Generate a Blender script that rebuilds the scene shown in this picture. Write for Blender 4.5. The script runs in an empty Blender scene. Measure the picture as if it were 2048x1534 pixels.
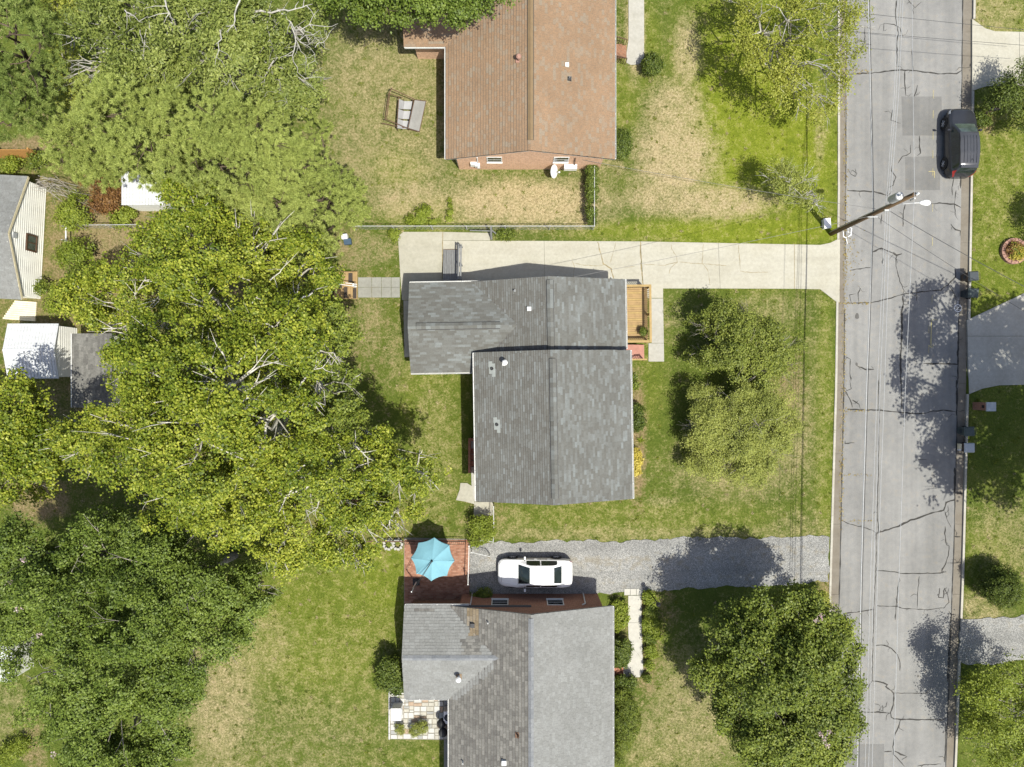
import bpy, math, random
import numpy as np

# ------------------------------------------------------------------ camera, world, sun, exposure
SC = bpy.context.scene
COL = SC.collection
F = 1419.0            # focal length in photo pixels
H = 47.0              # camera height above the lawn, metres
CX, CY = 1024.0, 767.0

cam = bpy.data.cameras.new('camera')
cam.sensor_width = 36.0
cam.lens = F * 36.0 / 2048.0
cam.clip_start = 0.5
cam.clip_end = 6000.0
cam_ob = bpy.data.objects.new('camera', cam)
cam_ob.location = (0, 0, H)
COL.objects.link(cam_ob)
SC.camera = cam_ob

SUN_DIR = np.array([0.29, -0.35, 1.0]); SUN_DIR /= np.linalg.norm(SUN_DIR)
SUN_EL = math.asin(SUN_DIR[2])
world = bpy.data.worlds.new('World'); SC.world = world
world.use_nodes = True
wn = world.node_tree.nodes; wl = world.node_tree.links
wn.clear()
sky = wn.new('ShaderNodeTexSky'); sky.sky_type = 'NISHITA'; sky.sun_disc = False
sky.sun_elevation = SUN_EL; sky.dust_density = 2.5; sky.ozone_density = 0.6
sky.sun_rotation = math.atan2(SUN_DIR[0], SUN_DIR[1])
bg = wn.new('ShaderNodeBackground'); bg.inputs['Strength'].default_value = 0.115
wo = wn.new('ShaderNodeOutputWorld')
wl.new(sky.outputs[0], bg.inputs[0]); wl.new(bg.outputs[0], wo.inputs[0])

sl = bpy.data.lights.new('sun', 'SUN'); sl.energy = 4.7; sl.angle = math.radians(0.53)
sl.color = (0.98, 0.955, 0.85)
sun_ob = bpy.data.objects.new('sun', sl)
from mathutils import Vector, Matrix
sun_ob.rotation_euler = Vector((float(SUN_DIR[0]), float(SUN_DIR[1]), float(SUN_DIR[2]))).to_track_quat('Z', 'Y').to_euler()
sun_ob.location = (10, -14, 60)
COL.objects.link(sun_ob)

SC.view_settings.view_transform = 'Standard'
SC.view_settings.look = 'None'
SC.view_settings.gamma = 1.0
SC.view_settings.use_curve_mapping = False
SC.view_settings.exposure = 0.60
SC.render.engine = 'CYCLES'

random.seed(7)
RNG = np.random.default_rng(11)

def P(px, py, z=0.0):
    """photo pixel -> world point on the level z"""
    return ((px - CX) / F * (H - z), -(py - CY) / F * (H - z), z)
def PX(px, z=0.0): return (px - CX) / F * (H - z)
def PY(py, z=0.0): return -(py - CY) / F * (H - z)

# ------------------------------------------------------------------ helpers
def tag(o, label=None, cat=None, group=None, kind=None):
    if label: o['label'] = label
    if cat: o['category'] = cat
    if group: o['group'] = group
    if kind: o['kind'] = kind
    return o

def empty(name, loc, label=None, cat=None, group=None, rz=0.0):
    o = bpy.data.objects.new(name, None)
    o.location = loc; o.rotation_euler = (0, 0, rz)
    o.empty_display_size = 0.2
    COL.objects.link(o)
    return tag(o, label, cat, group)

def root_of(o):
    while o.parent: o = o.parent
    return o

def link_mesh(name, me, mat, parent=None):
    o = bpy.data.objects.new(name, me)
    if mat is not None:
        for m in (mat if isinstance(mat, (list, tuple)) else [mat]): me.materials.append(m)
    COL.objects.link(o)
    if parent is not None: o.parent = parent
    return o

class MB:
    """collects faces in world coordinates (or the parent's own when local)"""
    def __init__(s): s.v = []; s.f = []; s.mi = []
    def add(s, vs, fs, mi=0):
        b = len(s.v); s.v.extend([tuple(map(float, p)) for p in vs])
        for f in fs: s.f.append(tuple(b + i for i in f)); s.mi.append(mi)
        return s
    def box(s, c, d, rz=0.0, mi=0, taper=1.0):
        hx, hy, hz = d[0] / 2, d[1] / 2, d[2] / 2
        cs, sn = math.cos(rz), math.sin(rz); vs = []
        for z, k in ((-hz, 1.0), (hz, taper)):
            for x, y in ((-hx, -hy), (hx, -hy), (hx, hy), (-hx, hy)):
                x *= k; y *= k
                vs.append((c[0] + x * cs - y * sn, c[1] + x * sn + y * cs, c[2] + z))
        return s.add(vs, [(3, 2, 1, 0), (4, 5, 6, 7), (0, 1, 5, 4), (1, 2, 6, 5), (2, 3, 7, 6), (3, 0, 4, 7)], mi)
    def bbox(s, x0, x1, y0, y1, z0, z1, mi=0):
        return s.box(((x0 + x1) / 2, (y0 + y1) / 2, (z0 + z1) / 2), (abs(x1 - x0), abs(y1 - y0), abs(z1 - z0)), 0, mi)
    def prism(s, poly, z0, z1, mi=0):
        n = len(poly)
        a = sum(poly[i][0] * poly[(i + 1) % n][1] - poly[(i + 1) % n][0] * poly[i][1] for i in range(n))
        if a < 0: poly = poly[::-1]
        zz0 = z0 if isinstance(z0, (list, tuple)) else [z0] * n
        zz1 = z1 if isinstance(z1, (list, tuple)) else [z1] * n
        vs = [(p[0], p[1], zz0[i]) for i, p in enumerate(poly)] + [(p[0], p[1], zz1[i]) for i, p in enumerate(poly)]
        fs = [tuple(range(n - 1, -1, -1)), tuple(range(n, 2 * n))]
        fs += [(i, (i + 1) % n, n + (i + 1) % n, n + i) for i in range(n)]
        return s.add(vs, fs, mi)
    def beam(s, a, b, w, h, mi=0):
        """rectangular bar between two points"""
        a = Vector(a); b = Vector(b); d = (b - a)
        if d.length < 1e-6: return s
        d.normalize()
        up = Vector((0, 0, 1)) if abs(d.z) < 0.95 else Vector((0, 1, 0))
        x = d.cross(up).normalized(); y = x.cross(d).normalized()
        vs = []
        for p in (a, b):
            for i, j in ((-1, -1), (1, -1), (1, 1), (-1, 1)):
                vs.append(p + x * (i * w / 2) + y * (j * h / 2))
        return s.add(vs, [(0, 1, 2, 3), (7, 6, 5, 4), (0, 4, 5, 1), (1, 5, 6, 2), (2, 6, 7, 3), (3, 7, 4, 0)], mi)
    def tube(s, pts, r, n=6, mi=0, cap=True):
        pts = [Vector(p) for p in pts]
        rr = r if isinstance(r, (list, tuple)) else [r] * len(pts)
        vs = []; prev = None
        for i, p in enumerate(pts):
            d = (pts[min(i + 1, len(pts) - 1)] - pts[max(i - 1, 0)])
            d = d.normalized() if d.length > 1e-9 else Vector((0, 0, 1))
            if prev is None:
                up = Vector((0, 0, 1)) if abs(d.z) < 0.9 else Vector((1, 0, 0))
                x = d.cross(up).normalized()
            else:
                x = (prev - d * prev.dot(d))
                x = x.normalized() if x.length > 1e-6 else d.orthogonal().normalized()
            prev = x; y = d.cross(x)
            for k in range(n):
                a = 2 * math.pi * k / n
                vs.append(p + (x * math.cos(a) + y * math.sin(a)) * rr[i])
        fs = []
        for i in range(len(pts) - 1):
            for k in range(n):
                k2 = (k + 1) % n
                fs.append((i * n + k, i * n + k2, (i + 1) * n + k2, (i + 1) * n + k))
        if cap:
            fs.append(tuple(range(n - 1, -1, -1))); b = (len(pts) - 1) * n
            fs.append(tuple(range(b, b + n)))
        return s.add(vs, fs, mi)
    def lathe(s, c, prof, n=16, mi=0, axis='Z', sx=1.0, sy=1.0):
        vs = []; fs = []
        for (r, h) in prof:
            for k in range(n):
                a = 2 * math.pi * k / n; u = r * math.cos(a) * sx; w = r * math.sin(a) * sy
                if axis == 'Z': vs.append((c[0] + u, c[1] + w, c[2] + h))
                elif axis == 'Y': vs.append((c[0] + u, c[1] + h, c[2] + w))
                else: vs.append((c[0] + h, c[1] + u, c[2] + w))
        for i in range(len(prof) - 1):
            for k in range(n):
                k2 = (k + 1) % n
                fs.append((i * n + k, i * n + k2, (i + 1) * n + k2, (i + 1) * n + k))
        fs.append(tuple(range(n - 1, -1, -1))); b = (len(prof) - 1) * n
        fs.append(tuple(range(b, b + n)))
        return s.add(vs, fs, mi)
    def build(s, name, mat, parent=None, local=False, smooth=False, kind=None):
        me = bpy.data.meshes.new(name)
        vs = s.v
        if parent is not None and not local:
            L = root_of(parent).location
            vs = [(p[0] - L[0], p[1] - L[1], p[2] - L[2]) for p in vs]
        me.from_pydata(vs, [], s.f)
        if any(s.mi): me.polygons.foreach_set('material_index', s.mi)
        if smooth: me.polygons.foreach_set('use_smooth', [True] * len(s.f))
        me.update()
        o = link_mesh(name, me, mat, parent)
        if kind: o['kind'] = kind
        return o

def np_mesh(name, verts, nper, mat, parent=None, face_attrs=None, point_attrs=None, kind=None, smooth=False):
    """verts (N*nper,3): independent nper-gons, quick; attributes by face"""
    verts = np.asarray(verts, dtype=np.float32).reshape(-1, 3)
    if parent is not None:
        L = root_of(parent).location
        verts = verts - np.array([L[0], L[1], L[2]], dtype=np.float32)
    nf = len(verts) // nper
    me = bpy.data.meshes.new(name)
    me.vertices.add(len(verts)); me.vertices.foreach_set('co', verts.ravel())
    me.loops.add(nf * nper); me.loops.foreach_set('vertex_index', np.arange(nf * nper, dtype=np.int32))
    me.polygons.add(nf)
    me.polygons.foreach_set('loop_start', np.arange(0, nf * nper, nper, dtype=np.int32))
    if smooth: me.polygons.foreach_set('use_smooth', np.ones(nf, dtype=bool))
    for k, a in (face_attrs or {}).items():
        at = me.attributes.new(k, 'FLOAT', 'FACE'); at.data.foreach_set('value', np.asarray(a, dtype=np.float32))
    for k, a in (point_attrs or {}).items():
        at = me.attributes.new(k, 'FLOAT', 'POINT'); at.data.foreach_set('value', np.asarray(a, dtype=np.float32))
    me.update(calc_edges=True)
    o = link_mesh(name, me, mat, parent)
    if kind: o['kind'] = kind
    return o

def copy_tree(o, parent=None):
    c = o.copy(); COL.objects.link(c); c.parent = parent
    for ch in o.children: copy_tree(ch, c)
    return c

# ------------------------------------------------------------------ materials
MATS = {}
def s2l(c):
    return tuple(((x / 255.0) / 12.92 if x / 255.0 <= 0.04045 else ((x / 255.0 + 0.055) / 1.055) ** 2.4) for x in c)

class NT:
    def __init__(s, name):
        s.m = bpy.data.materials.new(name); s.m.use_nodes = True
        s.n = s.m.node_tree.nodes; s.l = s.m.node_tree.links
        s.n.clear()
        s.out = s.n.new('ShaderNodeOutputMaterial')
        s.b = s.n.new('ShaderNodeBsdfPrincipled')
        s.l.new(s.b.outputs[0], s.out.inputs['Surface'])
    def pos(s, obj=False):
        if obj:
            t = s.n.new('ShaderNodeTexCoord'); return t.outputs['Object']
        g = s.n.new('ShaderNodeNewGeometry'); return g.outputs['Position']
    def attr(s, name):
        a = s.n.new('ShaderNodeAttribute'); a.attribute_name = name; return a.outputs['Fac']
    def noise(s, vec, scale, detail=3.0, rough=0.55, dist=0.0):
        t = s.n.new('ShaderNodeTexNoise'); t.inputs['Scale'].default_value = scale
        t.inputs['Detail'].default_value = detail; t.inputs['Roughness'].default_value = rough
        t.inputs['Distortion'].default_value = dist
        if vec is not None: s.l.new(vec, t.inputs['Vector'])
        return t.outputs['Fac']
    def white(s, vec):
        t = s.n.new('ShaderNodeTexWhiteNoise'); s.l.new(vec, t.inputs['Vector']); return t.outputs['Value']
    def mapping(s, vec, scale=(1, 1, 1), rot=(0, 0, 0), loc=(0, 0, 0)):
        m = s.n.new('ShaderNodeMapping'); m.inputs['Scale'].default_value = scale
        m.inputs['Rotation'].default_value = rot; m.inputs['Location'].default_value = loc
        s.l.new(vec, m.inputs['Vector']); return m.outputs[0]
    def math(s, op, a, b=None, c=None, clamp=False):
        t = s.n.new('ShaderNodeMath'); t.operation = op; t.use_clamp = clamp
        for i, x in enumerate((a, b, c)):
            if x is None: continue
            if isinstance(x, (int, float)): t.inputs[i].default_value = x
            else: s.l.new(x, t.inputs[i])
        return t.outputs[0]
    def rng(s, v, a, b, c=0.0, d=1.0, smooth=False):
        t = s.n.new('ShaderNodeMapRange'); t.clamp = True
        if smooth: t.interpolation_type = 'SMOOTHSTEP'
        t.inputs['From Min'].default_value = a; t.inputs['From Max'].default_value = b
        t.inputs['To Min'].default_value = c; t.inputs['To Max'].default_value = d
        s.l.new(v, t.inputs['Value']); return t.outputs[0]
    def mix(s, fac, a, b, mode='MIX'):
        t = s.n.new('ShaderNodeMix'); t.data_type = 'RGBA'; t.blend_type = mode
        if isinstance(fac, (int, float)): t.inputs[0].default_value = fac
        else: s.l.new(fac, t.inputs[0])
        for i, x in ((6, a), (7, b)):
            if isinstance(x, (tuple, list)): t.inputs[i].default_value = (x[0], x[1], x[2], 1)
            else: s.l.new(x, t.inputs[i])
        return t.outputs[2]
    def ramp(s, fac, stops, interp='LINEAR'):
        t = s.n.new('ShaderNodeValToRGB'); t.color_ramp.interpolation = interp
        e = t.color_ramp.elements
        while len(e) < len(stops): e.new(0.5)
        for i, (p, c) in enumerate(stops):
            e[i].position = p; e[i].color = (c[0], c[1], c[2], 1)
        s.l.new(fac, t.inputs[0]); return t.outputs[0]
    def scale_col(s, col, k):
        t = s.n.new('ShaderNodeVectorMath'); t.operation = 'SCALE'
        s.l.new(col, t.inputs[0])
        if isinstance(k, (int, float)): t.inputs['Scale'].default_value = k
        else: s.l.new(k, t.inputs['Scale'])
        return t.outputs[0]
    def bump(s, h, strength=0.3, dist=0.02):
        t = s.n.new('ShaderNodeBump'); t.inputs['Strength'].default_value = strength
        t.inputs['Distance'].default_value = dist
        s.l.new(h, t.inputs['Height']); s.l.new(t.outputs[0], s.b.inputs['Normal'])
    def fin(s, col=None, rough=0.8, metal=0.0, spec=0.3):
        if col is not None:
            if isinstance(col, (tuple, list)): s.b.inputs['Base Color'].default_value = (col[0], col[1], col[2], 1)
            else: s.l.new(col, s.b.inputs['Base Color'])
        if isinstance(rough, (int, float)): s.b.inputs['Roughness'].default_value = rough
        else: s.l.new(rough, s.b.inputs['Roughness'])
        s.b.inputs['Metallic'].default_value = metal
        s.b.inputs['Specular IOR Level'].default_value = spec
        MATS[s.m.name] = s.m
        return s.m

def plain(name, c, rough=0.7, metal=0.0, var=0.15, scale=6.0, spec=0.3, bump=0.0, bscale=40.0, world=False, streak=None):
    """one colour with soft grain and wear"""
    t = NT(name); p = t.pos(obj=not world)
    if streak: p2 = t.mapping(p, scale=streak)
    else: p2 = p
    n1 = t.noise(p2, scale, 4.0, 0.6); n2 = t.noise(p, scale * 9.0, 2.0)
    k = t.math('ADD', t.rng(n1, 0.25, 0.75, 1 - var, 1 + var), t.rng(n2, 0.3, 0.7, -var * 0.4, var * 0.4))
    rgb = t.n.new('ShaderNodeRGB'); rgb.outputs[0].default_value = (c[0], c[1], c[2], 1)
    col = t.scale_col(rgb.outputs[0], k)
    if bump: t.bump(t.noise(p, bscale, 3.0), bump, 0.02)
    return t.fin(col, rough, metal, spec)

def m_ground():
    t = NT('lawn_turf'); p = t.pos()
    dry, dirt, lush, rnd = t.attr('dry'), t.attr('dirt'), t.attr('lush'), t.attr('rnd')
    nA = t.noise(p, 0.35, 4.0, 0.6); nB = t.noise(p, 1.6, 5.0, 0.65); nC = t.noise(p, 7.0, 4.0, 0.65); nD = t.noise(p, 28.0, 3.0, 0.7)
    pert = t.math('ADD', t.math('MULTIPLY', t.math('SUBTRACT', nB, 0.5), 1.5), t.math('MULTIPLY', t.math('SUBTRACT', nC, 0.5), 1.0))
    pert = t.math('ADD', pert, t.math('MULTIPLY', t.math('SUBTRACT', nD, 0.5), 0.75))
    fd = t.rng(t.math('ADD', dry, t.math('MULTIPLY', pert, 0.95)), 0.12, 1.0, 0, 1)
    fl = t.rng(t.math('ADD', lush, t.math('MULTIPLY', pert, 0.6)), 0.05, 0.95, 0, 1)
    fr = t.rng(t.math('ADD', dirt, t.math('MULTIPLY', pert, 0.9)), 0.25, 0.9, 0, 1)
    dull = t.ramp(t.math('ADD', t.math('MULTIPLY', nA, 0.5), t.math('MULTIPLY', nC, 0.5)),
                  [(0.30, (0.050, 0.078, 0.011)), (0.5, (0.080, 0.106, 0.017)), (0.70, (0.122, 0.132, 0.032))])
    lushc = t.ramp(nB, [(0.3, (0.118, 0.150, 0.012)), (0.55, (0.155, 0.184, 0.016)), (0.75, (0.195, 0.210, 0.026))])
    dryc = t.ramp(nC, [(0.3, (0.21, 0.168, 0.085)), (0.5, (0.315, 0.255, 0.140)), (0.72, (0.42, 0.345, 0.21))])
    dirtc = t.ramp(nC, [(0.3, (0.125, 0.092, 0.046)), (0.5, (0.20, 0.148, 0.078)), (0.72, (0.28, 0.215, 0.125))])
    c = t.mix(fl, dull, lushc); c = t.mix(fd, c, dryc); c = t.mix(fr, c, dirtc)
    k = t.math('MULTIPLY', t.rng(nD, 0.28, 0.72, 0.78, 1.2), t.rng(rnd, 0, 1, 0.55, 1.45))
    c = t.scale_col(c, k)
    t.bump(t.math('ADD', nC, nD), 0.75, 0.05)
    return t.fin(c, 0.95, 0, 0.1)

def m_asphalt(name, base, tint=1.0):
    t = NT(name); p = t.pos()
    n1 = t.noise(p, 0.22, 5.0, 0.6); n2 = t.noise(p, 3.0, 5.0, 0.65); n3 = t.noise(p, 60.0, 2.0, 0.7); n4 = t.noise(t.mapping(p, (1.6, 0.06, 1)), 1.0, 3.0)
    k = t.math('MULTIPLY', t.rng(n1, 0.3, 0.7, 0.84, 1.10), t.rng(n2, 0.3, 0.7, 0.90, 1.09))
    k = t.math('MULTIPLY', k, t.rng(n3, 0.3, 0.7, 0.72, 1.28)); k = t.math('MULTIPLY', k, t.rng(n4, 0.3, 0.7, 0.88, 1.09))
    col = t.mix(t.rng(n2, 0.55, 0.75), (base, base * 0.985, base * 0.95), (base * 1.02, base * 0.93, base * 0.80))
    col = t.scale_col(col, k)
    t.bump(n3, 0.5, 0.012)
    return t.fin(col, 0.92, 0, 0.2)

def m_concrete(name, c, stain=(0.30, 0.26, 0.18), amount=0.5):
    t = NT(name); p = t.pos()
    n1 = t.noise(p, 0.7, 5.0, 0.62); n2 = t.noise(p, 5.0, 5.0, 0.65); n3 = t.noise(p, 45.0, 2.0)
    k = t.math('MULTIPLY', t.rng(n2, 0.3, 0.7, 0.90, 1.07), t.rng(n3, 0.3, 0.7, 0.92, 1.08))
    nt = t.noise(t.mapping(p, (.07, 1.3, 1)), 1.0, 3.0)
    col = t.mix(t.rng(n1, 0.42, 0.74, 0, amount), c, stain)
    k = t.math('MULTIPLY', k, t.rng(nt, 0.35, 0.65, 0.93, 1.03))
    col = t.scale_col(col, k)
    t.bump(t.math('ADD', n3, n2), 0.25, 0.01)
    return t.fin(col, 0.9, 0, 0.25)

def m_gravel():
    t = NT('grey_gravel'); p = t.pos()
    v = t.n.new('ShaderNodeTexVoronoi'); v.inputs['Scale'].default_value = 24.0; t.l.new(p, v.inputs['Vector'])
    v2 = t.n.new('ShaderNodeTexVoronoi'); v2.inputs['Scale'].default_value = 48.0; t.l.new(p, v2.inputs['Vector'])
    w = t.math('ADD', t.math('MULTIPLY', t.white(v.outputs['Position']), 0.55), t.math('MULTIPLY', t.white(v2.outputs['Position']), 0.45))
    n1 = t.noise(p, 0.5, 4.0)
    col = t.ramp(w, [(0.05, (0.105, 0.105, 0.102)), (0.35, (0.212, 0.211, 0.203)), (0.65, (0.305, 0.301, 0.287)), (0.95, (0.47, 0.46, 0.43))])
    nt = t.noise(t.mapping(p, (.05, 1.15, 1)), 1.0, 3.0)
    col = t.scale_col(col, t.math('MULTIPLY', t.rng(n1, 0.3, 0.7, 0.84, 1.12), t.rng(nt, 0.35, 0.65, 0.84, 1.1)))
    col = t.mix(t.rng(t.math('ADD', nt, t.noise(p, 2.2, 4.0)), 1.06, 1.25, 0, 0.45), col, (0.20, 0.165, 0.10))
    t.bump(t.math('ADD', v.outputs['Distance'], v2.outputs['Distance']), 0.8, 0.03)
    return t.fin(col, 0.9, 0, 0.25)

def m_shingle(name, stops, speck, courses=None):
    """per-tab tone comes from the tab's own attribute; granules from fine noise"""
    t = NT(name); p = t.pos(obj=True)
    rnd = t.attr('rnd'); n1 = t.noise(p, 0.45, 4.0, 0.6); n2 = t.noise(p, 9.0, 4.0, 0.7); n3 = t.noise(p, 55.0, 2.0, 0.7)
    f = t.math('ADD', t.math('MULTIPLY', rnd, 0.75), t.math('MULTIPLY', n1, 0.25))
    col = t.ramp(f, stops)
    k = t.math('MULTIPLY', t.rng(n2, 0.3, 0.7, 1 - speck, 1 + speck), t.rng(n3, 0.3, 0.7, 0.82, 1.18))
    k = t.math('MULTIPLY', k, t.rng(n1, 0.3, 0.7, 0.93, 1.07))
    col = t.scale_col(col, k)
    t.bump(n3, 0.4, 0.01)
    return t.fin(col, 0.93, 0, 0.15)

def m_shingle_mix(name, c1, c2, c3, speck):
    """brown roof: warm granules with scattered blue-grey ones"""
    t = NT(name); p = t.pos(obj=True)
    rnd = t.attr('rnd'); n1 = t.noise(p, 0.4, 4.0, 0.6); n2 = t.noise(t.mapping(p, (11.0, 16.0, 11.0)), 1.0, 3.0, 0.75); n3 = t.noise(p, 40.0, 2.0, 0.7)
    col = t.mix(t.rng(n2, 0.42, 0.62), c1, c2)
    col = t.mix(t.rng(t.math('ADD', rnd, t.math('MULTIPLY', n3, 0.6)), 0.85, 1.35, 0, 0.6), col, c3)
    k = t.math('MULTIPLY', t.rng(n3, 0.3, 0.7, 0.78, 1.22), t.rng(rnd, 0, 1, 0.95, 1.05))
    k = t.math('MULTIPLY', k, t.rng(n1, 0.3, 0.7, 0.9, 1.08))
    col = t.scale_col(col, k)
    t.bump(n3, 0.4, 0.01)
    return t.fin(col, 0.93, 0, 0.15)

def m_leaf(name, dark, mid, light, trans=0.35, rough=0.5):
    t = NT(name); p = t.pos(obj=True)
    rnd, cl = t.attr('rnd'), t.attr('clump')
    n1 = t.noise(p, 0.55, 3.0)
    f = t.math('ADD', t.math('MULTIPLY', rnd, 0.45), t.math('MULTIPLY', cl, 0.3))
    f = t.math('ADD', f, t.math('MULTIPLY', n1, 0.25))
    col = t.ramp(f, [(0.22, dark), (0.5, mid), (0.8, light)])
    t.l.new(col, t.b.inputs['Base Color'])
    t.b.inputs['Roughness'].default_value = rough
    t.b.inputs['Specular IOR Level'].default_value = 0.25
    tr = t.n.new('ShaderNodeBsdfTranslucent')
    tc = t.mix(0.6, col, (light[0] * 1.25, light[1] * 1.2, light[2] * 0.7))
    t.l.new(tc, tr.inputs['Color'])
    ms = t.n.new('ShaderNodeMixShader'); ms.inputs[0].default_value = trans
    t.l.new(t.b.outputs[0], ms.inputs[1]); t.l.new(tr.outputs[0], ms.inputs[2])
    t.l.new(ms.outputs[0], t.out.inputs['Surface'])
    MATS[name] = t.m
    return t.m

def m_bark(name, c1, c2):
    t = NT(name); p = t.pos(obj=True)
    n = t.noise(p, 3.0, 5.0, 0.7); n2 = t.noise(p, 18.0, 3.0)
    col = t.mix(t.rng(n, 0.42, 0.6), c1, c2)
    col = t.scale_col(col, t.rng(n2, 0.3, 0.7, 0.8, 1.2))
    t.bump(n2, 0.5, 0.02)
    return t.fin(col, 0.9, 0, 0.15)

def m_brick(name, c1, c2, mortar, scale=4.5):
    t = NT(name)
    tc = t.n.new('ShaderNodeTexCoord'); g = t.n.new('ShaderNodeNewGeometry')
    sx = t.n.new('ShaderNodeSeparateXYZ'); t.l.new(g.outputs['Position'], sx.inputs[0])
    cb = t.n.new('ShaderNodeCombineXYZ')
    t.l.new(t.math('ADD', sx.outputs[0], sx.outputs[1]), cb.inputs[0]); t.l.new(sx.outputs[2], cb.inputs[1])
    b = t.n.new('ShaderNodeTexBrick'); b.inputs['Scale'].default_value = scale
    b.inputs['Color1'].default_value = (*c1, 1); b.inputs['Color2'].default_value = (*c2, 1); b.inputs['Mortar'].default_value = (*mortar, 1)
    b.inputs['Mortar Size'].default_value = 0.03; b.inputs['Brick Width'].default_value = 1.0; b.inputs['Row Height'].default_value = 0.34
    t.l.new(cb.outputs[0], b.inputs['Vector'])
    n = t.noise(g.outputs['Position'], 9.0, 4.0)
    col = t.scale_col(b.outputs['Color'], t.rng(n, 0.3, 0.7, 0.8, 1.2))
    t.bump(b.outputs['Fac'], -0.4, 0.01)
    return t.fin(col, 0.9, 0, 0.2)

def m_glass(name, c=(0.02, 0.028, 0.03), rough=0.06):
    t = NT(name); p = t.pos(obj=True)
    n = t.noise(p, 3.0, 2.0)
    col = t.mix(t.rng(n, 0.35, 0.65), c, tuple(x * 1.7 for x in c))
    return t.fin(col, rough, 0, 0.6)

m_ground()
m_asphalt('asphalt', 0.195); m_asphalt('asphalt_patch', 0.150)
m_concrete('gutter_concrete', (0.168, 0.150, 0.124), (0.125, 0.102, 0.075), 0.6)
m_concrete('kerb_concrete', (0.361, 0.344, 0.301), (0.258, 0.232, 0.181), 0.7)
m_concrete('drive_concrete', (0.354, 0.337, 0.281), (0.294, 0.274, 0.213), 0.6)
m_concrete('pad_concrete', (0.325, 0.31, 0.255), (0.25, 0.235, 0.18), 0.6)
m_concrete('walk_concrete', (0.340, 0.329, 0.294), (0.258, 0.244, 0.202), 0.6)
m_concrete('white_walk', (0.389, 0.377, 0.339), (0.389, 0.364, 0.315), 0.5)
m_concrete('paver_concrete', (0.24, 0.238, 0.212), (0.18, 0.172, 0.138), 0.6)
m_gravel()
plain('crack_tar', (0.032, 0.03, 0.027), 0.8, world=True, var=0.35, scale=3.0)
plain('crack_dirt', (0.216, 0.176, 0.101), 0.95, world=True, var=0.4, scale=8.0)
plain('white_marking', (0.62, 0.63, 0.64), 0.8, world=True, var=0.3, scale=12.0)
plain('yellow_marking', (0.50, 0.42, 0.16), 0.85, world=True, var=0.3, scale=12.0)
m_shingle('grey_shingle', [(0.10, (0.100, 0.098, 0.089)), (0.45, (0.117, 0.118, 0.110)), (0.72, (0.131, 0.135, 0.129)), (0.93, (0.160, 0.173, 0.171))], 0.08)
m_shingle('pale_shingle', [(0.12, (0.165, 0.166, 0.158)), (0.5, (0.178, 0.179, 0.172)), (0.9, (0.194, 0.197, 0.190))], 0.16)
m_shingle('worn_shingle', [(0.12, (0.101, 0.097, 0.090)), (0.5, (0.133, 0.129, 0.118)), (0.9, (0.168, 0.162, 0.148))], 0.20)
m_shingle('tan_shingle', [(0.12, (0.14, 0.11, 0.07)), (0.5, (0.19, 0.15, 0.10)), (0.9, (0.21, 0.195, 0.17))], 0.15)
m_shingle_mix('brown_shingle', (0.244, 0.157, 0.096), (0.183, 0.131, 0.088), (0.183, 0.172, 0.140), 0.2)
plain('course_dirt_shade', (0.085, 0.072, 0.062), 0.95, var=0.3, scale=3.0)  # dirt lines between courses; on the grey house, shingle-edge shade painted dark
m_shingle('ridge_blue', [(0.12, (0.142, 0.149, 0.159)), (0.5, (0.166, 0.172, 0.181)), (0.9, (0.190, 0.195, 0.202))], 0.12)
plain('oil_stain', (0.10, 0.096, 0.09), 0.9, var=0.25, scale=4.0, world=True)
plain('ridge_tan', (0.17, 0.118, 0.065), 0.85, var=0.12, scale=2.0)
plain('flash_grey', (0.235, 0.25, 0.24), 0.9, var=0.1)
plain('roof_felt', (0.09, 0.088, 0.085), 0.95, var=0.1)
plain('white_gutter', (0.56, 0.56, 0.545), 0.45, var=0.10, scale=3.0)
plain('white_paint', (0.562, 0.562, 0.546), 0.55, var=0.10, scale=4.0)
plain('white_plastic', (0.645, 0.645, 0.636), 0.4, var=0.08, scale=5.0)
plain('white_siding', (0.72, 0.71, 0.66), 0.6, var=0.10, scale=1.5)
plain('white_metal_roof', (0.474, 0.482, 0.490), 0.4, var=0.14, scale=1.2, streak=(1, 6, 1))
m_brick('salmon_brick', (0.56, 0.34, 0.22), (0.48, 0.28, 0.18), (0.58, 0.47, 0.36))
m_brick('red_brick', (0.29, 0.13, 0.08), (0.24, 0.10, 0.062), (0.30, 0.24, 0.19))
m_brick('brown_brick', (0.24, 0.125, 0.075), (0.18, 0.09, 0.055), (0.27, 0.21, 0.16))
plain('cedar_wood', (0.285, 0.189, 0.085), 0.7, var=0.2, scale=3.0, streak=(1, 1, 1))
plain('yellow_wood', (0.297, 0.206, 0.082), 0.7, var=0.18, scale=3.0)
plain('orange_fence', (0.46, 0.24, 0.075), 0.75, var=0.18, scale=3.0)
plain('weathered_wood', (0.165, 0.167, 0.168), 0.85, var=0.25, scale=2.5, streak=(6, 1, 1))
plain('cream_wood', (0.62, 0.55, 0.38), 0.75, var=0.15, scale=3.0)
plain('old_wood', (0.17, 0.12, 0.075), 0.85, var=0.3, scale=4.0)
plain('pole_wood', (0.115, 0.075, 0.04), 0.85, var=0.3, scale=3.0, streak=(6, 6, 1))
plain('galvanised', (0.42, 0.43, 0.43), 0.45, 0.6, var=0.15)
plain('pale_metal', (0.418, 0.421, 0.418), 0.5, 0.2, var=0.15)
plain('wire_metal', (0.416, 0.416, 0.416), 0.5, 0.3, var=0.15)
plain('wire_mid', (0.16, 0.155, 0.15), 0.6, 0.1, var=0.3)
plain('wire_dark', (0.05, 0.05, 0.05), 0.6, 0.0, var=0.2)
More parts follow.
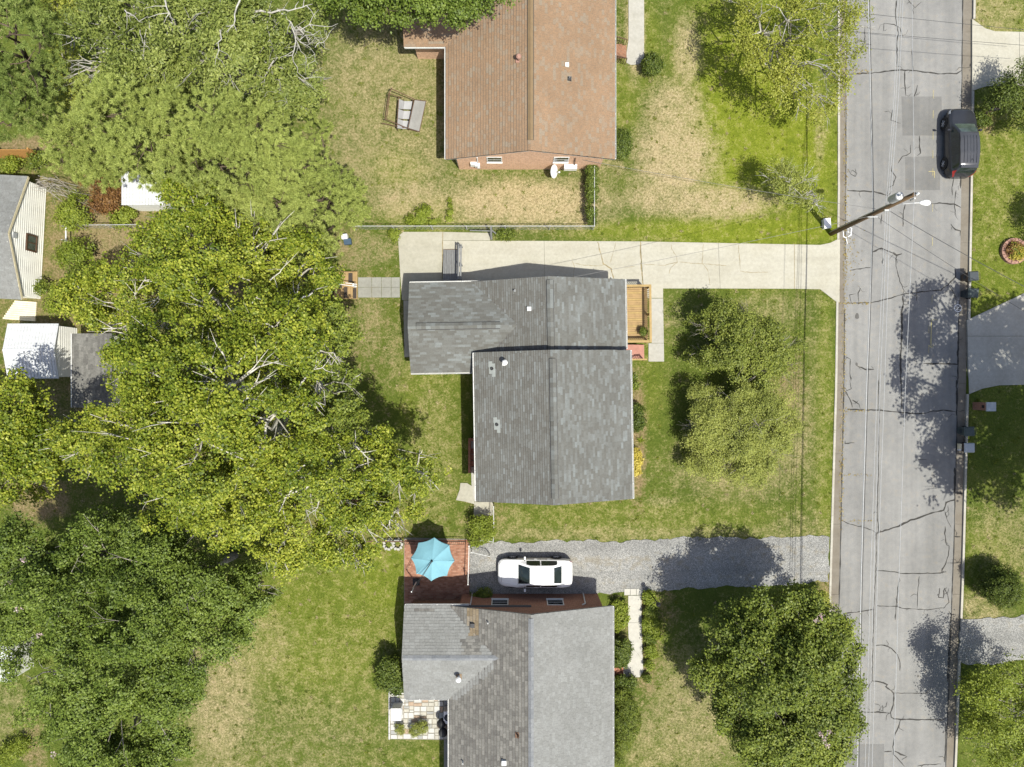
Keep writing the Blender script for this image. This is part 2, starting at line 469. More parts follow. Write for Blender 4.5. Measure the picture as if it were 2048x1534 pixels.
plain('black_metal', (0.02, 0.02, 0.021), 0.5, 0.2, var=0.2)
plain('rust_metal', (0.11, 0.065, 0.042), 0.75, 0.2, var=0.35, scale=8)
plain('rubber', (0.018, 0.018, 0.018), 0.85, var=0.2)
plain('dark_vent', (0.035, 0.035, 0.037), 0.6, var=0.2)
plain('car_white', (0.78, 0.78, 0.775), 0.22, 0.0, var=0.03, scale=2.0, spec=0.5)
m = plain('car_grey', (0.037, 0.039, 0.046), 0.2, 0.3, var=0.06, scale=3.0, spec=0.5)
plain('suv_roof', (0.066, 0.068, 0.075), 0.2, 0.3, var=0.08, scale=3.0, spec=0.5)
m_glass('car_glass', (0.012, 0.017, 0.017)); m_glass('window_glass', (0.02, 0.024, 0.028)); m_glass('green_glass', (0.045, 0.06, 0.055), 0.08)
plain('red_lens', (0.252, 0.018, 0.015), 0.2, var=0.1, spec=0.6)
plain('clear_lens', (0.55, 0.56, 0.57), 0.15, var=0.1, spec=0.6)
plain('alloy', (0.52, 0.52, 0.52), 0.4, 0.1, var=0.1)
plain('turquoise_canvas', (0.144, 0.305, 0.362), 0.8, var=0.06, scale=1.5)
plain('bin_dark', (0.035, 0.043, 0.05), 0.5, var=0.15)
plain('bin_brown', (0.085, 0.062, 0.045), 0.55, var=0.15)
plain('bin_green', (0.06, 0.075, 0.072), 0.55, var=0.15)
plain('bin_grey', (0.37, 0.385, 0.40), 0.5, var=0.12)
plain('pink_concrete', (0.323, 0.163, 0.127), 0.9, var=0.15, scale=3)
plain('pink_block', (0.288, 0.166, 0.130), 0.9, var=0.25, scale=5)
plain('mulch', (0.12, 0.065, 0.04), 0.95, var=0.4, scale=9)
plain('flag_grey', (0.264, 0.265, 0.255), 0.9, var=0.15, scale=2.5)
plain('flag_cream', (0.357, 0.340, 0.293), 0.9, var=0.15, scale=2.5)
plain('flag_tan', (0.306, 0.230, 0.166), 0.9, var=0.18, scale=2.5)
plain('flag_white', (0.408, 0.401, 0.378), 0.9, var=0.12, scale=2.5)
plain('joint_sand', (0.2, 0.185, 0.15), 0.95, var=0.25, scale=6, world=True)
plain('brick_paver', (0.33, 0.15, 0.095), 0.9, var=0.2, scale=4)
plain('canvas_grey', (0.219, 0.216, 0.207), 0.8, var=0.15, scale=2)
plain('terracotta', (0.34, 0.14, 0.08), 0.8, var=0.15)
plain('blue_plastic', (0.040, 0.070, 0.108), 0.5, var=0.15)
plain('mat_dark', (0.05, 0.04, 0.032), 0.95, var=0.3, scale=20)
plain('stone_white', (0.330, 0.324, 0.294), 0.9, var=0.15, scale=4)

m_leaf('leaf_sycamore', (0.048, 0.082, 0.007), (0.158, 0.200, 0.016), (0.365, 0.380, 0.050), 0.24)
m_leaf('leaf_front', (0.083, 0.113, 0.018), (0.171, 0.206, 0.036), (0.284, 0.309, 0.062), 0.32)
m_leaf('leaf_oak', (0.075, 0.102, 0.020), (0.165, 0.202, 0.042), (0.284, 0.317, 0.086), 0.24)
m_leaf('leaf_pine', (0.179, 0.225, 0.056), (0.328, 0.384, 0.102), (0.477, 0.526, 0.158), 0.34, 0.6)
m_leaf('leaf_pine_dark', (0.105, 0.152, 0.035), (0.222, 0.285, 0.073), (0.370, 0.430, 0.132), 0.30, 0.6)
m_leaf('leaf_myrtle', (0.049, 0.080, 0.010), (0.112, 0.159, 0.023), (0.197, 0.252, 0.046), 0.24)
m_leaf('leaf_deep', (0.056, 0.084, 0.012), (0.128, 0.166, 0.023), (0.240, 0.275, 0.043), 0.24)
m_leaf('leaf_yellow', (0.122, 0.148, 0.020), (0.244, 0.270, 0.040), (0.414, 0.423, 0.090), 0.40)
m_leaf('leaf_olive', (0.130, 0.156, 0.033), (0.253, 0.284, 0.063), (0.407, 0.426, 0.110), 0.32)
m_leaf('leaf_bush', (0.037, 0.060, 0.010), (0.083, 0.116, 0.018), (0.158, 0.195, 0.035), 0.25)
m_leaf('leaf_weed', (0.108, 0.151, 0.016), (0.200, 0.248, 0.030), (0.313, 0.356, 0.059), 0.35)
m_leaf('leaf_gold', (0.300, 0.250, 0.035), (0.500, 0.420, 0.075), (0.660, 0.570, 0.160), 0.35)
m_leaf('leaf_red', (0.100, 0.050, 0.020), (0.200, 0.100, 0.035), (0.300, 0.180, 0.060), 0.3)
m_leaf('leaf_litter', (0.106, 0.073, 0.026), (0.224, 0.172, 0.059), (0.330, 0.264, 0.106), 0.1, 0.9)
m_leaf('flower_pink', (0.45, 0.30, 0.33), (0.6, 0.45, 0.47), (0.72, 0.6, 0.6), 0.3, 0.7)
m_bark('bark_white', (0.50, 0.48, 0.42), (0.24, 0.22, 0.18))
m_bark('bark_grey', (0.30, 0.275, 0.24), (0.17, 0.15, 0.125))
m_bark('bark_brown', (0.12, 0.09, 0.065), (0.07, 0.052, 0.038))
m_bark('bark_dead', (0.407, 0.392, 0.355), (0.266, 0.252, 0.222))
M = MATS

# ================================================================== THE SETTING
def inpoly(x, y, poly):
    r = np.zeros(np.shape(x), dtype=bool); n = len(poly); j = n - 1
    for i in range(n):
        xi, yi = poly[i][0], poly[i][1]; xj, yj = poly[j][0], poly[j][1]
        c = ((yi > y) != (yj > y)) & (x < (xj - xi) * (y - yi) / ((yj - yi) if yj != yi else 1e-9) + xi)
        r ^= c; j = i
    return r
def W(poly, z=0.0): return [P(a, b, z)[:2] for a, b in poly]
def rough_poly(poly, step=0.35, amp=0.06, seed=1):
    rg = random.Random(seed); out = []; ph = [rg.uniform(0, 6.28) for _ in range(4)]; run = 0.0
    n = len(poly)
    for i in range(n):
        a, b = poly[i], poly[(i + 1) % n]
        L = math.hypot(b[0] - a[0], b[1] - a[1]); k = max(1, int(L / step))
        nx, ny = -(b[1] - a[1]) / max(L, 1e-6), (b[0] - a[0]) / max(L, 1e-6)
        for q in range(k):
            t = (q + (rg.uniform(-.3, .3) if q else 0)) / k; u = run + L * t
            d = amp * (.8 * math.sin(u * .83 + ph[0]) + .7 * math.sin(u * 2.1 + ph[1]) + .5 * math.sin(u * 5.3 + ph[2]) + rg.uniform(-.6, .6)) if q else 0
            out.append((a[0] + (b[0] - a[0]) * t + nx * d, a[1] + (b[1] - a[1]) * t + ny * d))
        run += L
    return out
HARD = []        # polygons without grass

# kerb and gutter lines, photo pixels at ground level
_LK = [(-400, 1676), (0, 1675.5), (380, 1675.5), (770, 1670), (1150, 1659), (1534, 1650), (1900, 1640)]
_LG = [(-400, 1694), (0, 1693.5), (380, 1693), (770, 1689), (1150, 1681), (1534, 1670), (1900, 1660)]
_RG = [(-400, 1929), (0, 1927), (380, 1923), (770, 1917), (1100, 1909), (1534, 1893), (1900, 1878)]
_RK = [(-400, 1954), (0, 1951), (380, 1945), (770, 1938), (1150, 1928), (1534, 1913), (1900, 1898)]
def line_fn(tab):
    ys = np.array([PY(a) for a, b in tab])[::-1]; xs = np.array([PX(b) for a, b in tab])[::-1]
    return lambda y: np.interp(y, ys, xs)
LK, LG, RG, RK = map(line_fn, (_LK, _LG, _RG, _RK))

# soft patches of the lawn: (px, py, rx, ry, amount)
DRY = [(1350, 225, 46, 50, .75), (1350, 315, 62, 66, .9), (1374, 105, 20, 56, .72), (1430, 405, 90, 25, .85), (1310, 330, 40, 50, .55), (1340, 395, 75, 28, .75),
       (1055, 405, 130, 36, .95), (820, 400, 60, 36, .7), (950, 405, 100, 36, .6), (1640, 270, 8, 50, .5), (1080, 350, 60, 16, .3), (1150, 420, 40, 30, .8),
       (780, 150, 120, 100, .52), (735, 300, 75, 85, .48), (835, 310, 55, 70, .5), (860, 180, 40, 120, .5), (940, 370, 70, 25, .45),
       (440, 1390, 55, 120, .62), (520, 1290, 60, 60, .40), (700, 1400, 200, 160, .22), (560, 1470, 180, 90, .28), (1400, 1420, 80, 100, .5),
       (1310, 1480, 60, 60, .42), (1180, 1066, 200, 12, .42), (1400, 1063, 180, 9, .36), (1000, 1040, 60, 20, .3), (1320, 1003, 30, 7, .5),
       (1480, 940, 110, 50, .40), (1540, 620, 60, 30, .35), (1580, 860, 40, 90, .45), (740, 640, 20, 60, .42), (800, 700, 30, 60, .3),
       (1960, 1220, 40, 30, .5), (2010, 1080, 60, 60, .35), (1980, 30, 60, 30, .5), (720, 500, 60, 30, .4), (1300, 640, 60, 40, .25), (1640, 800, 20, 200, .25),
       (230, 490, 80, 70, .55), (1270, 60, 14, 70, .95), (1600, 1060, 60, 30, .35), (870, 900, 40, 150, .28), (1200, 335, 50, 18, .45),
       (0, 1420, 60, 60, .3), (960, 1420, 40, 120, .25), (1240, 1040, 200, 30, .22), (1000, 250, 400, 400, .14), (700, 1300, 300, 300, .12), (1990, 300, 60, 200, .2)]
DIRT = [(90, 295, 100, 18, .8), (330, 620, 300, 300, .62), (120, 560, 30, 70, .5), (230, 480, 70, 40, .3), (80, 1000, 55, 38, .75), (1275, 880, 14, 105, .8),
        (1565, 770, 30, 60, .6), (1500, 880, 50, 70, .35), (690, 490, 22, 36, .5), (1968, 245, 18, 12, .9),
        (1295, 1270, 22, 95, .6), (1240, 1250, 16, 50, .5), (70, 1500, 18, 45, .6), (100, 640, 55, 50, .5), (1655, 1175, 18, 18, .7), (700, 600, 18, 50, .4),
        (700, 1050, 120, 50, .5), (400, 420, 150, 70, .45), (1290, 1370, 30, 8, .5), (970, 1020, 36, 30, .4), (890, 180, 12, 50, .5), (100, 400, 100, 45, .55),
        (1330, 1215, 25, 40, .45), (1640, 1200, 36, 24, .5)]
LUSH = [(1500, 230, 100, 220, .9), (1500, 462, 180, 24, .85), (1300, 463, 120, 16, .6), (1290, 90, 25, 70, .4), (1240, 200, 30, 60, .35), (1590, 320, 70, 110, .85),
        (2000, 330, 80, 170, .45), (845, 430, 60, 26, .5), (780, 1150, 70, 70, .55), (650, 1250, 160, 120, .40), (1990, 540, 60, 80, .45), (1650, 850, 14, 260, .4),
        (1960, 1120, 50, 60, .35), (1000, 1520, 200, 40, .25), (800, 340, 40, 30, .4), (2000, 40, 60, 40, .4), (1250, 1040, 220, 30, .3), (1300, 700, 26, 120, .25), (860, 850, 50, 200, .3)]
def field(x, y, blobs):
    out = np.zeros(np.shape(x))
    for (px, py, rx, ry, a) in blobs:
        cx, cy = P(px, py)[:2]; sx, sy = rx / F * H, ry / F * H
        d = np.sqrt(((x - cx) / sx) ** 2 + ((y - cy) / sy) ** 2)
        out = np.maximum(out, a * np.clip(1.6 - d * 0.75, 0, 1) ** 1.3)
    return out

def build_ground():
    xs = np.concatenate([[-3000, -800, -250, -90, -50], np.arange(-40, 40.01, 0.28), [50, 90, 250, 800, 3000]])
    ys = np.concatenate([[-3000, -800, -250, -90, -45], np.arange(-31, 31.01, 0.28), [45, 90, 250, 800, 3000]])
    X, Y = np.meshgrid(xs, ys); Z = np.zeros_like(X)
    nx, ny = len(xs), len(ys)
    for r in range(ny):
        yl = ys[r]
        a, b = float(LK(yl)), float(RK(yl))
        i = int(np.argmin(np.abs(xs - (a + 0.03))))
        X[r, i] = a + 0.03; X[r, i + 1] = a + 0.11
        j = int(np.argmin(np.abs(xs - (b - 0.03))))
        X[r, j] = b - 0.03; X[r, j - 1] = b - 0.11
        Z[r, i + 1:j] = -0.3
    U = np.where(Z < 0, 0, 1)
    Z = Z + U * (0.012 * np.sin(X * 0.9 + 1.3) * np.sin(Y * 0.7) - 0.012)
    me = bpy.data.meshes.new('ground')
    vs = np.stack([X, Y, Z], -1).reshape(-1, 3).astype(np.float32)
    idx = np.arange(nx * ny).reshape(ny, nx)
    q = np.stack([idx[:-1, :-1], idx[:-1, 1:], idx[1:, 1:], idx[1:, :-1]], -1).reshape(-1, 4)
    me.vertices.add(len(vs)); me.vertices.foreach_set('co', vs.ravel())
    me.loops.add(q.size); me.loops.foreach_set('vertex_index', q.ravel().astype(np.int32))
    me.polygons.add(len(q)); me.polygons.foreach_set('loop_start', np.arange(0, q.size, 4, dtype=np.int32))
    me.polygons.foreach_set('use_smooth', np.ones(len(q), dtype=bool))
    for nm, bl in (('dry', DRY), ('dirt', DIRT), ('lush', LUSH)):
        at = me.attributes.new(nm, 'FLOAT', 'POINT')
        at.data.foreach_set('value', field(vs[:, 0], vs[:, 1], bl).astype(np.float32))
    at = me.attributes.new('rnd', 'FLOAT', 'POINT'); at.data.foreach_set('value', np.full(len(vs), 0.5, dtype=np.float32))
    me.update(calc_edges=True)
    o = link_mesh('ground', me, M['lawn_turf']); o['kind'] = 'structure'
    return o
build_ground()

ROAD_Z = -0.085
def strip(name, fa, fb, z, mat, y0, y1, step=1.0, parent=None, th=0.08, gap=0.0):
    mb = MB(); n = max(1, int(round((y1 - y0) / step))); vs = []; fs = []
    for i in range(n + 1):
        y = y0 + (y1 - y0) * i / n
        vs += [(fa(y), y, z), (fb(y), y, z), (fa(y), y, z - th), (fb(y), y, z - th)]
    for i in range(n):
        a = i * 4; b = a + 4
        fs += [(a, a + 1, b + 1, b), (a + 1, a + 3, b + 3, b + 1), (a, b, b + 2, a + 2)]
    fs += [(0, 2, 3, 1), (n * 4, n * 4 + 1, n * 4 + 3, n * 4 + 2)]
    mb.add(vs, fs)
    return mb.build(name, mat, parent)
road = strip('road', lambda y: LG(y) - 0.04, lambda y: RG(y) + 0.04, ROAD_Z, M['asphalt'], -160, 160, 1.0)
road['kind'] = 'structure'
HARD.append([(float(LK(y)) - 0.0, y) for y in np.linspace(-40, 40, 30)] + [(float(RK(y)) + 0.0, y) for y in np.linspace(40, -40, 30)])

def seg_run(parent, nm, fa, fb, z, mat, spans, seglen, th):
    for (y0, y1) in spans:
        n = max(1, int(round((y1 - y0) / seglen)))
        for i in range(n):
            a = y0 + (y1 - y0) * i / n + 0.006; b = y0 + (y1 - y0) * (i + 1) / n - 0.006
            strip(nm, fa, fb, z, mat, a, b, 1.2, parent, th)
gut = empty('gutter', (0, 0, 0)); gut['kind'] = 'structure'
seg_run(gut, 'gutter_slab', lambda y: LK(y) + 0.13, lambda y: LG(y) - 0.015, ROAD_Z - 0.008, M['gutter_concrete'], [(-70, 70)], 4.6, 0.12)
seg_run(gut, 'gutter_slab', lambda y: RG(y) + 0.015, lambda y: RK(y) - 0.13, ROAD_Z - 0.008, M['gutter_concrete'], [(-70, 70)], 4.6, 0.12)
kerb = empty('kerb', (0, 0, 0)); kerb['kind'] = 'structure'
seg_run(kerb, 'kerb_segment', lambda y: LK(y), lambda y: LK(y) + 0.14, 0.03, M['kerb_concrete'], [(-70, PY(604)), (PY(478), 70)], 4.6, 0.3)
seg_run(kerb, 'kerb_segment', lambda y: RK(y) - 0.14, lambda y: RK(y), 0.03, M['kerb_concrete'], [(-70, PY(1320)), (PY(1237), PY(788)), (PY(638), PY(182)), (PY(38), 70)], 4.6, 0.3)

# ---- drives, paths and pads
def slabs(root_name, polys, mat, z=0.03, label=None):
    r = empty(root_name, (0, 0, 0)); r['kind'] = 'structure'
    for i, pl in enumerate(polys):
        w = W(pl); HARD.append(w)
        MB().prism(w, -0.12, z + 0.002 * (i % 3)).build('slab', mat, r)
    return r
drive = slabs('driveway', [
    [(886, 481.5), (1088, 482), (1090, 600), (886, 600)],
    [(1088.4, 482), (1280, 483), (1286, 575), (1286, 600), (1090.4, 600)],
    [(1281, 483), (1436, 486), (1440, 577), (1326, 577), (1326, 596), (1287, 596), (1287, 575)],
    [(1436.5, 486), (1588, 489), (1588, 577.5), (1440.5, 577)],
    [(1588.6, 489), (1640, 490), (1660, 486), (1674.8, 478.5), (1673, 604), (1640, 578.5), (1588.6, 577.5)]], M['drive_concrete'])
# apron tongue down to the gutter
MB().prism(W([(1674, 478.5), (1681, 478.5), (1680, 604), (1673, 604)]), -0.2, [0.028, -0.07, -0.07, 0.028]).build('slab', M['drive_concrete'], drive)
pad = slabs('concrete_pad', [
    [(796, 474), (806, 464), (885, 464), (885.5, 600), (804, 600)],
    [(886, 464), (981, 466), (980, 481), (886, 481)]], M['pad_concrete'])
slabs('house_path', [[(1302, 597), (1326, 597), (1327.5, 686), (1303, 686)], [(1297, 686.6), (1327.5, 686.6), (1328, 723), (1297, 723)]], M['walk_concrete'], 0.025)
slabs('side_path', [[(807, 601), (826, 601), (829, 714), (809, 714)]], M['walk_concrete'], 0.02)
pv = empty('paver_path', (0, 0, 0)); pv['kind'] = 'structure'
xs_ = [716, 743.5, 763, 782.5, 800]
for i in range(4):
    for (ya, yb) in ((555, 574.3), (575, 595)):
        w = W([(xs_[i] + .4, ya), (xs_[i + 1] - .4, ya - .3), (xs_[i + 1] - .2, yb), (xs_[i] + .4, yb)])
        MB().prism(w, -0.08, 0.03 + random.uniform(-.006, .006)).build('paver', M['paver_concrete'], pv)
HARD.append(W([(714, 553), (802, 553), (802, 597), (714, 597)]))
gravel = MB().prism(rough_poly(W([(940, 1093), (990, 1085), (1100, 1081), (1200, 1084), (1320, 1077), (1500, 1074), (1659, 1074), (1657, 1164), (1590, 1168), (1500, 1173),
     (1330, 1179), (1255, 1183), (1180, 1192), (1170, 1203), (938, 1206)]), 0.22, 0.085, 3), -0.1, 0.02).build('gravel_driveway', M['grey_gravel']); gravel['kind'] = 'structure'
HARD.append(W([(940, 1093), (1100, 1083), (1320, 1079), (1659, 1076), (1657, 1164), (1330, 1177), (1180, 1192), (1170, 1203), (938, 1206)]))
ww = slabs('front_walk', [[(1256.5, 1191), (1283, 1191), (1283, 1245), (1256, 1245)], [(1256, 1245.5), (1283, 1245.5), (1285.5, 1320), (1262, 1290), (1257, 1275)],
     [(1262.5, 1291), (1285.5, 1320.5), (1286.5, 1342), (1279, 1354), (1247, 1354), (1247, 1333), (1258, 1325)]], M['white_walk'], 0.03)
for i in range(3):
    a = 1248.5 + 12.3 * i
    MB().prism(W([(a, 1177.5), (a + 11.6, 1177), (a + 11.6, 1189.5), (a, 1190)]), -0.05, 0.05).build('paver', M['white_walk'], ww)
slabs('upper_walk', [[(1257, -60), (1288, -60), (1288, 112), (1284, 124), (1276, 129), (1262, 130), (1253, 126), (1253, 105), (1257, 80)]], M['walk_concrete'], 0.03)
slabs('opposite_driveway', [[(1934, 640), (2048, 586.5), (2048, 672), (1935, 672)], [(1935, 672.6), (2048, 672.6), (2048, 769.5), (1998, 770.5), (1965, 777), (1938, 788)],
     [(2048.5, 586), (2180, 540), (2180, 769), (2048.5, 769)]], M['walk_concrete'], 0.03)
slabs('corner_driveway', [[(1944, 38), (1955, 46), (1970, 57), (1990, 63), (2038, 64), (2038, 172), (1975, 172), (1958, 177), (1944, 182)], [(2038.6, 64), (2180, 66), (2180, 172), (2038.6, 172)]], M['drive_concrete'], 0.03)
g2 = MB().prism(rough_poly(W([(1922, 1238), (2000, 1234), (2180, 1232), (2180, 1316), (2040, 1320), (1985, 1330), (1917, 1322)]), 0.3, 0.08, 5), -0.1, 0.02).build('gravel_turnout', M['grey_gravel']); g2['kind'] = 'structure'
HARD.append(W([(1922, 1240), (2180, 1234), (2180, 1314), (1917, 1320)]))

# ---- cracks, patches and paint on the road
def ribbon(mb, pts, w, z, jit=0.0, rg=random, sub=0.25, wj=0.3):
    q = []
    for i in range(len(pts) - 1):
        a, b = pts[i], pts[i + 1]; L = math.hypot(b[0] - a[0], b[1] - a[1]); k = max(1, int(L / sub))
        for t in range(k):
            f = t / k; q.append((a[0] + (b[0] - a[0]) * f + rg.uniform(-jit, jit), a[1] + (b[1] - a[1]) * f + rg.uniform(-jit, jit)))
    q.append(pts[-1]); vs = []; fs = []
    for i, p in enumerate(q):
        a = q[max(i - 1, 0)]; b = q[min(i + 1, len(q) - 1)]
        d = math.hypot(b[0] - a[0], b[1] - a[1]) or 1; nx, ny = -(b[1] - a[1]) / d, (b[0] - a[0]) / d
        ww_ = w * rg.uniform(1 - wj, 1 + wj) / 2 * (0.45 if i in (0, len(q) - 1) else 1)
        vs += [(p[0] + nx * ww_, p[1] + ny * ww_, z), (p[0] - nx * ww_, p[1] - ny * ww_, z)]
    for i in range(len(q) - 1): fs.append((2 * i, 2 * i + 1, 2 * i + 3, 2 * i + 2))
    mb.add(vs, fs); return mb
Zf = 2045 / 520.0
CR = {(1528, 0): [[(1045, 0), (1038, 100), (1050, 190), (1062, 260), (1050, 330), (1052, 540)], [(660, 578), (850, 570), (1060, 545), (1200, 552), (1370, 575), (1520, 575), (1560, 550)],
        [(1170, 380), (1172, 470), (1180, 550)], [(1115, 550), (1113, 640), (1120, 750)], [(1215, 665), (1200, 720), (1185, 755)], [(1230, 1065), (1228, 1150), (1235, 1200), (1210, 1222)],
        [(1160, 1135), (1158, 1195), (1130, 1220), (1095, 1225), (1060, 1280)], [(1003, 1280), (1005, 1340), (1045, 1390), (1020, 1455), (980, 1475)], [(1015, 860), (1005, 940), (1080, 968)],
        [(945, 240), (950, 180), (1030, 185), (1075, 215), (1100, 290)], [(1140, 0), (1195, 55), (1245, 10)], [(665, 1330), (690, 1370), (725, 1385), (738, 1360), (700, 1335)],
        [(660, 1495), (760, 1500), (870, 1505), (950, 1530)], [(1500, 1400), (1485, 1470), (1490, 1534)], [(1555, 1400), (1550, 1480)], [(1565, 530), (1640, 525)], [(800, 200), (795, 340), (850, 350)]],
      (1528, 380): [[(870, 10), (930, 20), (970, 45), (1010, 10)], [(1300, 105), (1410, 100), (1500, 110), (1555, 135)], [(1515, 0), (1505, 100), (1510, 190), (1530, 230)], [(1115, 110), (1100, 190), (1098, 285)],
        [(930, 190), (925, 265)], [(860, 488), (930, 455), (985, 480), (1045, 510), (1090, 500)], [(1045, 515), (1045, 600), (1075, 720), (1110, 790), (1090, 830)],
        [(650, 890), (850, 885), (980, 855), (1090, 820), (1200, 805), (1400, 785), (1450, 745), (1515, 680), (1510, 625)], [(1095, 830), (1100, 890), (1088, 960), (1090, 1100), (1080, 1300), (1083, 1534)],
        [(1465, 755), (1500, 810), (1520, 855)], [(680, 630), (760, 618), (855, 605)], [(690, 890), (680, 825), (725, 815)], [(750, 890), (745, 810), (765, 770)], [(1475, 265), (1510, 310), (1550, 320), (1548, 360)],
        [(1535, 1100), (1530, 1370), (1260, 1365)], [(1530, 1370), (1530, 1534)], [(640, 1310), (685, 1330), (680, 1440), (690, 1500)], [(730, 1380), (800, 1410), (870, 1412)], [(945, 520), (935, 575)], [(1205, 760), (1205, 870)]],
      (1528, 760): [[(660, 230), (760, 235), (900, 238), (1040, 250), (1150, 262), (1260, 265), (1340, 245), (1420, 238), (1520, 252)], [(1085, 0), (1090, 230)],
        [(905, 0), (912, 250), (908, 450), (905, 750), (895, 1050), (908, 1190), (888, 1220), (885, 1534)], [(610, 1105), (680, 1135), (790, 1160), (860, 1185), (890, 1210)],
        [(910, 1200), (1060, 1155), (1160, 1105), (1250, 1075), (1300, 1055), (1420, 1025), (1440, 965), (1505, 945), (1505, 690)], [(1430, 1030), (1445, 1100), (1478, 1160)],
        [(1432, 1155), (1428, 1210), (1440, 1300), (1462, 1305), (1455, 1380), (1435, 1450), (1400, 1510)], [(890, 1500), (980, 1505), (1100, 1525), (1390, 1522), (1440, 1510)], [(1435, 1440), (1490, 1440), (1570, 1440)],
        [(640, 80), (680, 150), (700, 215)], [(640, 90), (690, 70), (680, 0)], [(700, 155), (750, 190), (762, 225)], [(1205, 630), (1285, 625)], [(1520, 0), (1520, 280)], [(640, 480), (640, 500), (715, 495)], [(1500, 1235), (1550, 1235)], [(1505, 890), (1580, 892)]],
      (1528, 1144): [[(1228, 35), (1215, 150), (1210, 290)], [(885, 0), (870, 280), (865, 450), (855, 860), (810, 940)],
        [(890, 268), (1050, 275), (1120, 293), (1290, 300), (1420, 285), (1460, 240), (1450, 170)], [(640, 330), (760, 315), (865, 295)], [(875, 582), (950, 578), (1010, 605), (1055, 655), (1075, 720), (1073, 780)],
        [(860, 862), (920, 868), (975, 890), (960, 905), (1000, 935), (1025, 955), (1022, 1050), (1000, 1110), (1005, 1145), (1030, 1162), (1200, 1165), (1420, 1168), (1445, 1145)], [(780, 1105), (900, 1107), (1000, 1115)],
        [(1030, 955), (1140, 958), (1280, 960), (1300, 930)], [(1080, 1165), (1065, 1220), (1030, 1290), (1020, 1380), (1025, 1440), (1090, 1510), (1110, 1534)], [(1035, 1415), (1130, 1460), (1090, 1480)], [(950, 1420), (1010, 1415)],
        [(1460, 310), (1480, 345), (1468, 420), (1465, 560), (1455, 700), (1450, 870)], [(1435, 1190), (1433, 1400), (1425, 1500)], [(1065, 80), (1050, 200), (1037, 380)], [(915, 1080), (940, 1055), (940, 1100), (912, 1085)],
        [(1385, 130), (1380, 200), (1415, 205), (1425, 130), (1450, 185)], [(1210, 1530), (1300, 1520), (1400, 1515)]]}
rgc = random.Random(5); ci = 0
for (ox, oy), lst in CR.items():
    for pl in lst:
        pts = [P(ox + a / Zf, oy + b / Zf)[:2] for a, b in pl]
        z = ROAD_Z + 0.004 + 0.0013 * (ci % 9); ci += 1
        cm = ribbon(MB(), pts, rgc.choice((.04, .055, .07, .09)), z, 0.022, rgc, 0.2, .5)
        for _ in range(rgc.randint(0, 3)):
            q_ = rgc.randrange(len(pts) - 1); f_ = rgc.random(); A_ = (pts[q_][0] + (pts[q_ + 1][0] - pts[q_][0]) * f_, pts[q_][1] + (pts[q_ + 1][1] - pts[q_][1]) * f_); an = rgc.uniform(0, 6.28); l_ = rgc.uniform(.15, .6)
            ribbon(cm, [A_, (A_[0] + math.cos(an) * l_ * .5, A_[1] + math.sin(an) * l_ * .5), (A_[0] + math.cos(an + .5) * l_, A_[1] + math.sin(an + .5) * l_)], .025, z + .0004, .02, rgc, .15, .5)
        cm.build('crack', M['crack_tar'], road)
for k, fn in enumerate((LG, RG)):
    for (a, b) in ((PY(520) if k == 0 else PY(300), 60), (-60, PY(620) if k == 0 else PY(600))):
        ribbon(MB(), [(float(fn(y)) + (0.0 if k else 0.0), y) for y in np.linspace(a, b, 60)], 0.05, ROAD_Z + 0.017 + 0.001 * k, 0.01, rgc, 0.3, 0.6).build('crack', M['crack_tar'], road)
def road_sheet(name, poly, mat, dz):
    w = [P(a, b, ROAD_Z)[:2] for a, b in poly]
    return MB().add([(p[0], p[1], ROAD_Z + dz) for p in w][::-1], [tuple(range(len(w)))]).build(name, mat, road)
road_sheet('asphalt_patch', [(1803, 193), (1883, 193), (1885, 271), (1805, 271)], M['asphalt_patch'], 0.0025)
road_sheet('asphalt_patch', [(1810, 314), (1880, 312), (1880, 380), (1811, 380)], M['asphalt_patch'], 0.0025)
road_sheet('asphalt_patch', [(1692, 1488), (1768, 1488), (1768, 1560), (1690, 1560)], M['asphalt_patch'], 0.0025)
for k_, (ex, ey, ra, rb) in enumerate(((1714, 632, 4, 7), (1713, 728, 2.5, 3.5), (1836, 1352, 2, 3))):
    w_ = [(ex + ra * (1 + .18 * math.sin(3 * a + k_)) * math.cos(a), ey + rb * (1 + .15 * math.cos(2 * a)) * math.sin(a)) for a in np.linspace(0, 6.28, 15)[:-1]]
    road_sheet('oil_stain', w_[::-1] if False else w_, M['oil_stain'], 0.0026)
def paint(name, pls, mat, w, dz=0.019):
    mb = MB()
    for k, pl in enumerate(pls): ribbon(mb, [P(a, b)[:2] for a, b in pl], w, ROAD_Z + dz + 0.0008 * k, 0.004, rgc, 0.3, 0.25)
    return mb.build(name, mat, road)
for y in (180, 220, 262, 300, 335, 407, 475, 590, 650, 690):
    x = 1868 - (y - 180) * 0.006 - (6 if y > 600 else 0)
    paint('survey_dash', [[(x, y), (x - .3, y + 16)]], M['yellow_marking'], 0.035)
paint('survey_mark', [[(1858, 342), (1870, 342), (1870, 355)]], M['yellow_marking'], 0.04)
paint('survey_mark', [[(1864, 640), (1863, 694)], [(1858, 690), (1864, 695), (1869, 690)], [(1864, 640), (1876, 639)]], M['yellow_marking'], 0.04, 0.023)
circ = [(1917 + 7 * math.cos(a), 616 + 7 * math.sin(a)) for a in np.linspace(0, 2 * math.pi, 20)]
paint('utility_marking', [circ, [(1914, 613), (1920, 613), (1914, 619), (1921, 619)], [(1917, 609), (1917, 602)], [(1917, 624), (1917, 631)]], M['white_marking'], 0.05, 0.023)
paint('utility_marking', [[(1687, 459), (1688, 473), (1693, 475), (1696, 487)], [(1693, 475), (1703, 470), (1704, 456), (1700, 454)], [(1697, 456), (1697, 464), (1703, 464)]], M['white_marking'], 0.06, 0.023)
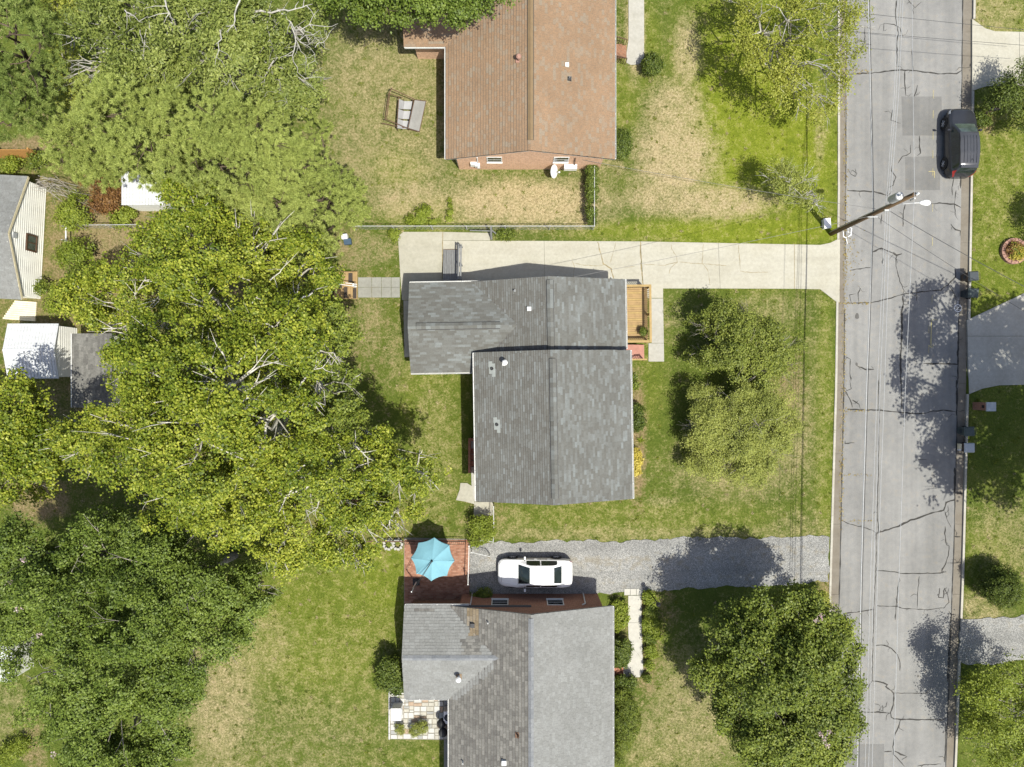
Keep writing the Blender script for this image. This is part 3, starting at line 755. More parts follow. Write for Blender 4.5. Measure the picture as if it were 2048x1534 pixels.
# joints and weed-filled cracks in the driveway
DC = [[(1025, 405), (1030, 600), (1045, 745)], [(690, 410), (715, 510), (735, 580), (795, 620), (815, 700)], [(830, 415), (810, 500), (790, 570)], [(485, 540), (505, 600), (500, 690)],
      [(1270, 430), (1270, 465), (1310, 530), (1315, 570), (1265, 610), (1250, 660)], [(1520, 425), (1510, 580), (1555, 630), (1575, 750)], [(1795, 430), (1810, 640)], [(735, 590), (690, 600), (580, 590), (505, 575)],
      [(1315, 570), (1200, 595), (1050, 585)], [(1330, 568), (1500, 580), (1700, 595)], [(1810, 640), (1900, 650), (2030, 645)], [(900, 610), (980, 600)]]
for k, pl in enumerate(DC):
    pts = [P(1020 + a / Zf, 380 + b / Zf)[:2] for a, b in pl]
    ribbon(MB(), pts, 0.06 if k in (0, 1) else 0.024, 0.039 + 0.0012 * (k % 5), 0.02, rgc, 0.15, 0.6).build('crack', M['crack_dirt'], drive)
MB().prism(W([(1588, 489), (1588.9, 489), (1588.9, 577), (1588, 577)]), 0, 0.036).build('joint', M['crack_dirt'], drive)
ribbon(MB(), [P(885.6, 464)[:2], P(885.6, 560)[:2]], 0.06, 0.041, 0.012, rgc, 0.2, .6).build('joint', M['crack_dirt'], drive)

# ================================================================== HOUSES
def sec(axis, c, a0, a1, hneg, hpos, ze, zr, **k):
    d = dict(axis=axis, c=c, a0=a0, a1=a1, hn=hneg, hp=hpos, ze=ze, zr=zr); d.update(k); return d
def sec_z(s, x, y):
    u, v = (y, x) if s['axis'] == 'Y' else (x, y)
    if u < s['a0'] - 1e-6 or u > s['a1'] + 1e-6: return -9
    d = v - s['c']; h = s['hp'] if d > 0 else s['hn']
    if abs(d) > h: return -9
    return s['zr'] - (s['zr'] - s['ze']) * abs(d) / h
def to_xy(s, u, v): return (v, u) if s['axis'] == 'Y' else (u, v)

def roof(root, secs, idx, mats, rg, course=0.145, tab=(0.22, 0.5), ridge=None, patch=None, soffit='roof_felt', lift=0.012, line=()):
    s = secs[idx]; others = [q for i, q in enumerate(secs) if i != idx]
    for side in (-1, 1):
        hw = s['hp'] if side > 0 else s['hn']; sl = (s['zr'] - s['ze']) / hw
        u0, u1 = s['a0'], s['a1']
        def pt(u, d, dz=0.0):
            x, y = to_xy(s, u, s['c'] + side * d); return (x, y, s['zr'] - sl * d + dz)
        ring = [pt(u0, 0), pt(u1, 0), pt(u1, hw), pt(u0, hw)]
        vs = ring + [(p[0], p[1], p[2] - 0.14) for p in ring]
        a = (ring[1][0] - ring[0][0]) * (ring[2][1] - ring[1][1]) - (ring[1][1] - ring[0][1]) * (ring[2][0] - ring[1][0])
        fs = [(0, 1, 2, 3), (7, 6, 5, 4), (0, 4, 5, 1), (1, 5, 6, 2), (2, 6, 7, 3), (3, 7, 4, 0)]
        if a < 0: fs = [f[::-1] for f in fs]
        deck = MB().add(vs, fs).build('roof_plane', M[soffit], root)
        groups = {}
        n = int(math.hypot(hw, hw * sl) / course); dd = hw / n
        for r in range(n):
            dlo = hw - r * dd + (0.03 if r == 0 else 0.012); dhi = max(hw - (r + 1) * dd, 0.0)
            u = u0 - rg.uniform(0, tab[1])
            while u < u1:
                w = rg.uniform(*tab); a_, b_ = max(u, u0 - 0.015), min(u + w - 0.006, u1 + 0.015); u += w
                if b_ - a_ < 0.02: continue
                mx, my = to_xy(s, (a_ + b_) / 2, s['c'] + side * (dlo + dhi) / 2)
                zc = s['zr'] - sl * (dlo + dhi) / 2
                if any(sec_z(q, mx, my) > zc + 0.03 for q in others): continue
                mk = mats[side]
                if patch:
                    k = patch(mx, my, rg)
                    if k: mk = k
                lo = lift * rg.uniform(0.75, 1.6)
                q = [pt(a_, dlo, lo), pt(b_, dlo, lo), pt(b_, dhi, 0.004), pt(a_, dhi, 0.004)]
                bt = [pt(a_, dlo, -0.004), pt(b_, dlo, -0.004), pt(b_, dlo, lo), pt(a_, dlo, lo)]
                if a < 0: q, bt = q[::-1], bt[::-1]
                g = groups.setdefault(mk, ([], []))
                rv = rg.random() ** 1.25
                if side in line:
                    g2 = groups.setdefault('course_dirt_shade', ([], []))
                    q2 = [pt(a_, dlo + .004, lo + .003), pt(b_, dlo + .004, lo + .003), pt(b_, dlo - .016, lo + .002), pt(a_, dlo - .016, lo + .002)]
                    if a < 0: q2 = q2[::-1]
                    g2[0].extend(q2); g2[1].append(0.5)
                g[0].extend(q + bt[::-1]); g[1].extend([rv, rv * 0.4])
        for mk, (vv, rr) in groups.items():
            np_mesh('shingles', np.array(vv), 4, M[mk], deck, {'rnd': rr}, kind='stuff')
    if ridge:
        ua, ub, hw_, hh, mk = ridge
        vs = []
        for u in (ua, ub):
            for d, dz in ((-hw_, 0.012), (-hw_, hh), (0, hh + 0.03), (hw_, hh), (hw_, 0.012)):
                side = 1 if d > 0 else -1; h2 = s['hp'] if d > 0 else s['hn']
                x, y = to_xy(s, u, s['c'] + d); vs.append((x, y, s['zr'] - (s['zr'] - s['ze']) / h2 * abs(d) + dz))
        fs = [(0, 1, 6, 5), (1, 2, 7, 6), (2, 3, 8, 7), (3, 4, 9, 8), (0, 1, 2, 3, 4), (9, 8, 7, 6, 5)]
        MB().add(vs, fs).build('ridge_vent', M[mk[0]], root)
        for d in ((-hw_ - 0.012, hw_ + 0.012) if hh > .03 else ()):       # dark slot along the vent
            h2 = s['hp'] if d > 0 else s['hn']
            zz = s['zr'] - (s['zr'] - s['ze']) / h2 * abs(d) + 0.022
            A = to_xy(s, ua, s['c'] + d); B = to_xy(s, ub, s['c'] + d)
            MB().beam((A[0], A[1], zz), (B[0], B[1], zz), 0.05, 0.014).build('vent_slot', M['dark_vent'], root)
        for d in ():
            pass
        if len(mk) > 1:                               # cap shingles over the vent
            L = ub - ua; k = int(L / 0.28); vv = []; rr = []
            for i in range(k):
                x0 = ua + L * i / k; x1 = ua + L * (i + 1) / k + 0.02
                for d0, d1 in ((-hw_, 0), (0, hw_)):
                    qs = []
                    for (u, d, e) in ((x0, d0, .006), (x1, d0, .014), (x1, d1, .014), (x0, d1, .006)):
                        h2 = s['hp'] if d > 0 else s['hn']
                        x, y = to_xy(s, u, s['c'] + d)
                        qs.append((x, y, s['zr'] - (s['zr'] - s['ze']) / h2 * abs(d) + hh + e + (0.03 if d == 0 else 0)))
                    vv += qs; v = rg.random(); rr.append(v)
            np_mesh('ridge_caps', np.array(vv), 4, M[mk[1]], root, {'rnd': rr}, kind='stuff')

def gable_body(root, s, mat, inset_eave=0.4, inset_end=(0.25, 0.25), z0=-0.1, drop=0.16):
    a0, a1 = s['a0'] + inset_end[0], s['a1'] - inset_end[1]
    sln = (s['zr'] - s['ze']) / s['hn']; slp = (s['zr'] - s['ze']) / s['hp']
    prof = [(-s['hn'] + inset_eave, z0), (-s['hn'] + inset_eave, s['ze'] + sln * inset_eave - drop), (0, s['zr'] - drop), (s['hp'] - inset_eave, s['ze'] + slp * inset_eave - drop), (s['hp'] - inset_eave, z0)]
    vs = []
    for u in (a0, a1):
        for d, z in prof:
            x, y = to_xy(s, u, s['c'] + d); vs.append((x, y, z))
    n = 5
    fs = [(0, 1, 2, 3, 4), (9, 8, 7, 6, 5)] + [(i, i + n, (i + 1) % n + n, (i + 1) % n) for i in range(n)]
    return MB().add(vs, fs).build('wall', mat, root)

def gutter_run(root, a, b, z, mat='white_gutter', brackets=True, out=(1, 0)):
    """open K-style channel with hangers"""
    mb = MB(); ox, oy = out
    mb.beam((a[0] + ox * .012, a[1] + oy * .012, z - .06), (b[0] + ox * .012, b[1] + oy * .012, z - .06), .02, .12)
    mb.beam((a[0] + ox * .092, a[1] + oy * .092, z - .055), (b[0] + ox * .092, b[1] + oy * .092, z - .055), .016, .11)
    mb.beam((a[0] + ox * .053, a[1] + oy * .053, z - .11), (b[0] + ox * .053, b[1] + oy * .053, z - .11), .062, .014)
    g = mb.build('gutter', M[mat], root)
    if brackets:
        L = math.hypot(b[0] - a[0], b[1] - a[1]); n = max(2, int(L / 0.9))
        for i in range(n + 1):
            t = i / n; x = a[0] + (b[0] - a[0]) * t; y = a[1] + (b[1] - a[1]) * t
            MB().beam((x + ox * .02, y + oy * .02, z - .005), (x + ox * .088, y + oy * .088, z - .005), .03, .01).build('hanger', M[mat], g)
    return g

def rake_board(root, s, u, mat='white_paint', th=0.03):
    for side in (-1, 1):
        h = s['hp'] if side > 0 else s['hn']
        A = to_xy(s, u, s['c']); B = to_xy(s, u, s['c'] + side * h)
        MB().beam((A[0], A[1], s['zr'] - .10), (B[0], B[1], s['ze'] - .10), th, 0.16).build('rake_board', M[mat], root)

def pipe_vent(root, px, py, z, r=0.05, h=0.35, mat='white_plastic', cap=False, flash=None):
    x, y = PX(px, z), PY(py, z)
    v = MB().lathe((x, y, z - 0.1), [(r, 0), (r, h + .1), (r * .7, h + .1), (r * .7, h * .6)], 10).build('vent_pipe', M[mat], root, smooth=False)
    if cap: MB().lathe((x, y, z + h - .02), [(r * 1.9, 0), (r * 1.9, .05), (r * 1.1, .13)], 12).build('vent_cap', M[mat], v)
    if flash: MB().box((x, y, z + .02), (.34, .34, .03)).build('flashing', M[flash], v)
    return v
def box_vent(root, px, py, z, d=0.3, h=0.14, mat='pale_metal', dx=None):
    x, y = PX(px, z), PY(py, z)
    mb = MB().box((x, y, z + h / 2 - .05), (dx or d, d, h + .1), 0, 0, 0.86)
    v = mb.build('roof_vent', M[mat], root)
    return v
def window_y(root, x, z, w, h, yw, face, frame='white_paint', sill=True):
    """window in a wall that faces +y or -y"""
    f = MB()
    for sx in (-1, 1): f.box((x + sx * (w / 2 + .03), yw + face * .01, z), (.06, .05, h + .12))
    for sz in (-1, 1): f.box((x, yw + face * .01, z + sz * (h / 2 + .03)), (w, .048, .06))
    f.box((x, yw + face * .01, z), (w, .03, .03))
    fr = f.build('window', M[frame], root)
    MB().box((x, yw + face * .008, z), (w, .02, h)).build('pane', M['window_glass'], fr)
    if sill: MB().box((x, yw + face * .045, z - h / 2 - .09), (w + .16, .09, .05)).build('sill', M[frame], fr)
    return fr
rgr = random.Random(21)

# ---- grey split-level house
gx, gy = PX(1106), PY(790)
grey = empty('split_level_house', (gx, gy, 0), 'grey shingled split-level house with stepped roof beside the concrete driveway', 'house', rz=math.radians(0.95))
GL = sec('Y', 2.42, -7.12, 1.97, 4.68, 4.84, 3.6, 5.4)
GU = sec('Y', 2.38, 1.45, 6.42, 4.74, 4.76, 2.8, 4.5)
GE = sec('X', 3.62, -6.27, 2.0, 2.81, 2.77, 2.8, 3.8)
GS = [GL, GU, GE]
roof(grey, GS, 0, {-1: 'grey_shingle', 1: 'grey_shingle'}, rgr, ridge=(-6.75, 1.45, 0.19, 0.08, ('roof_felt', 'grey_shingle')), lift=0.017, line=(-1,))  # west strips here and on the next roof paint in shingle-edge shade
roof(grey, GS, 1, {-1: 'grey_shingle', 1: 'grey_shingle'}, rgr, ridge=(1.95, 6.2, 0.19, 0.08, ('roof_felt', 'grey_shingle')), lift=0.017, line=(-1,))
roof(grey, GS, 2, {-1: 'grey_shingle', 1: 'grey_shingle'}, rgr, ridge=(-5.75, -0.65, 0.19, 0.08, ('roof_felt', 'grey_shingle')), lift=0.014)
gable_body(grey, GL, M['brown_brick'], 0.42, (0.25, 0.25)); gable_body(grey, GU, M['white_siding'], 0.42, (0.1, 0.25)); gable_body(grey, GE, M['white_siding'], 0.4, (0.22, 0.5))
for s_, u in ((GL, -7.10), (GL, 1.95), (GU, 6.40), (GE, -6.25)): rake_board(grey, s_, u, 'white_paint')
gutter_run(grey, (7.275, -7.1), (7.275, 1.95), 3.6, out=(1, 0)); gutter_run(grey, (-2.27, -7.1), (-2.27, 1.95), 3.6, out=(-1, 0))
gutter_run(grey, (7.155, 2.1), (7.155, 6.4), 2.8, out=(1, 0))
gutter_run(grey, (-6.25, 6.395), (-1.9, 6.395), 2.8, out=(0, 1)); gutter_run(grey, (-6.25, .805), (-2.5, .805), 2.8, out=(0, -1))
pipe_vent(grey, 1011, 724, 4.3, .09, .55, 'white_plastic', True, 'pale_metal')
for (a, b) in ((985, 735), (993, 847)):
    zz = sec_z(GL, PX(a, 4.3), PY(b, 4.3)); x, y = PX(a, zz), PY(b, zz)
    v = MB().lathe((x, y, zz - .1), [(.16, 0), (.10, .16), (.07, .26), (.05, .26), (.05, .15)], 12).build('vent_boot', M['dark_vent'], grey)
    for (dx, dy, w, h) in ((0, 0, .36, .62), (-.1, .27, .24, .34), (.1, -.25, .2, .5)):
        sl = (GL['zr'] - GL['ze']) / GL['hn']; xc = x + dx
        q = [(xc - w / 2, y + dy - h / 2), (xc + w / 2, y + dy - h / 2), (xc + w / 2, y + dy + h / 2), (xc - w / 2, y + dy + h / 2)]
        MB().prism(q, [sec_z(GL, p[0], p[1]) - .01 for p in q], [sec_z(GL, p[0], p[1]) + .036 + .002 * (dx + .2) * 10 for p in q]).build('flashing', M['flash_grey'], v)
zz = sec_z(GU, PX(1061, 4.1), PY(617, 4.1)); box_vent(grey, 1061, 617, zz, .3, .14, 'galvanised')
MB().box((PX(1061, zz + .1), PY(617, zz + .1), zz + .1), (.17, .17, .05)).build('vent_hood', M['dark_vent'], grey)
pipe_vent(grey, 1033, 581, sec_z(GU, PX(1033, 4), PY(581, 4)), .06, .28, 'galvanised')
MB().box((PX(1226, 2.7), PY(557, 2.7), 2.6), (.06, .05, .4)).build('service_bracket', M['galvanised'], grey)
# brick area wall and cellar steps behind the house
bw = empty('brick_stair_wall', (PX(943), PY(910), 0), 'low red brick stair wall behind the grey house', 'brick wall')
MB().bbox(PX(937.5), PX(942), PY(944), PY(876), -.1, .55).build('side_wall', M['red_brick'], bw)
MB().bbox(PX(942.1), PX(952), PY(881), PY(876), -.1, .55).build('end_wall', M['red_brick'], bw)
for i in range(4): MB().bbox(PX(942.2), PX(951), PY(944 - i * 12), PY(933 - i * 12), -.1, .30 - .08 * i).build('step', M['red_brick'], bw)
pd = MB().prism(rough_poly(W([(921, 966), (934, 966), (945, 973), (949, 1008), (930, 1003), (912, 1000)]), .4, .05, 9), -.1, .03).build('stone_pad', M['pad_concrete']); pd['kind'] = 'structure'
p2 = MB().prism(W([(949, 1004), (986, 1004), (986, 1032), (947, 1032)]), -.1, .025).build('side_pad', M['pad_concrete']); p2['kind'] = 'structure'
HARD += [W([(915, 966), (949, 966), (949, 1008), (912, 1003)]), W([(947, 1004), (986, 1004), (986, 1032), (947, 1032)])]
p3 = MB().prism(W([(941, 880), (952, 880), (955, 1003), (944, 1003)]), -.1, .018).build('house_strip', M['walk_concrete']); p3['kind'] = 'structure'

# ---- brown-roofed house
brown = empty('brown_roof_house', (PX(1060), PY(150), 0), 'salmon brick house with brown shingled roof and tan ridge cap', 'house')
BM = sec('Y', 1.11, 13.98, 29.0, 5.22, 5.28, 2.8, 4.5)
BE = sec('X', 24.25, -6.73, 1.2, 3.25, 3.25, 2.8, 3.88)
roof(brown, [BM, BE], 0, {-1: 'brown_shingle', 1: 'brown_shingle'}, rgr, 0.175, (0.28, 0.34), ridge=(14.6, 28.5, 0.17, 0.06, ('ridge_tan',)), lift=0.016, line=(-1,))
roof(brown, [BM, BE], 1, {-1: 'brown_shingle', 1: 'brown_shingle'}, rgr, 0.145, (0.28, 0.34), lift=0.013)
gable_body(brown, BM, M['salmon_brick'], 0.62, (0.20, 0.25), drop=0.17)
gable_body(brown, BE, M['salmon_brick'], 0.5, (0.5, 0.5))
rake_board(brown, BM, 13.995, 'white_paint')
gutter_run(brown, (6.39, 14.0), (6.39, 28.9), 2.8, out=(1, 0)); gutter_run(brown, (-4.11, 14.0), (-4.11, 20.9), 2.8, out=(-1, 0))
gutter_run(brown, (-6.7, 21.0), (-4.2, 21.0), 2.8, out=(0, -1))
window_y(brown, PX(989, 1.9), 2.1, .85, .9, 14.18, -1); window_y(brown, PX(1122, 1.9), 2.1, .85, .9, 14.18, -1)
zz = sec_z(BM, PX(1037, 4.2), PY(118, 4.2)); pipe_vent(brown, 1037, 120, zz, .085, .5, 'pink_block', True, 'pink_block')
box_vent(brown, 1134, 130, sec_z(BM, PX(1134, 4), PY(130, 4)), .26, .1, 'white_plastic')
zz = sec_z(BM, PX(1139, 4), PY(157, 4)); box_vent(brown, 1139, 158, zz, .26, .1, 'dark_vent'); pipe_vent(brown, 1139, 156, zz + .05, .04, .2, 'galvanised')
# service panel and meters on the wall
mt = MB().box((PX(948, 1.3), 14.1, 1.35), (.42, .16, .5)).box((PX(955, 1.3), 14.08, 1.2), (.3, .2, .36)).build('meter_box', M['white_plastic'], brown)
MB().lathe((PX(957, 1.3), 13.99, 1.28), [(.11, 0), (.11, -.1), (.08, -.14)], 12, axis='Y').build('meter', M['pale_metal'], mt)
MB().tube([(PX(955, 2), 14.13, 1.5), (PX(955, 2), 14.13, 2.6)], .035, 8).build('conduit', M['white_plastic'], mt)
dsp = MB().tube([(-4.0, 14.4, 2.7), (-3.6, 14.4, 2.5), (-3.55, 14.4, .1)], .04, 8).build('downspout', M['white_gutter'], brown)
cc = MB().box((PX(1141, 1.0), 14.02, .95), (.82, .28, .5)).build('cabinet', M['white_plastic'], brown)
MB().tube([(PX(1148, .8), 14.1, 1.1), (PX(1148, 1.5), 14.13, 2.5)], .03, 6).build('conduit', M['rust_metal'], brown)

# ---- lower grey house
pale = empty('l_shaped_house', (PX(1060), PY(1380), 0), 'L-shaped brick house with pale grey patched shingle roof by the gravel drive', 'house')
LM = sec('Y', 1.14, -30.0, -13.86, 5.04, 5.12, 2.8, 4.5)
LE = sec('X', -16.72, -6.70, 1.2, 2.9, 2.88, 2.8, 3.8)
def patch_fn(x, y, rg):
    z = max(sec_z(LM, x, y), sec_z(LE, x, y))
    px = CX + x * F / (H - z); py = CY - y * F / (H - z)
    if 936 < px < 958 and 1218 < py < 1272: return 'tan_shingle'
    if 928 + rg.uniform(-6, 3) < px < 963 + rg.uniform(-5, 5) and 1272 < py < 1310: return 'worn_shingle'
    if 806 < px < 990 and 1214 < py < 1226 and 830 < px < 872: return 'worn_shingle'
    if py > 1396 - (px - 900) * 0.93 and 900 < px < 985 and 1320 < py < 1400 and py < 1400 - (px - 912) * 0.8: return 'pale_shingle'
    return None
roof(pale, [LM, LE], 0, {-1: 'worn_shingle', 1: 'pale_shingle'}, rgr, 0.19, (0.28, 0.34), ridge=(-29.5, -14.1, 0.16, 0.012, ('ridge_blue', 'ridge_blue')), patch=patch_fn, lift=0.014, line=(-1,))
roof(pale, [LM, LE], 1, {-1: 'pale_shingle', 1: 'pale_shingle'}, rgr, 0.17, (0.28, 0.34), ridge=(-6.65, -.6, 0.16, 0.012, ('ridge_blue', 'ridge_blue')), patch=patch_fn, lift=0.015)
gable_body(pale, LM, M['red_brick'], 0.6, (0.25, 0.06), drop=.17); gable_body(pale, LE, M['brown_brick'], 0.45, (0.25, 0.5))
rake_board(pale, LM, -13.88, 'white_paint'); rake_board(pale, LE, -6.68, 'white_paint')
gutter_run(pale, (6.26, -29.9), (6.26, -13.9), 2.8, out=(1, 0)); gutter_run(pale, (-3.9, -29.9), (-3.9, -19.7), 2.8, out=(-1, 0))
gutter_run(pale, (-6.65, -13.84), (-2.7, -13.84), 2.8, out=(0, 1)); gutter_run(pale, (-6.65, -19.62), (-3.95, -19.62), 2.8, out=(0, -1))
window_y(pale, PX(1000, 1.6), 1.9, .95, 1.0, -13.92, 1); window_y(pale, PX(1110, 1.6), 1.9, .95, 1.0, -13.92, 1)
def rz_(s, px, py, z=3.8): return sec_z(s, PX(px, z), PY(py, z))
box_vent(pale, 945, 1250, max(rz_(LE, 945, 1250), rz_(LM, 945, 1250)), .3, .16, 'dark_vent')
pipe_vent(pale, 976, 1244, max(rz_(LM, 976, 1244), rz_(LE, 976, 1244)), .04, .3, 'white_plastic')
pipe_vent(pale, 918, 1353, rz_(LE, 918, 1353), .09, .5, 'white_plastic', True, 'old_wood')
pipe_vent(pale, 1036, 1470, rz_(LM, 1036, 1470), .05, .35, 'rust_metal', False, 'rust_metal')
pipe_vent(pale, 926, 1523, rz_(LM, 926, 1523), .045, .3, 'white_plastic'); box_vent(pale, 1008, 1524, rz_(LM, 1008, 1524), .32, .18, 'white_plastic')
dwn = MB().tube([(PX(1165, 2.6), -13.8, 2.7), (PX(1168, 1.5), -13.86, 2.3), (PX(1167, .3), -13.86, .1)], .04, 8).build('downspout', M['white_gutter'], pale)
MB().tube([(-2.62, -13.78, 2.7), (-2.62, -13.9, 2.4), (-2.62, -13.9, .1)], .04, 8).build('downspout', M['white_gutter'], pale)
stp = empty('brick_steps', (PX(1236), PY(1345), 0), 'red brick front steps joining the white walk to the L-shaped house', 'steps')
for i in range(2): MB().bbox(PX(1222), PX(1246 - i * 8), PY(1355), PY(1332), -.1 if i == 0 else .16, .16 + .16 * i).build('step', M['red_brick'], stp)

# ---- sided outbuilding at the left edge
shed = empty('sided_outbuilding', (PX(30), PY(475), 0), 'white lap-sided outbuilding with pale grey roof and brown-framed window', 'outbuilding', rz=math.radians(-3.0))
SD = sec('X', 9.35, -40.0, -30.95, 3.9, 3.9, 1.95, 3.45)
roof(shed, [SD], 0, {-1: 'pale_shingle', 1: 'pale_shingle'}, rgr, 0.16, (0.3, 0.5))
gable_body(shed, SD, M['white_siding'], 0.25, (0.2, 0.12))
zz = 0.05; k = 0
while zz < 3.1:
    half = 3.66 if zz < 1.8 else max(0.0, (3.3 - zz) / 1.5 * 3.8)
    if half > 0.2:
        b = MB(); y0, y1 = 9.35 - half, 9.35 + half; xw = -31.07
        b.add([(xw + .006, y0, zz + .185), (xw + .075, y0, zz), (xw + .075, y1, zz), (xw + .006, y1, zz + .185), (xw - .004, y0, zz), (xw - .004, y1, zz), (xw - .004, y0, zz + .185), (xw - .004, y1, zz + .185)],
              [(0, 1, 2, 3), (1, 4, 5, 2), (0, 6, 4, 1), (3, 2, 5, 7), (0, 3, 7, 6)])
        b.build('siding_board', M['white_siding'], shed)
    zz += 0.19
rake_board(shed, SD, -30.94, 'cream_wood')
f = MB(); yw = PY(483, 1.2)
for s_ in (-1, 1): f.box((-31.0, yw + s_ * .5, 1.2), (.1, .09, 1.0)); f.box((-31.0, yw, 1.2 + s_ * .46), (.1, .91, .08))
wf = f.box((-31.0, yw, 1.2), (.07, .05, .84)).build('window', M['rust_metal'], shed); MB().box((-31.02, yw, 1.2), (.05, .92, .86)).build('pane', M['green_glass'], wf)
MB().box((-31.0, 9.35, 2.75), (.08, .35, .35)).build('gable_vent', M['bin_grey'], shed)
rp = empty('plank_ramp', (PX(40), PY(622), 0), 'cream plank ramp below the sided outbuilding', 'ramp', rz=math.radians(-4))
for i in range(9):
    y = PY(604 + i * 4.3); x0 = PX(30 - i * 2.6)
    MB().bbox(x0, PX(74), y - .065, y + .065, .02, .12 + .004 * (i % 2)).build('plank', M['cream_wood'], rp)
# ---- white metal shed
ms = empty('metal_shed', (PX(70), PY(705), 0), 'white metal shed with low ribbed roof and pale sided wall', 'shed')
MS = sec('X', PY(700, 2.5), PX(6, 2.4), PX(109, 2.4), 1.78, 1.70, 2.0, 2.45)
MSa = dict(MS)
for side in (-1, 1):
    hw = MS['hp'] if side > 0 else MS['hn']; sl = .45 / hw
    q = [to_xy(MS, u, MS['c'] + side * d) for u, d in ((MS['a0'], 0), (MS['a1'], 0), (MS['a1'], hw), (MS['a0'], hw))]
    zz_ = [2.45, 2.45, 2.0, 2.0]
    if side > 0: pass
    mb = MB()
    ring = [(q[i][0], q[i][1], zz_[i]) for i in range(4)]; vs = ring + [(p[0], p[1], p[2] - .05) for p in ring]
    fs = [(0, 1, 2, 3), (7, 6, 5, 4), (0, 4, 5, 1), (1, 5, 6, 2), (2, 6, 7, 3), (3, 7, 4, 0)]
    if side > 0: pass
    else: fs = [f_[::-1] for f_ in fs]
    fs = [f_[::-1] for f_ in fs]
    rp_ = mb.add(vs, fs).build('roof_panel', M['white_metal_roof'], ms)
    n = 16
    for i in range(n):
        u = MS['a0'] + (MS['a1'] - MS['a0']) * (i + .5) / n
        a = to_xy(MS, u, MS['c'] + side * .03); b = to_xy(MS, u, MS['c'] + side * hw)
        MB().beam((a[0], a[1], 2.45 - sl * .03 + .012), (b[0], b[1], 2.0 + .012), .035, .028).build('roof_rib', M['white_metal_roof'], rp_)
MB().beam((MS['a0'], MS['c'], 2.462), (MS['a1'], MS['c'], 2.462), .12, .02).build('ridge_cap', M['white_metal_roof'], ms)
gable_body(ms, MS, M['white_siding'], .12, (.1, .1), drop=.06)
xw = MS['a1'] - .09
for i in range(10):
    z = .03 + i * .195
    MB().add([(xw, MS['c'] - 1.64, z + .19), (xw + .055, MS['c'] - 1.64, z), (xw + .055, MS['c'] + 1.56, z), (xw, MS['c'] + 1.56, z + .19), (xw - .01, MS['c'] - 1.64, z), (xw - .01, MS['c'] + 1.56, z)],
             [(0, 1, 2, 3), (1, 4, 5, 2)]).build('siding_board', M['white_siding'], ms)
# ---- grey roofed lean-to
lt = empty('grey_lean_to', (PX(172), PY(730), 0), 'low shed with flat dark grey shingled roof and white edge, half under the tree', 'shed')
x0, x1, y0, y1 = PX(143, 2.0), PX(226, 2.0), PY(815, 2.0), PY(667, 2.0)
MB().prism([(x0, y0), (x1, y0), (x1, y1), (x0, y1)], [1.85, 2.05, 2.05, 1.85], [1.95, 2.15, 2.15, 1.95]).build('roof_plane', M['roof_felt'], lt)
vv = []; rr = []
n = int((x1 - x0) / .15)
for i in range(n):
    xa = x0 + (x1 - x0) * i / n; xb = x0 + (x1 - x0) * (i + 1) / n + .01; y = y0
    while y < y1:
        w = rgr.uniform(.25, .36); yb = min(y + w - .006, y1)
        za = 1.95 + .2 * (xa - x0) / (x1 - x0); zb_ = 1.95 + .2 * (xb - x0) / (x1 - x0)
        vv += [(xa, y, za + .014), (xb, y, zb_ + .004), (xb, yb, zb_ + .004), (xa, yb, za + .014)]; rr.append(rgr.random()); y += w
np_mesh('shingles', np.array(vv), 4, M['worn_shingle'], lt, {'rnd': rr}, kind='stuff')
MB().bbox(x0 + .12, x1 - .12, y0 + .12, y1 - .12, -.1, 1.84).build('wall', M['white_siding'], lt)
MB().bbox(x0 - .05, x0 - .003, y0, y1, 1.80, 1.99).build('fascia', M['white_gutter'], lt)
# ---- white ribbed roof under the pine, and one at the lower left edge
def ribbed_roof(nm, label, px0, px1, py0, py1, z):
    r = empty(nm, (PX((px0 + px1) / 2), PY((py0 + py1) / 2), 0), label, 'shed')
    x0, x1, y0, y1 = PX(px0, z), PX(px1, z), PY(py1, z), PY(py0, z)
    MB().bbox(x0 + .1, x1 - .1, y0 + .1, y1 - .1, -.1, z - .06).build('wall', M['white_siding'], r)
    p = MB().bbox(x0, x1, y0, y1, z - .05, z).build('roof_panel', M['white_metal_roof'], r)
    n = int((x1 - x0) / .2)
    for i in range(n): MB().bbox(x0 + (i + .4) * .2, x0 + (i + .4) * .2 + .05, y0, y1, z + .001, z + .035).build('roof_rib', M['white_metal_roof'], p)
ribbed_roof('ribbed_shed', 'small white ribbed-roof shed half hidden under the pale pine', 243, 330, 342, 410, 2.0)
ribbed_roof('edge_shed', 'white flat-roofed shed beside the dense myrtle trees', -60, 24, 1292, 1364, 2.2)

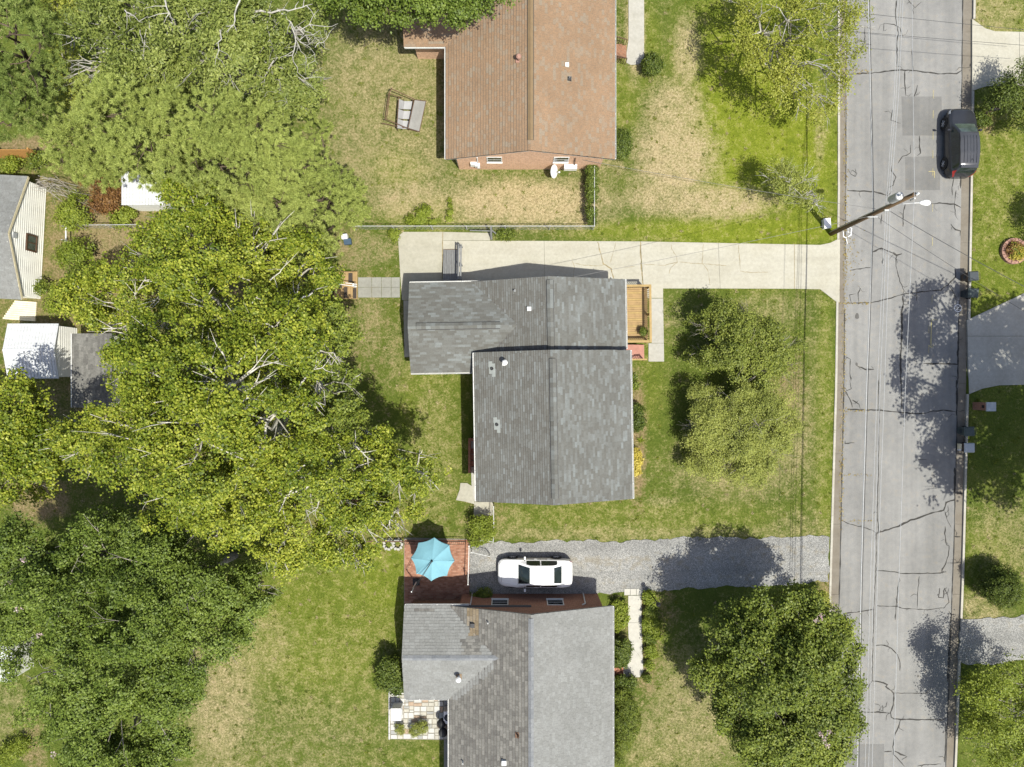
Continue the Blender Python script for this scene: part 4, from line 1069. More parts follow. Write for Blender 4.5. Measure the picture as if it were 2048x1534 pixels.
# ================================================================== VEGETATION
def wob(p, s, ph):
    return (np.sin(p[:, 0] * s + ph) + np.sin(p[:, 1] * s * 1.13 + ph * 1.7) + np.sin(p[:, 2] * s * 0.9 + ph * 2.3)
            + np.sin((p[:, 0] + p[:, 1]) * s * 0.61 + ph * 3.1) + np.sin((p[:, 1] - p[:, 0]) * s * 1.7 + ph * .6)) / 5.0
def lobes_w(lobes, flat=0.72):
    out = []
    for l in lobes:
        px, py, z, r = l[:4]; X, Y, _ = P(px, py, z); R = r * (H - z) / F
        out.append((X, Y, z, R, min(R * (l[4] if len(l) > 4 else flat), max(z - 0.15, 0.2))))
    return np.array(out)
def crown(LB, dens, per, L, Wd, clr, seed, gap=-9.0, up=1.0, outw=0.6, rw=0.7, needle=False, zmin=0.06, inner=0.25, gscale=1.3, ndir=0.5, under=-0.3, main=None):
    rg = np.random.default_rng(seed)
    area = 4 * np.pi * LB[:, 3] ** 2 * 0.62
    n = int(area.sum() * dens)
    which = rg.choice(len(LB), n, p=area / area.sum()); B = LB[which]
    d = rg.normal(size=(n, 3)); d /= np.linalg.norm(d, axis=1)[:, None]
    lo = d[:, 2] < under; d[lo, 2] *= -1
    rf = 1 - 0.5 * rg.random(n) ** 1.7 + rg.normal(0, .05, n)
    c = np.stack([B[:, 0] + d[:, 0] * B[:, 3] * rf, B[:, 1] + d[:, 1] * B[:, 3] * rf, B[:, 2] + d[:, 2] * B[:, 4] * rf], 1)
    keep = c[:, 2] > zmin
    deep = np.zeros(n, bool)
    for i, b in enumerate(LB if main is None else main):
        q = ((c[:, 0] - b[0]) / b[3]) ** 2 + ((c[:, 1] - b[1]) / b[3]) ** 2 + ((c[:, 2] - b[2]) / b[4]) ** 2
        below = c[:, 2] < b[2] + b[4] * 0.2
        deep |= ((q < 0.55) & (which != i) & below) if main is None else ((q < 0.38) & below)
    keep &= (~deep) | (rg.random(n) < inner)
    keep &= (wob(c, gscale, seed * .7) + rg.normal(0, .12, n)) > gap
    c = c[keep]; d = d[keep]; n = len(c)
    tone = np.clip(0.5 + 0.45 * wob(c, .8, seed * 1.9) + rg.normal(0, .16, n), 0, 1)
    k = rg.poisson(per, n).clip(3)
    ci = np.repeat(np.arange(n), k); m = len(ci)
    off = rg.normal(size=(m, 3)) * clr * np.array([1, 1, .6])
    pos = c[ci] + off
    pos[:, 2] = np.maximum(pos[:, 2], zmin)
    if needle:
        dr = rg.normal(size=(m, 3)); dr /= np.linalg.norm(dr, axis=1)[:, None]
        dr = dr + d[ci] * ndir + np.array([0, 0, .45]); dr /= np.linalg.norm(dr, axis=1)[:, None]
        base = c[ci] + off * 0.35
        sd = np.cross(dr, rg.normal(size=(m, 3))); sd /= np.linalg.norm(sd, axis=1)[:, None] + 1e-9
        ll = L * rg.uniform(.7, 1.3, m)[:, None]; w = Wd
        V = np.stack([base + sd * w * .5, base - sd * w * .5, base + dr * ll], 1)
        V[:, :, 2] = np.maximum(V[:, :, 2], zmin * .5)
        return V, rg.random(m), tone[ci], 3, c
    nr = rg.normal(size=(m, 3)) * rw + d[ci] * outw + np.array([0, 0, up]); nr /= np.linalg.norm(nr, axis=1)[:, None]
    t = np.cross(nr, rg.normal(size=(m, 3))); t /= np.linalg.norm(t, axis=1)[:, None] + 1e-9
    b = np.cross(nr, t); s = rg.uniform(.65, 1.3, m)[:, None]
    fold = nr * (Wd * .22) * s
    V = np.stack([pos - t * L * .5 * s, pos + b * Wd * .5 * s + fold - t * L * .06 * s, pos + t * L * .5 * s - nr * L * .12 * s, pos - b * Wd * .5 * s + fold - t * L * .06 * s], 1)
    V[:, :, 2] = np.maximum(V[:, :, 2], zmin * .5)
    return V, rg.random(m), tone[ci], 4, c
def sublobes(LB, k, frac, seed):
    """lumps on the surface of each lobe, so the crown has its own light and dark clumps"""
    rg = np.random.default_rng(seed + 500); out = [np.array([b[0], b[1], b[2], b[3] * .74, b[4] * .74]) for b in LB]
    for b in LB:
        for _ in range(k):
            d = rg.normal(size=3); d[2] = abs(d[2]) * .9 - .25; d /= np.linalg.norm(d)
            f = rg.uniform(.62, .86); R = b[3] * frac * rg.uniform(.7, 1.35)
            z = b[2] + d[2] * b[4] * f
            out.append(np.array([b[0] + d[0] * b[3] * f, b[1] + d[1] * b[3] * f, z, R, min(R * .8, max(z - .1, .15))]))
    return np.array(out)
def rv(rg, a): return Vector((rg.uniform(-a, a), rg.uniform(-a, a), rg.uniform(-a, a)))
TRI = [0]
def tree(name, label, base, lobes, leaf, bark, dens=2.6, per=22, L=.17, Wd=.12, clr=.3, gap=-9, trunk_r=.22, twigs=5, seed=1, needle=False, sub=(11, .36), cat='tree', group=None,
         flat=.72, up=.9, outw=.75, rw=.5, inner=.25, gscale=1.3, limb_k=1.0, twig_r=.022, over=1.0, base_xy=None, LB=None, lobed_limbs=True, twig_bark=None, under=-.3, extra=None, fill=True):
    if LB is None: LB = lobes_w(lobes, flat)
    bx, by = base_xy if base_xy else P(base[0], base[1])[:2]
    root = empty(name, (bx, by, 0), label, cat, group)
    rg = random.Random(seed)
    top = LB[:, 2].max(); cxm, cym = LB[:, 0].mean(), LB[:, 1].mean()
    tip = Vector((bx * .35 + cxm * .65, by * .35 + cym * .65, top * .86))
    tp = []
    for i in range(6):
        f = i / 5; tp.append(Vector((bx + (tip.x - bx) * f ** 1.5, by + (tip.y - by) * f ** 1.5, -.15 + (tip.z + .15) * f)) + (rv(rg, trunk_r * .5) if 0 < i < 5 else Vector((0, 0, 0))))
    MB().tube(tp, [trunk_r * (1.35, 1.0, .82, .62, .42, .2)[i] for i in range(6)], 9).build('trunk', M[bark], root, smooth=True)
    mb = MB(); tw = MB()
    for b in LB:
        C = Vector((b[0], b[1], b[2] - b[4] * .15)); f = min(.9, max(.18, (b[2] * .55) / max(tip.z, .1))) * 5
        i = int(f); S = tp[i].lerp(tp[min(i + 1, 5)], f - i)
        r0 = trunk_r * .42 * limb_k; m1 = S.lerp(C, .35) + rv(rg, .25 * b[3]) + Vector((0, 0, -.1 * b[4])); m2 = S.lerp(C, .7) + rv(rg, .3 * b[3]); E = C + rv(rg, .2 * b[3]) + Vector((0, 0, b[4] * .45))
        mb.tube([S, m1, m2, C, E], [r0, r0 * .8, r0 * .62, r0 * .48, r0 * .22], 6)
        for k in range(twigs):
            d = Vector((rg.gauss(0, 1), rg.gauss(0, 1), abs(rg.gauss(0, .75)))).normalized(); q = rg.uniform(.7, 1.02) * over
            T = Vector((b[0] + d.x * b[3] * q, b[1] + d.y * b[3] * q, max(.1, b[2] + d.z * b[4] * q)))
            A = m2.lerp(E, rg.random()); Mi = A.lerp(T, .5) + rv(rg, .18 * b[3])
            tr = twig_r * rg.uniform(.7, 1.8)
            tw.tube([A, Mi, T], [tr * 1.7, tr, tr * .35], 4, cap=False)
            for _ in range(2):
                s0 = Mi.lerp(T, rg.uniform(.1, .8)); t2 = s0 + (T - Mi) * rg.uniform(.3, .7) + rv(rg, .3 * b[3])
                tw.tube([s0, s0.lerp(t2, .5) + rv(rg, .06), t2], [tr * .75, tr * .5, tr * .2], 3, cap=False)
    br = mb.build('limbs', M[bark], root, smooth=True)
    if extra:
        for (pts, r_) in extra:
            tw.tube(pts, [r_ * .85 * (1 - .8 * i / (len(pts) - 1)) for i in range(len(pts))], 5, cap=False)
            for _ in range(3):
                i0 = rg.randrange(1, len(pts) - 1); A = pts[i0]; dv = (pts[i0 + 1] - pts[i0 - 1]); dv = Vector((dv.x * .6 - dv.y * rg.choice((-1, 1)) * .8, dv.y * .6 + dv.x * rg.choice((-1, 1)) * .8, rg.uniform(-.1, .2)))
                E_ = A + dv.normalized() * rg.uniform(.4, 1.1)
                tw.tube([A, A.lerp(E_, .5) + rv(rg, .08), E_], [r_ * .4, r_ * .28, r_ * .1], 4, cap=False)
    if tw.f: tw.build('twigs', M[twig_bark or bark], root, smooth=True, kind='stuff')
    SL = sublobes(LB, sub[0], sub[1], seed) if sub else LB
    if fill: SL = np.concatenate([SL, np.stack([LB[:, 0], LB[:, 1], np.maximum(LB[:, 2] - LB[:, 4] * .8, .5), LB[:, 3] * .92, np.minimum(LB[:, 4] * .4, .5)], 1)])
    V, rn, cl, k, c = crown(SL, dens, per, L, Wd, clr, seed, gap, up, outw, rw, needle, inner=inner, gscale=gscale, under=under, main=LB)
    TRI[0] += len(V) * (k - 2)
    np_mesh('crown', V.reshape(-1, 3), k, M[leaf], root, {'rnd': rn, 'clump': cl})
    return root, c

# --- the big pale-barked tree in the back yard
SYC = [(600, 560, 9, 85), (505, 500, 10, 85), (385, 445, 11, 70), (330, 540, 11, 85), (430, 600, 13, 110), (250, 600, 10, 80), (175, 605, 9, 55), (560, 680, 13, 110), 
       (480, 760, 15, 120), (360, 730, 14, 120), (290, 735, 12, 70), (400, 880, 14, 120), (280, 880, 12, 105), (185, 890, 9.5, 75), (540, 860, 13, 110), (755, 930, 8, 75),
       (835, 945, 7.5, 55), (620, 960, 11, 95), (480, 990, 11, 95), (340, 990, 10, 75), (715, 1030, 8, 75), (570, 1070, 9, 75), (795, 1020, 7, 50), (670, 1090, 8, 55), (440, 1050, 9, 55), (600, 620, 9.5, 55),
       (560, 1120, 8, 40), (720, 1110, 7, 35), (140, 870, 8, 45)]
ZR_ = random.Random(99)
def zig(pts, z):
    k = [Vector(P(a, b, z + i * .12)) for i, (a, b) in enumerate(pts)]; out = [k[0]]
    for a, b in zip(k[:-1], k[1:]):
        L = (b - a).length
        for f in (.33, .66): out.append(a.lerp(b, f) + Vector((ZR_.uniform(-1, 1), ZR_.uniform(-1, 1), ZR_.uniform(-.6, .3))) * L * .11)
        out.append(b)
    return out
SX = [(zig([(625, 585), (600, 600), (585, 597), (560, 605)], 12), .06), (zig([(520, 645), (548, 655), (560, 640), (600, 640)], 14.2), .06), (zig([(590, 715), (625, 715), (640, 700), (668, 706), (680, 728)], 13.2), .07),
      (zig([(600, 770), (625, 742), (645, 735), (670, 745)], 13), .06), (zig([(420, 780), (452, 785), (480, 805), (490, 800), (500, 790)], 15.2), .07), (zig([(585, 785), (610, 800), (650, 810)], 12.5), .07),
      (zig([(340, 990), (352, 950), (360, 925), (385, 905)], 14), .07), (zig([(410, 985), (430, 1000), (445, 985)], 12), .05), (zig([(700, 885), (725, 905), (745, 920)], 9.4), .08), (zig([(270, 675), (290, 680), (305, 680)], 12.8), .06),
      (zig([(430, 740), (465, 730), (490, 715)], 15.6), .07), (zig([(610, 930), (590, 945), (570, 940)], 12.6), .04), (zig([(370, 500), (400, 505), (425, 490)], 13), .06), (zig([(250, 850), (265, 855), (290, 858)], 13), .05),
      (zig([(470, 620), (500, 610), (520, 590)], 14), .06), (zig([(640, 1000), (630, 1020), (635, 1040)], 12), .04), (zig([(540, 560), (560, 545), (575, 520)], 11.5), .05)]
tree('sycamore_tree', 'huge yellow-green tree with white limbs behind the grey house', (648, 772), SYC, 'leaf_sycamore', 'bark_white', 4.4, 29, .125, .10, .145, -.11, .42, 9, 3, gscale=2.6, twig_r=.03, over=1.04, extra=SX, inner=.35)
tree('shade_tree', 'darker green tree with bare white branches between the huge tree and the back lawn', (700, 765), [(635, 765, 9.5, 70), (672, 665, 7.5, 45), (630, 635, 8.2, 50), (655, 860, 9, 66), (690, 775, 7.2, 42), (700, 850, 7.5, 42), (640, 700, 9, 50)],
     'leaf_deep', 'bark_white', 4.4, 22, .14, .11, .16, -.08, .2, 10, 5, gscale=2.4, twig_r=.026, over=1.08)
# --- pines
tree('pine_tree', 'pale feathery pine spreading over the small white ribbed shed', (330, 330), [(150, 265, 8.5, 55), (240, 225, 11, 75), (300, 300, 11, 75), (205, 310, 8, 70), (130, 300, 7, 45), (335, 230, 11, 60), (190, 200, 8, 40), (165, 340, 6, 32), (340, 340, 9, 60)],
     'leaf_pine', 'bark_brown', 5.6, 60, .16, .034, .12, -.36, .22, 3, 21, True, gscale=2.3, sub=(15, .31), group=None)
tree('pine_tree', 'pale feathery pine rising between the oak and the sycamore', (560, 380), [(420, 250, 12, 65), (455, 330, 11, 80), (385, 325, 11, 70), (520, 275, 10, 60), (480, 235, 11, 50), (400, 385, 8.5, 50), (500, 350, 10, 60), (545, 225, 8, 35)],
     'leaf_pine', 'bark_brown', 5.6, 60, .16, .034, .12, -.36, .24, 3, 22, True, gscale=2.3, sub=(15, .31))
tree('pine_tree', 'pale feathery pine reaching towards the end of the chain-link fence', (700, 440), [(605, 330, 8, 65), (640, 400, 8, 75), (560, 415, 9, 75), (690, 385, 6.5, 45), (600, 470, 7.5, 65), (500, 430, 9, 65), (645, 495, 6, 40), (560, 500, 6.5, 40), (570, 310, 8, 50), (640, 260, 6, 30), (710, 430, 4.5, 28)],
     'leaf_pine', 'bark_brown', 5.6, 60, .16, .034, .12, -.36, .22, 3, 23, True, gscale=2.3, sub=(15, .31))
tree('dark_pine_tree', 'dark green pine above the orange plank fence', (150, 170), [(30, 60, 10, 70), (65, 130, 9, 55), (40, 200, 8, 55), (88, 60, 9, 40), (15, 250, 6.5, 35), (-20, 0, 10, 70), (-30, 130, 9, 70), (85, 200, 6.5, 28), (70, 245, 6, 25)],
     'leaf_pine_dark', 'bark_brown', 6.0, 60, .17, .036, .12, -.12, .22, 3, 24, True, gscale=1.9, sub=(13, .3))
tree('understory_tree', 'thin shaded tree between the dark pine and the oak', (180, 60), [(120, 20, 5, 40), (125, 120, 4, 35), (140, 190, 3.5, 35), (130, 260, 3, 25), (110, -10, 6, 40)], 'leaf_yellow', 'bark_grey', 2.2, 16, .15, .1, .3, -.2, .1, 4, 25)
# --- oak with the dead limb
DX = [(zig([(500, 25), (560, 20), (590, 18), (625, 8)], 11.2), .07), (zig([(555, 18), (575, 40), (590, 60), (640, 52), (676, 47)], 10.6), .05), (zig([(575, 35), (590, 70), (585, 110), (595, 145), (625, 172)], 10.4), .05),
      (zig([(590, 72), (620, 95), (636, 128)], 10.2), .03), (zig([(588, 62), (600, 80), (640, 60), (650, 90)], 10.2), .03), (zig([(540, 20), (535, 60), (545, 90)], 10.8), .03), (zig([(330, 0), (335, 20), (350, 40)], 12.6), .06),
      (zig([(250, 20), (265, 30), (285, 45)], 11.6), .05), (zig([(480, 0), (470, 40), (455, 65)], 12.6), .06), (zig([(440, 60), (438, 100), (430, 130)], 12.4), .04), (zig([(585, 110), (560, 115), (540, 120)], 10), .03), (zig([(570, 190), (545, 175), (530, 190)], 9), .03),
      (zig([(280, 60), (285, 85), (300, 100)], 11.2), .03), (zig([(555, 172), (570, 195), (575, 208)], 9), .03), (zig([(630, 95), (655, 75), (672, 52)], 10.0), .025), (zig([(600, 60), (630, 75), (660, 100)], 10.0), .025), (zig([(592, 80), (610, 110), (612, 150)], 10.0), .025)]
tree('oak_tree', 'olive green oak with bleached dead limbs at its edge', (520, 190), [(200, 60, 9, 65), (285, 110, 10, 75), (360, 60, 11, 85), (440, 120, 11, 80), (500, 45, 10.5, 75), (560, 130, 9, 70), (600, 60, 8, 50), (335, 165, 9, 55), (540, 180, 8, 50), (445, 15, 11, 75), (250, 5, 10, 75), (175, 140, 8, 40), (615, 160, 7, 40), (220, 170, 7.5, 40), (600, 200, 6, 30)],
     'leaf_oak', 'bark_grey', 4.2, 24, .17, .08, .16, -.2, .34, 10, 31, over=1.06, extra=DX, twig_bark='bark_dead', gscale=1.5)
tree('overhanging_tree', 'deep green tree overhanging the brown roof and lawn', (800, -160), [(690, -5, 8, 50), (760, -15, 8, 60), (725, 12, 7, 38), (655, -15, 7.5, 35), (860, -20, 8.5, 60), (925, -10, 8, 55), (890, 15, 7.5, 40), (975, -25, 8, 50), (800, -60, 9, 90), (780, 5, 7, 30)],
     'leaf_myrtle', 'bark_brown', 4.6, 24, .14, .095, .17, -.3, .3, 3, 33)
# --- lower left
tree('myrtle_tree', 'broad dark green myrtle tree along the lower lawn', (470, 1110), [(60, 1105, 8, 75), (175, 1095, 8, 65), (130, 1195, 9, 90), (280, 1130, 8, 80), (260, 1230, 9, 90), (385, 1175, 8, 80), (400, 1275, 7.5, 75), (475, 1205, 6.5, 65), (525, 1165, 6, 50), (345, 1330, 7, 65), (460, 1290, 5.5, 40), (40, 1180, 8, 60), (215, 1050, 6, 45), (330, 1065, 6, 45)],
     'leaf_myrtle', 'bark_grey', 5.2, 26, .135, .085, .15, -.24, .2, 3, 41, sub=(9, .42), gscale=1.4)
tree('myrtle_tree', 'rounded bright green myrtle tree beside the white edge shed', (330, 1290), [(65, 1270, 8, 65), (115, 1335, 9, 75), (205, 1360, 9, 85), (120, 1430, 8, 70), (220, 1455, 8, 85), (310, 1425, 7, 65), (345, 1490, 5.5, 38), (170, 1525, 8, 70), (285, 1530, 7, 60), (300, 1370, 7, 50), (375, 1380, 5, 32), (230, 1590, 7, 60)],
     'leaf_myrtle', 'bark_grey', 5.2, 26, .135, .085, .15, -.24, .2, 3, 42, sub=(9, .42), gscale=1.5)
tree('yellow_green_tree', 'yellow-green tree below the white metal shed', (190, 850), [(20, 820, 7, 65), (60, 895, 7, 65), (5, 955, 6, 60), (50, 800, 6, 34), (70, 965, 5, 38), (-40, 880, 7, 80), (100, 905, 6, 40)], 'leaf_sycamore', 'bark_grey', 4.0, 24, .15, .12, .18, -.22, .18, 3, 43, gscale=2.2)
rgf = np.random.default_rng(4)
# --- front yard
tree('ornamental_tree', 'small bright green spreading tree on the front lawn of the grey house', (1505, 690), [(1445, 645, 2.7, 44), (1495, 655, 3.1, 52), (1548, 700, 2.9, 44), (1480, 705, 3.1, 52), (1520, 735, 2.7, 42), (1435, 700, 2.4, 42), (1562, 735, 2.2, 32), (1405, 650, 2.0, 32), (1400, 705, 1.7, 28), (1578, 690, 2.0, 26)],
     'leaf_front', 'bark_grey', 11.0, 17, .11, .07, .12, -.2, .10, 10, 51, over=1.05, gscale=2.2, twig_r=.012, twig_bark='bark_grey')
tree('ornamental_tree', 'thin olive feathery tree beside the bright green front lawn tree', (1500, 860), [(1425, 850, 2.4, 50), (1475, 870, 2.9, 58), (1520, 850, 2.9, 50), (1540, 895, 2.4, 46), (1430, 910, 2.0, 48), (1490, 930, 2.0, 54), (1540, 805, 2.5, 40), (1410, 800, 2.0, 34), (1465, 800, 2.4, 42), (1392, 860, 1.5, 32), (1565, 850, 1.9, 34), (1390, 920, 1.3, 30)],
     'leaf_olive', 'bark_grey', 13.0, 18, .09, .055, .13, -.2, .09, 10, 52, over=1.05, gscale=2.3, twig_r=.011)
tree('crepe_myrtle', 'large dense myrtle tree shading the gravel driveway and kerb', (1420, 1225), [(1485, 1275, 6, 70), (1560, 1235, 6, 65), (1630, 1262, 6.2, 75), (1440, 1345, 5, 55), (1520, 1350, 7, 85), (1615, 1350, 7, 90), (1670, 1310, 6, 50), (1560, 1430, 6.5, 85), (1640, 1440, 6.5, 75), (1485, 1425, 5.5, 60), (1600, 1520, 6, 80), (1530, 1500, 6, 60), (1675, 1385, 6, 50), (1600, 1205, 4.5, 35), (1640, 1540, 6, 60)],
     'leaf_deep', 'bark_grey', 5.4, 24, .145, .095, .16, -.25, .16, 3, 53, gscale=1.6, base_xy=(PX(1470), PY(1262)))
tree('kerbside_tree', 'sparse yellowing tree with pale twigs overhanging the kerb', (1520, 110), [(1510, 60, 4.4, 52), (1580, 40, 5.2, 65), (1660, 45, 5, 60), (1545, 130, 4.6, 58), (1620, 125, 5, 65), (1690, 105, 4.2, 38), (1590, 195, 3.8, 50), (1640, 215, 3.4, 38), (1490, 15, 3.8, 40), (1665, 165, 4, 38), (1710, 40, 4.6, 35), (1600, -30, 5.2, 70)],
     'leaf_yellow', 'bark_grey', 3.0, 16, .12, .085, .18, -.06, .16, 9, 54, over=1.06, fill=False, gscale=2.0, twig_r=.018, twig_bark='bark_dead')
tree('bare_tree', 'small half-bare tree with pale branches near the utility pole', (1628, 408), [(1575, 365, 3.2, 36), (1605, 395, 2.6, 30), (1555, 350, 3, 28), (1600, 350, 3, 28), (1630, 410, 2.0, 18)],
     'leaf_olive', 'bark_grey', 7.0, 13, .10, .06, .14, -.15, .08, 12, 55, over=1.3, fill=False, gscale=2.6, twig_r=.014, twig_bark='bark_dead')
tree('roadside_tree', 'yellow-green tree with tangled twigs beside the lower gravel turnout', (1958, 1365), [(1990, 1385, 4, 48), (2030, 1440, 4.2, 60), (1958, 1390, 3.4, 34), (1985, 1490, 3.2, 45), (2045, 1365, 4, 45), (1955, 1450, 2.8, 34), (2040, 1520, 4, 55), (2090, 1430, 4, 60)],
     'leaf_weed', 'bark_grey', 4.0, 18, .12, .085, .18, -.35, .1, 8, 56, gscale=2.0, twig_r=.014)
tree('evergreen_tree', 'dark evergreen tree shading the corner driveway', (2000, 195), [(2028, 195, 2.0, 36), (2055, 165, 2.4, 44), (1992, 205, 1.4, 22), (2062, 225, 2, 36), (2008, 178, 1.6, 22)], 'leaf_bush', 'bark_brown', 4.4, 26, .12, .06, .2, -.5, .12, 2, 57)
def shadow_lobe(sx, sy, h, rpx): X, Y, _ = P(sx, sy); return (X + .27 * h, Y - .35 * h, h, rpx / 30.2, rpx / 30.2 * .7)
tree('evergreen_tree', 'dark evergreen tree standing beyond the round flower planter', None, None, 'leaf_bush', 'bark_brown', 4.0, 24, .13, .07, .2, -.5, .14, 2, 58, base_xy=(PX(2075) + .6, PY(440)), LB=np.array([shadow_lobe(2040, 432, 3.5, 26), shadow_lobe(2065, 455, 4, 34), shadow_lobe(2075, 410, 4.4, 38)]))
SHL = np.array([shadow_lobe(*a) for a in ((1888, 600, 10, 42), (1850, 650, 10.2, 46), (1890, 690, 10.5, 52), (1832, 755, 10, 40), (1866, 800, 10.6, 52), (1900, 880, 10.5, 52), (1880, 930, 10, 38), (1896, 985, 9.6, 34), (1960, 640, 11, 55), (1975, 715, 12, 60),
               (1975, 880, 11.5, 70), (1985, 970, 10.5, 55), (2040, 660, 12, 60), (2050, 800, 13, 90), (2050, 930, 12, 75), (1940, 790, 11.5, 60), (2120, 860, 13, 90))])
tree('street_oak', 'tall spreading oak on the far verge casting shade across the road', None, None, 'leaf_deep', 'bark_brown', 2.9, 22, .21, .15, .26, -.3, .36, 2, 61, fill=False, base_xy=(37.0, -5.0), LB=SHL, gscale=1.4)

def shrub(name, label, blobs, leaf, dens=14, per=16, L=.1, Wd=.07, clr=.1, seed=1, cat='shrub', group=None, flat=.85, gap=-9, bark='bark_brown', outw=1.0, up=.6, needle=False, gscale=3.0):
    """blobs: (px, py, z, r_px)"""
    LB = lobes_w(blobs, flat)
    bx, by = float(LB[:, 0].mean()), float(LB[:, 1].mean())
    root = empty(name, (bx, by, 0), label, cat, group)
    rg = random.Random(seed); mb = MB()
    for b in LB:
        for k in range(3):
            q = Vector((b[0] + rg.uniform(-.4, .4) * b[3], b[1] + rg.uniform(-.4, .4) * b[3], b[2] + b[4] * .4))
            s = Vector((b[0] + rg.uniform(-.1, .1), b[1] + rg.uniform(-.1, .1), -.05))
            mb.tube([s, s.lerp(q, .5) + rv(rg, .05), q], [.025, .016, .006], 4, cap=False)
    mb.build('stems', M[bark], root)
    V, rn, cl, k, c = crown(LB, dens * 2.4, per * 1.25, L, Wd, clr * .75, seed, gap, up, outw, .6, needle, zmin=.03, inner=.6, gscale=gscale)
    TRI[0] += len(V) * (k - 2)
    np_mesh('foliage', V.reshape(-1, 3), k, M[leaf], root, {'rnd': rn, 'clump': cl})
    return root
shrub('round_bush', 'clipped round bush at the end of the upper walk', [(1305, 129, .75, 21)], 'leaf_bush', 22, seed=70)
shrub('wall_bush', 'dark clipped bush against the brown-roofed house', [(1242, 274, .7, 17), (1242, 302, .7, 17), (1244, 288, .8, 20)], 'leaf_bush', 18, seed=71)
shrub('dark_bush', 'glossy dark bush by the front wall of the grey house', [(1272, 822, .7, 15), (1273, 845, .8, 17)], 'leaf_bush', 20, seed=72)
shrub('small_bush', 'low green bush below the front gutter of the grey house', [(1268, 770, .5, 9), (1266, 755, .4, 7)], 'leaf_deep', 18, seed=73)
shrub('gold_plant', 'golden leafed plant by the front wall of the grey house', [(1271, 908, .4, 11), (1274, 925, .4, 11), (1272, 942, .35, 8)], 'leaf_gold', 22, 14, .12, .07, .09, seed=74, cat='plant')
shrub('patio_bush', 'large leafy bush against the stone-patio side of the L-shaped house', [(778, 1335, 1.3, 22), (790, 1350, 1.2, 20), (772, 1358, 1.0, 20), (795, 1372, .8, 16)], 'leaf_bush', 14, 18, .13, .08, .14, seed=75)
shrub('gate_shrub', 'overgrown green shrub between the gates beside the brick patio', [(958, 1050, .9, 18), (972, 1068, .9, 20), (950, 1080, .6, 14), (975, 1045, .8, 14)], 'leaf_weed', 12, 14, .12, .07, .15, seed=76, gap=-.3)
shrub('shaded_shrub', 'shaded shrub by the brick wall next to the white car', [(968, 1191, .55, 17), (950, 1197, .4, 10)], 'leaf_deep', 18, seed=77)
shrub('bed_shrub', 'feathery green shrub between the white walk and the pale roof', [(1240, 1215, .5, 16), (1242, 1235, .5, 16), (1236, 1250, .4, 12)], 'leaf_weed', 16, seed=78, gap=-.4)
shrub('round_bush', 'dense round bush beside the brick steps', [(1243, 1298, .9, 21), (1240, 1315, .8, 19)], 'leaf_bush', 22, seed=79)
for i, (a, b, r) in enumerate([(1297, 1196, 13), (1301, 1222, 13), (1297, 1250, 15), (1310, 1246, 11), (1298, 1276, 12), (1300, 1302, 12), (1298, 1330, 9), (1294, 1356, 8), (1308, 1205, 9), (1312, 1268, 9)]):
    shrub('bed_shrub', ('low leafy shrub beside the garden lamp post', 'second shrub from the lamp post along the white walk', 'third shrub from the lamp post along the white walk', 'bright shrub on the lawn side of the third walk shrub', 'fourth shrub from the lamp post along the white walk', 'fifth shrub from the lamp post along the white walk', 'sixth shrub from the lamp post along the white walk', 'last and smallest shrub of the row along the white walk', 'small shrub between the lamp post and the lawn edge', 'small shrub between the fourth walk shrub and the lawn')[i], [(a, b, .35, r), (a + r * .5, b + r * .6, .25, r * .6)], ('leaf_weed', 'leaf_deep', 'leaf_weed')[i % 3], 18, seed=80 + i, group='shrubs along the white walk')
shrub('dwarf_conifer', 'small dark conifer at the corner of the white walk', [(1266, 1363, .5, 9), (1264, 1357, .8, 5)], 'leaf_bush', 24, seed=91)
shrub('dwarf_conifer', 'dark shaded conifer between the brick steps and the hedge', [(1242, 1362, .6, 12), (1258, 1375, .45, 9)], 'leaf_bush', 22, seed=92)
shrub('azalea_hedge', 'long dark clipped hedge along the front of the L-shaped house', [(1243, 1392, .8, 18), (1255, 1415, .9, 24), (1258, 1440, .95, 25), (1252, 1465, .9, 24), (1243, 1490, .8, 18), (1240, 1440, .9, 18), (1236, 1520, .7, 12)], 'leaf_deep', 22, 16, .07, .045, .08, seed=93, cat='hedge')
shrub('patio_plant', 'small bronze tufted plant on the stone patio', [(800, 1459, .35, 11)], 'leaf_olive', 22, 16, .09, .03, .09, seed=94, cat='plant')
shrub('patio_plant', 'wide bronze tufted plant on the stone patio', [(830, 1460, .4, 13), (845, 1454, .4, 13)], 'leaf_olive', 22, 16, .09, .03, .09, seed=95, cat='plant')
shrub('conical_evergreen', 'rounded evergreen bush casting a dark shadow on the far verge', [(1996, 1168, 1.0, 40), (2005, 1180, 1.4, 36), (2003, 1175, 1.9, 26)], 'leaf_bush', 16, 22, .08, .05, .1, seed=96, cat='bush')
shrub('dark_shrub', 'dark compact shrub at the foot of the front lawn trees', [(1510, 768, .9, 17), (1518, 760, .8, 12)], 'leaf_bush', 20, seed=97)
shrub('fence_ivy', 'ivy climbing the short side of the chain-link fence', [(1184, 338, .8, 12), (1186, 352, .8, 11), (1183, 366, .8, 11), (1185, 380, .8, 12), (1184, 395, .8, 11), (1184, 410, .8, 11), (1183, 425, .8, 11), (1184, 440, .7, 9)], 'leaf_bush', 26, 14, .09, .07, .1, seed=98, cat='ivy', gap=-.3)
shrub('fence_weeds', 'bright weeds spreading along the chain-link fence', [(835, 436, .35, 18), (850, 428, .4, 18), (862, 438, .3, 12), (820, 442, .25, 10)], 'leaf_weed', 16, 13, .1, .07, .12, seed=99, cat='weeds', gap=-.35)
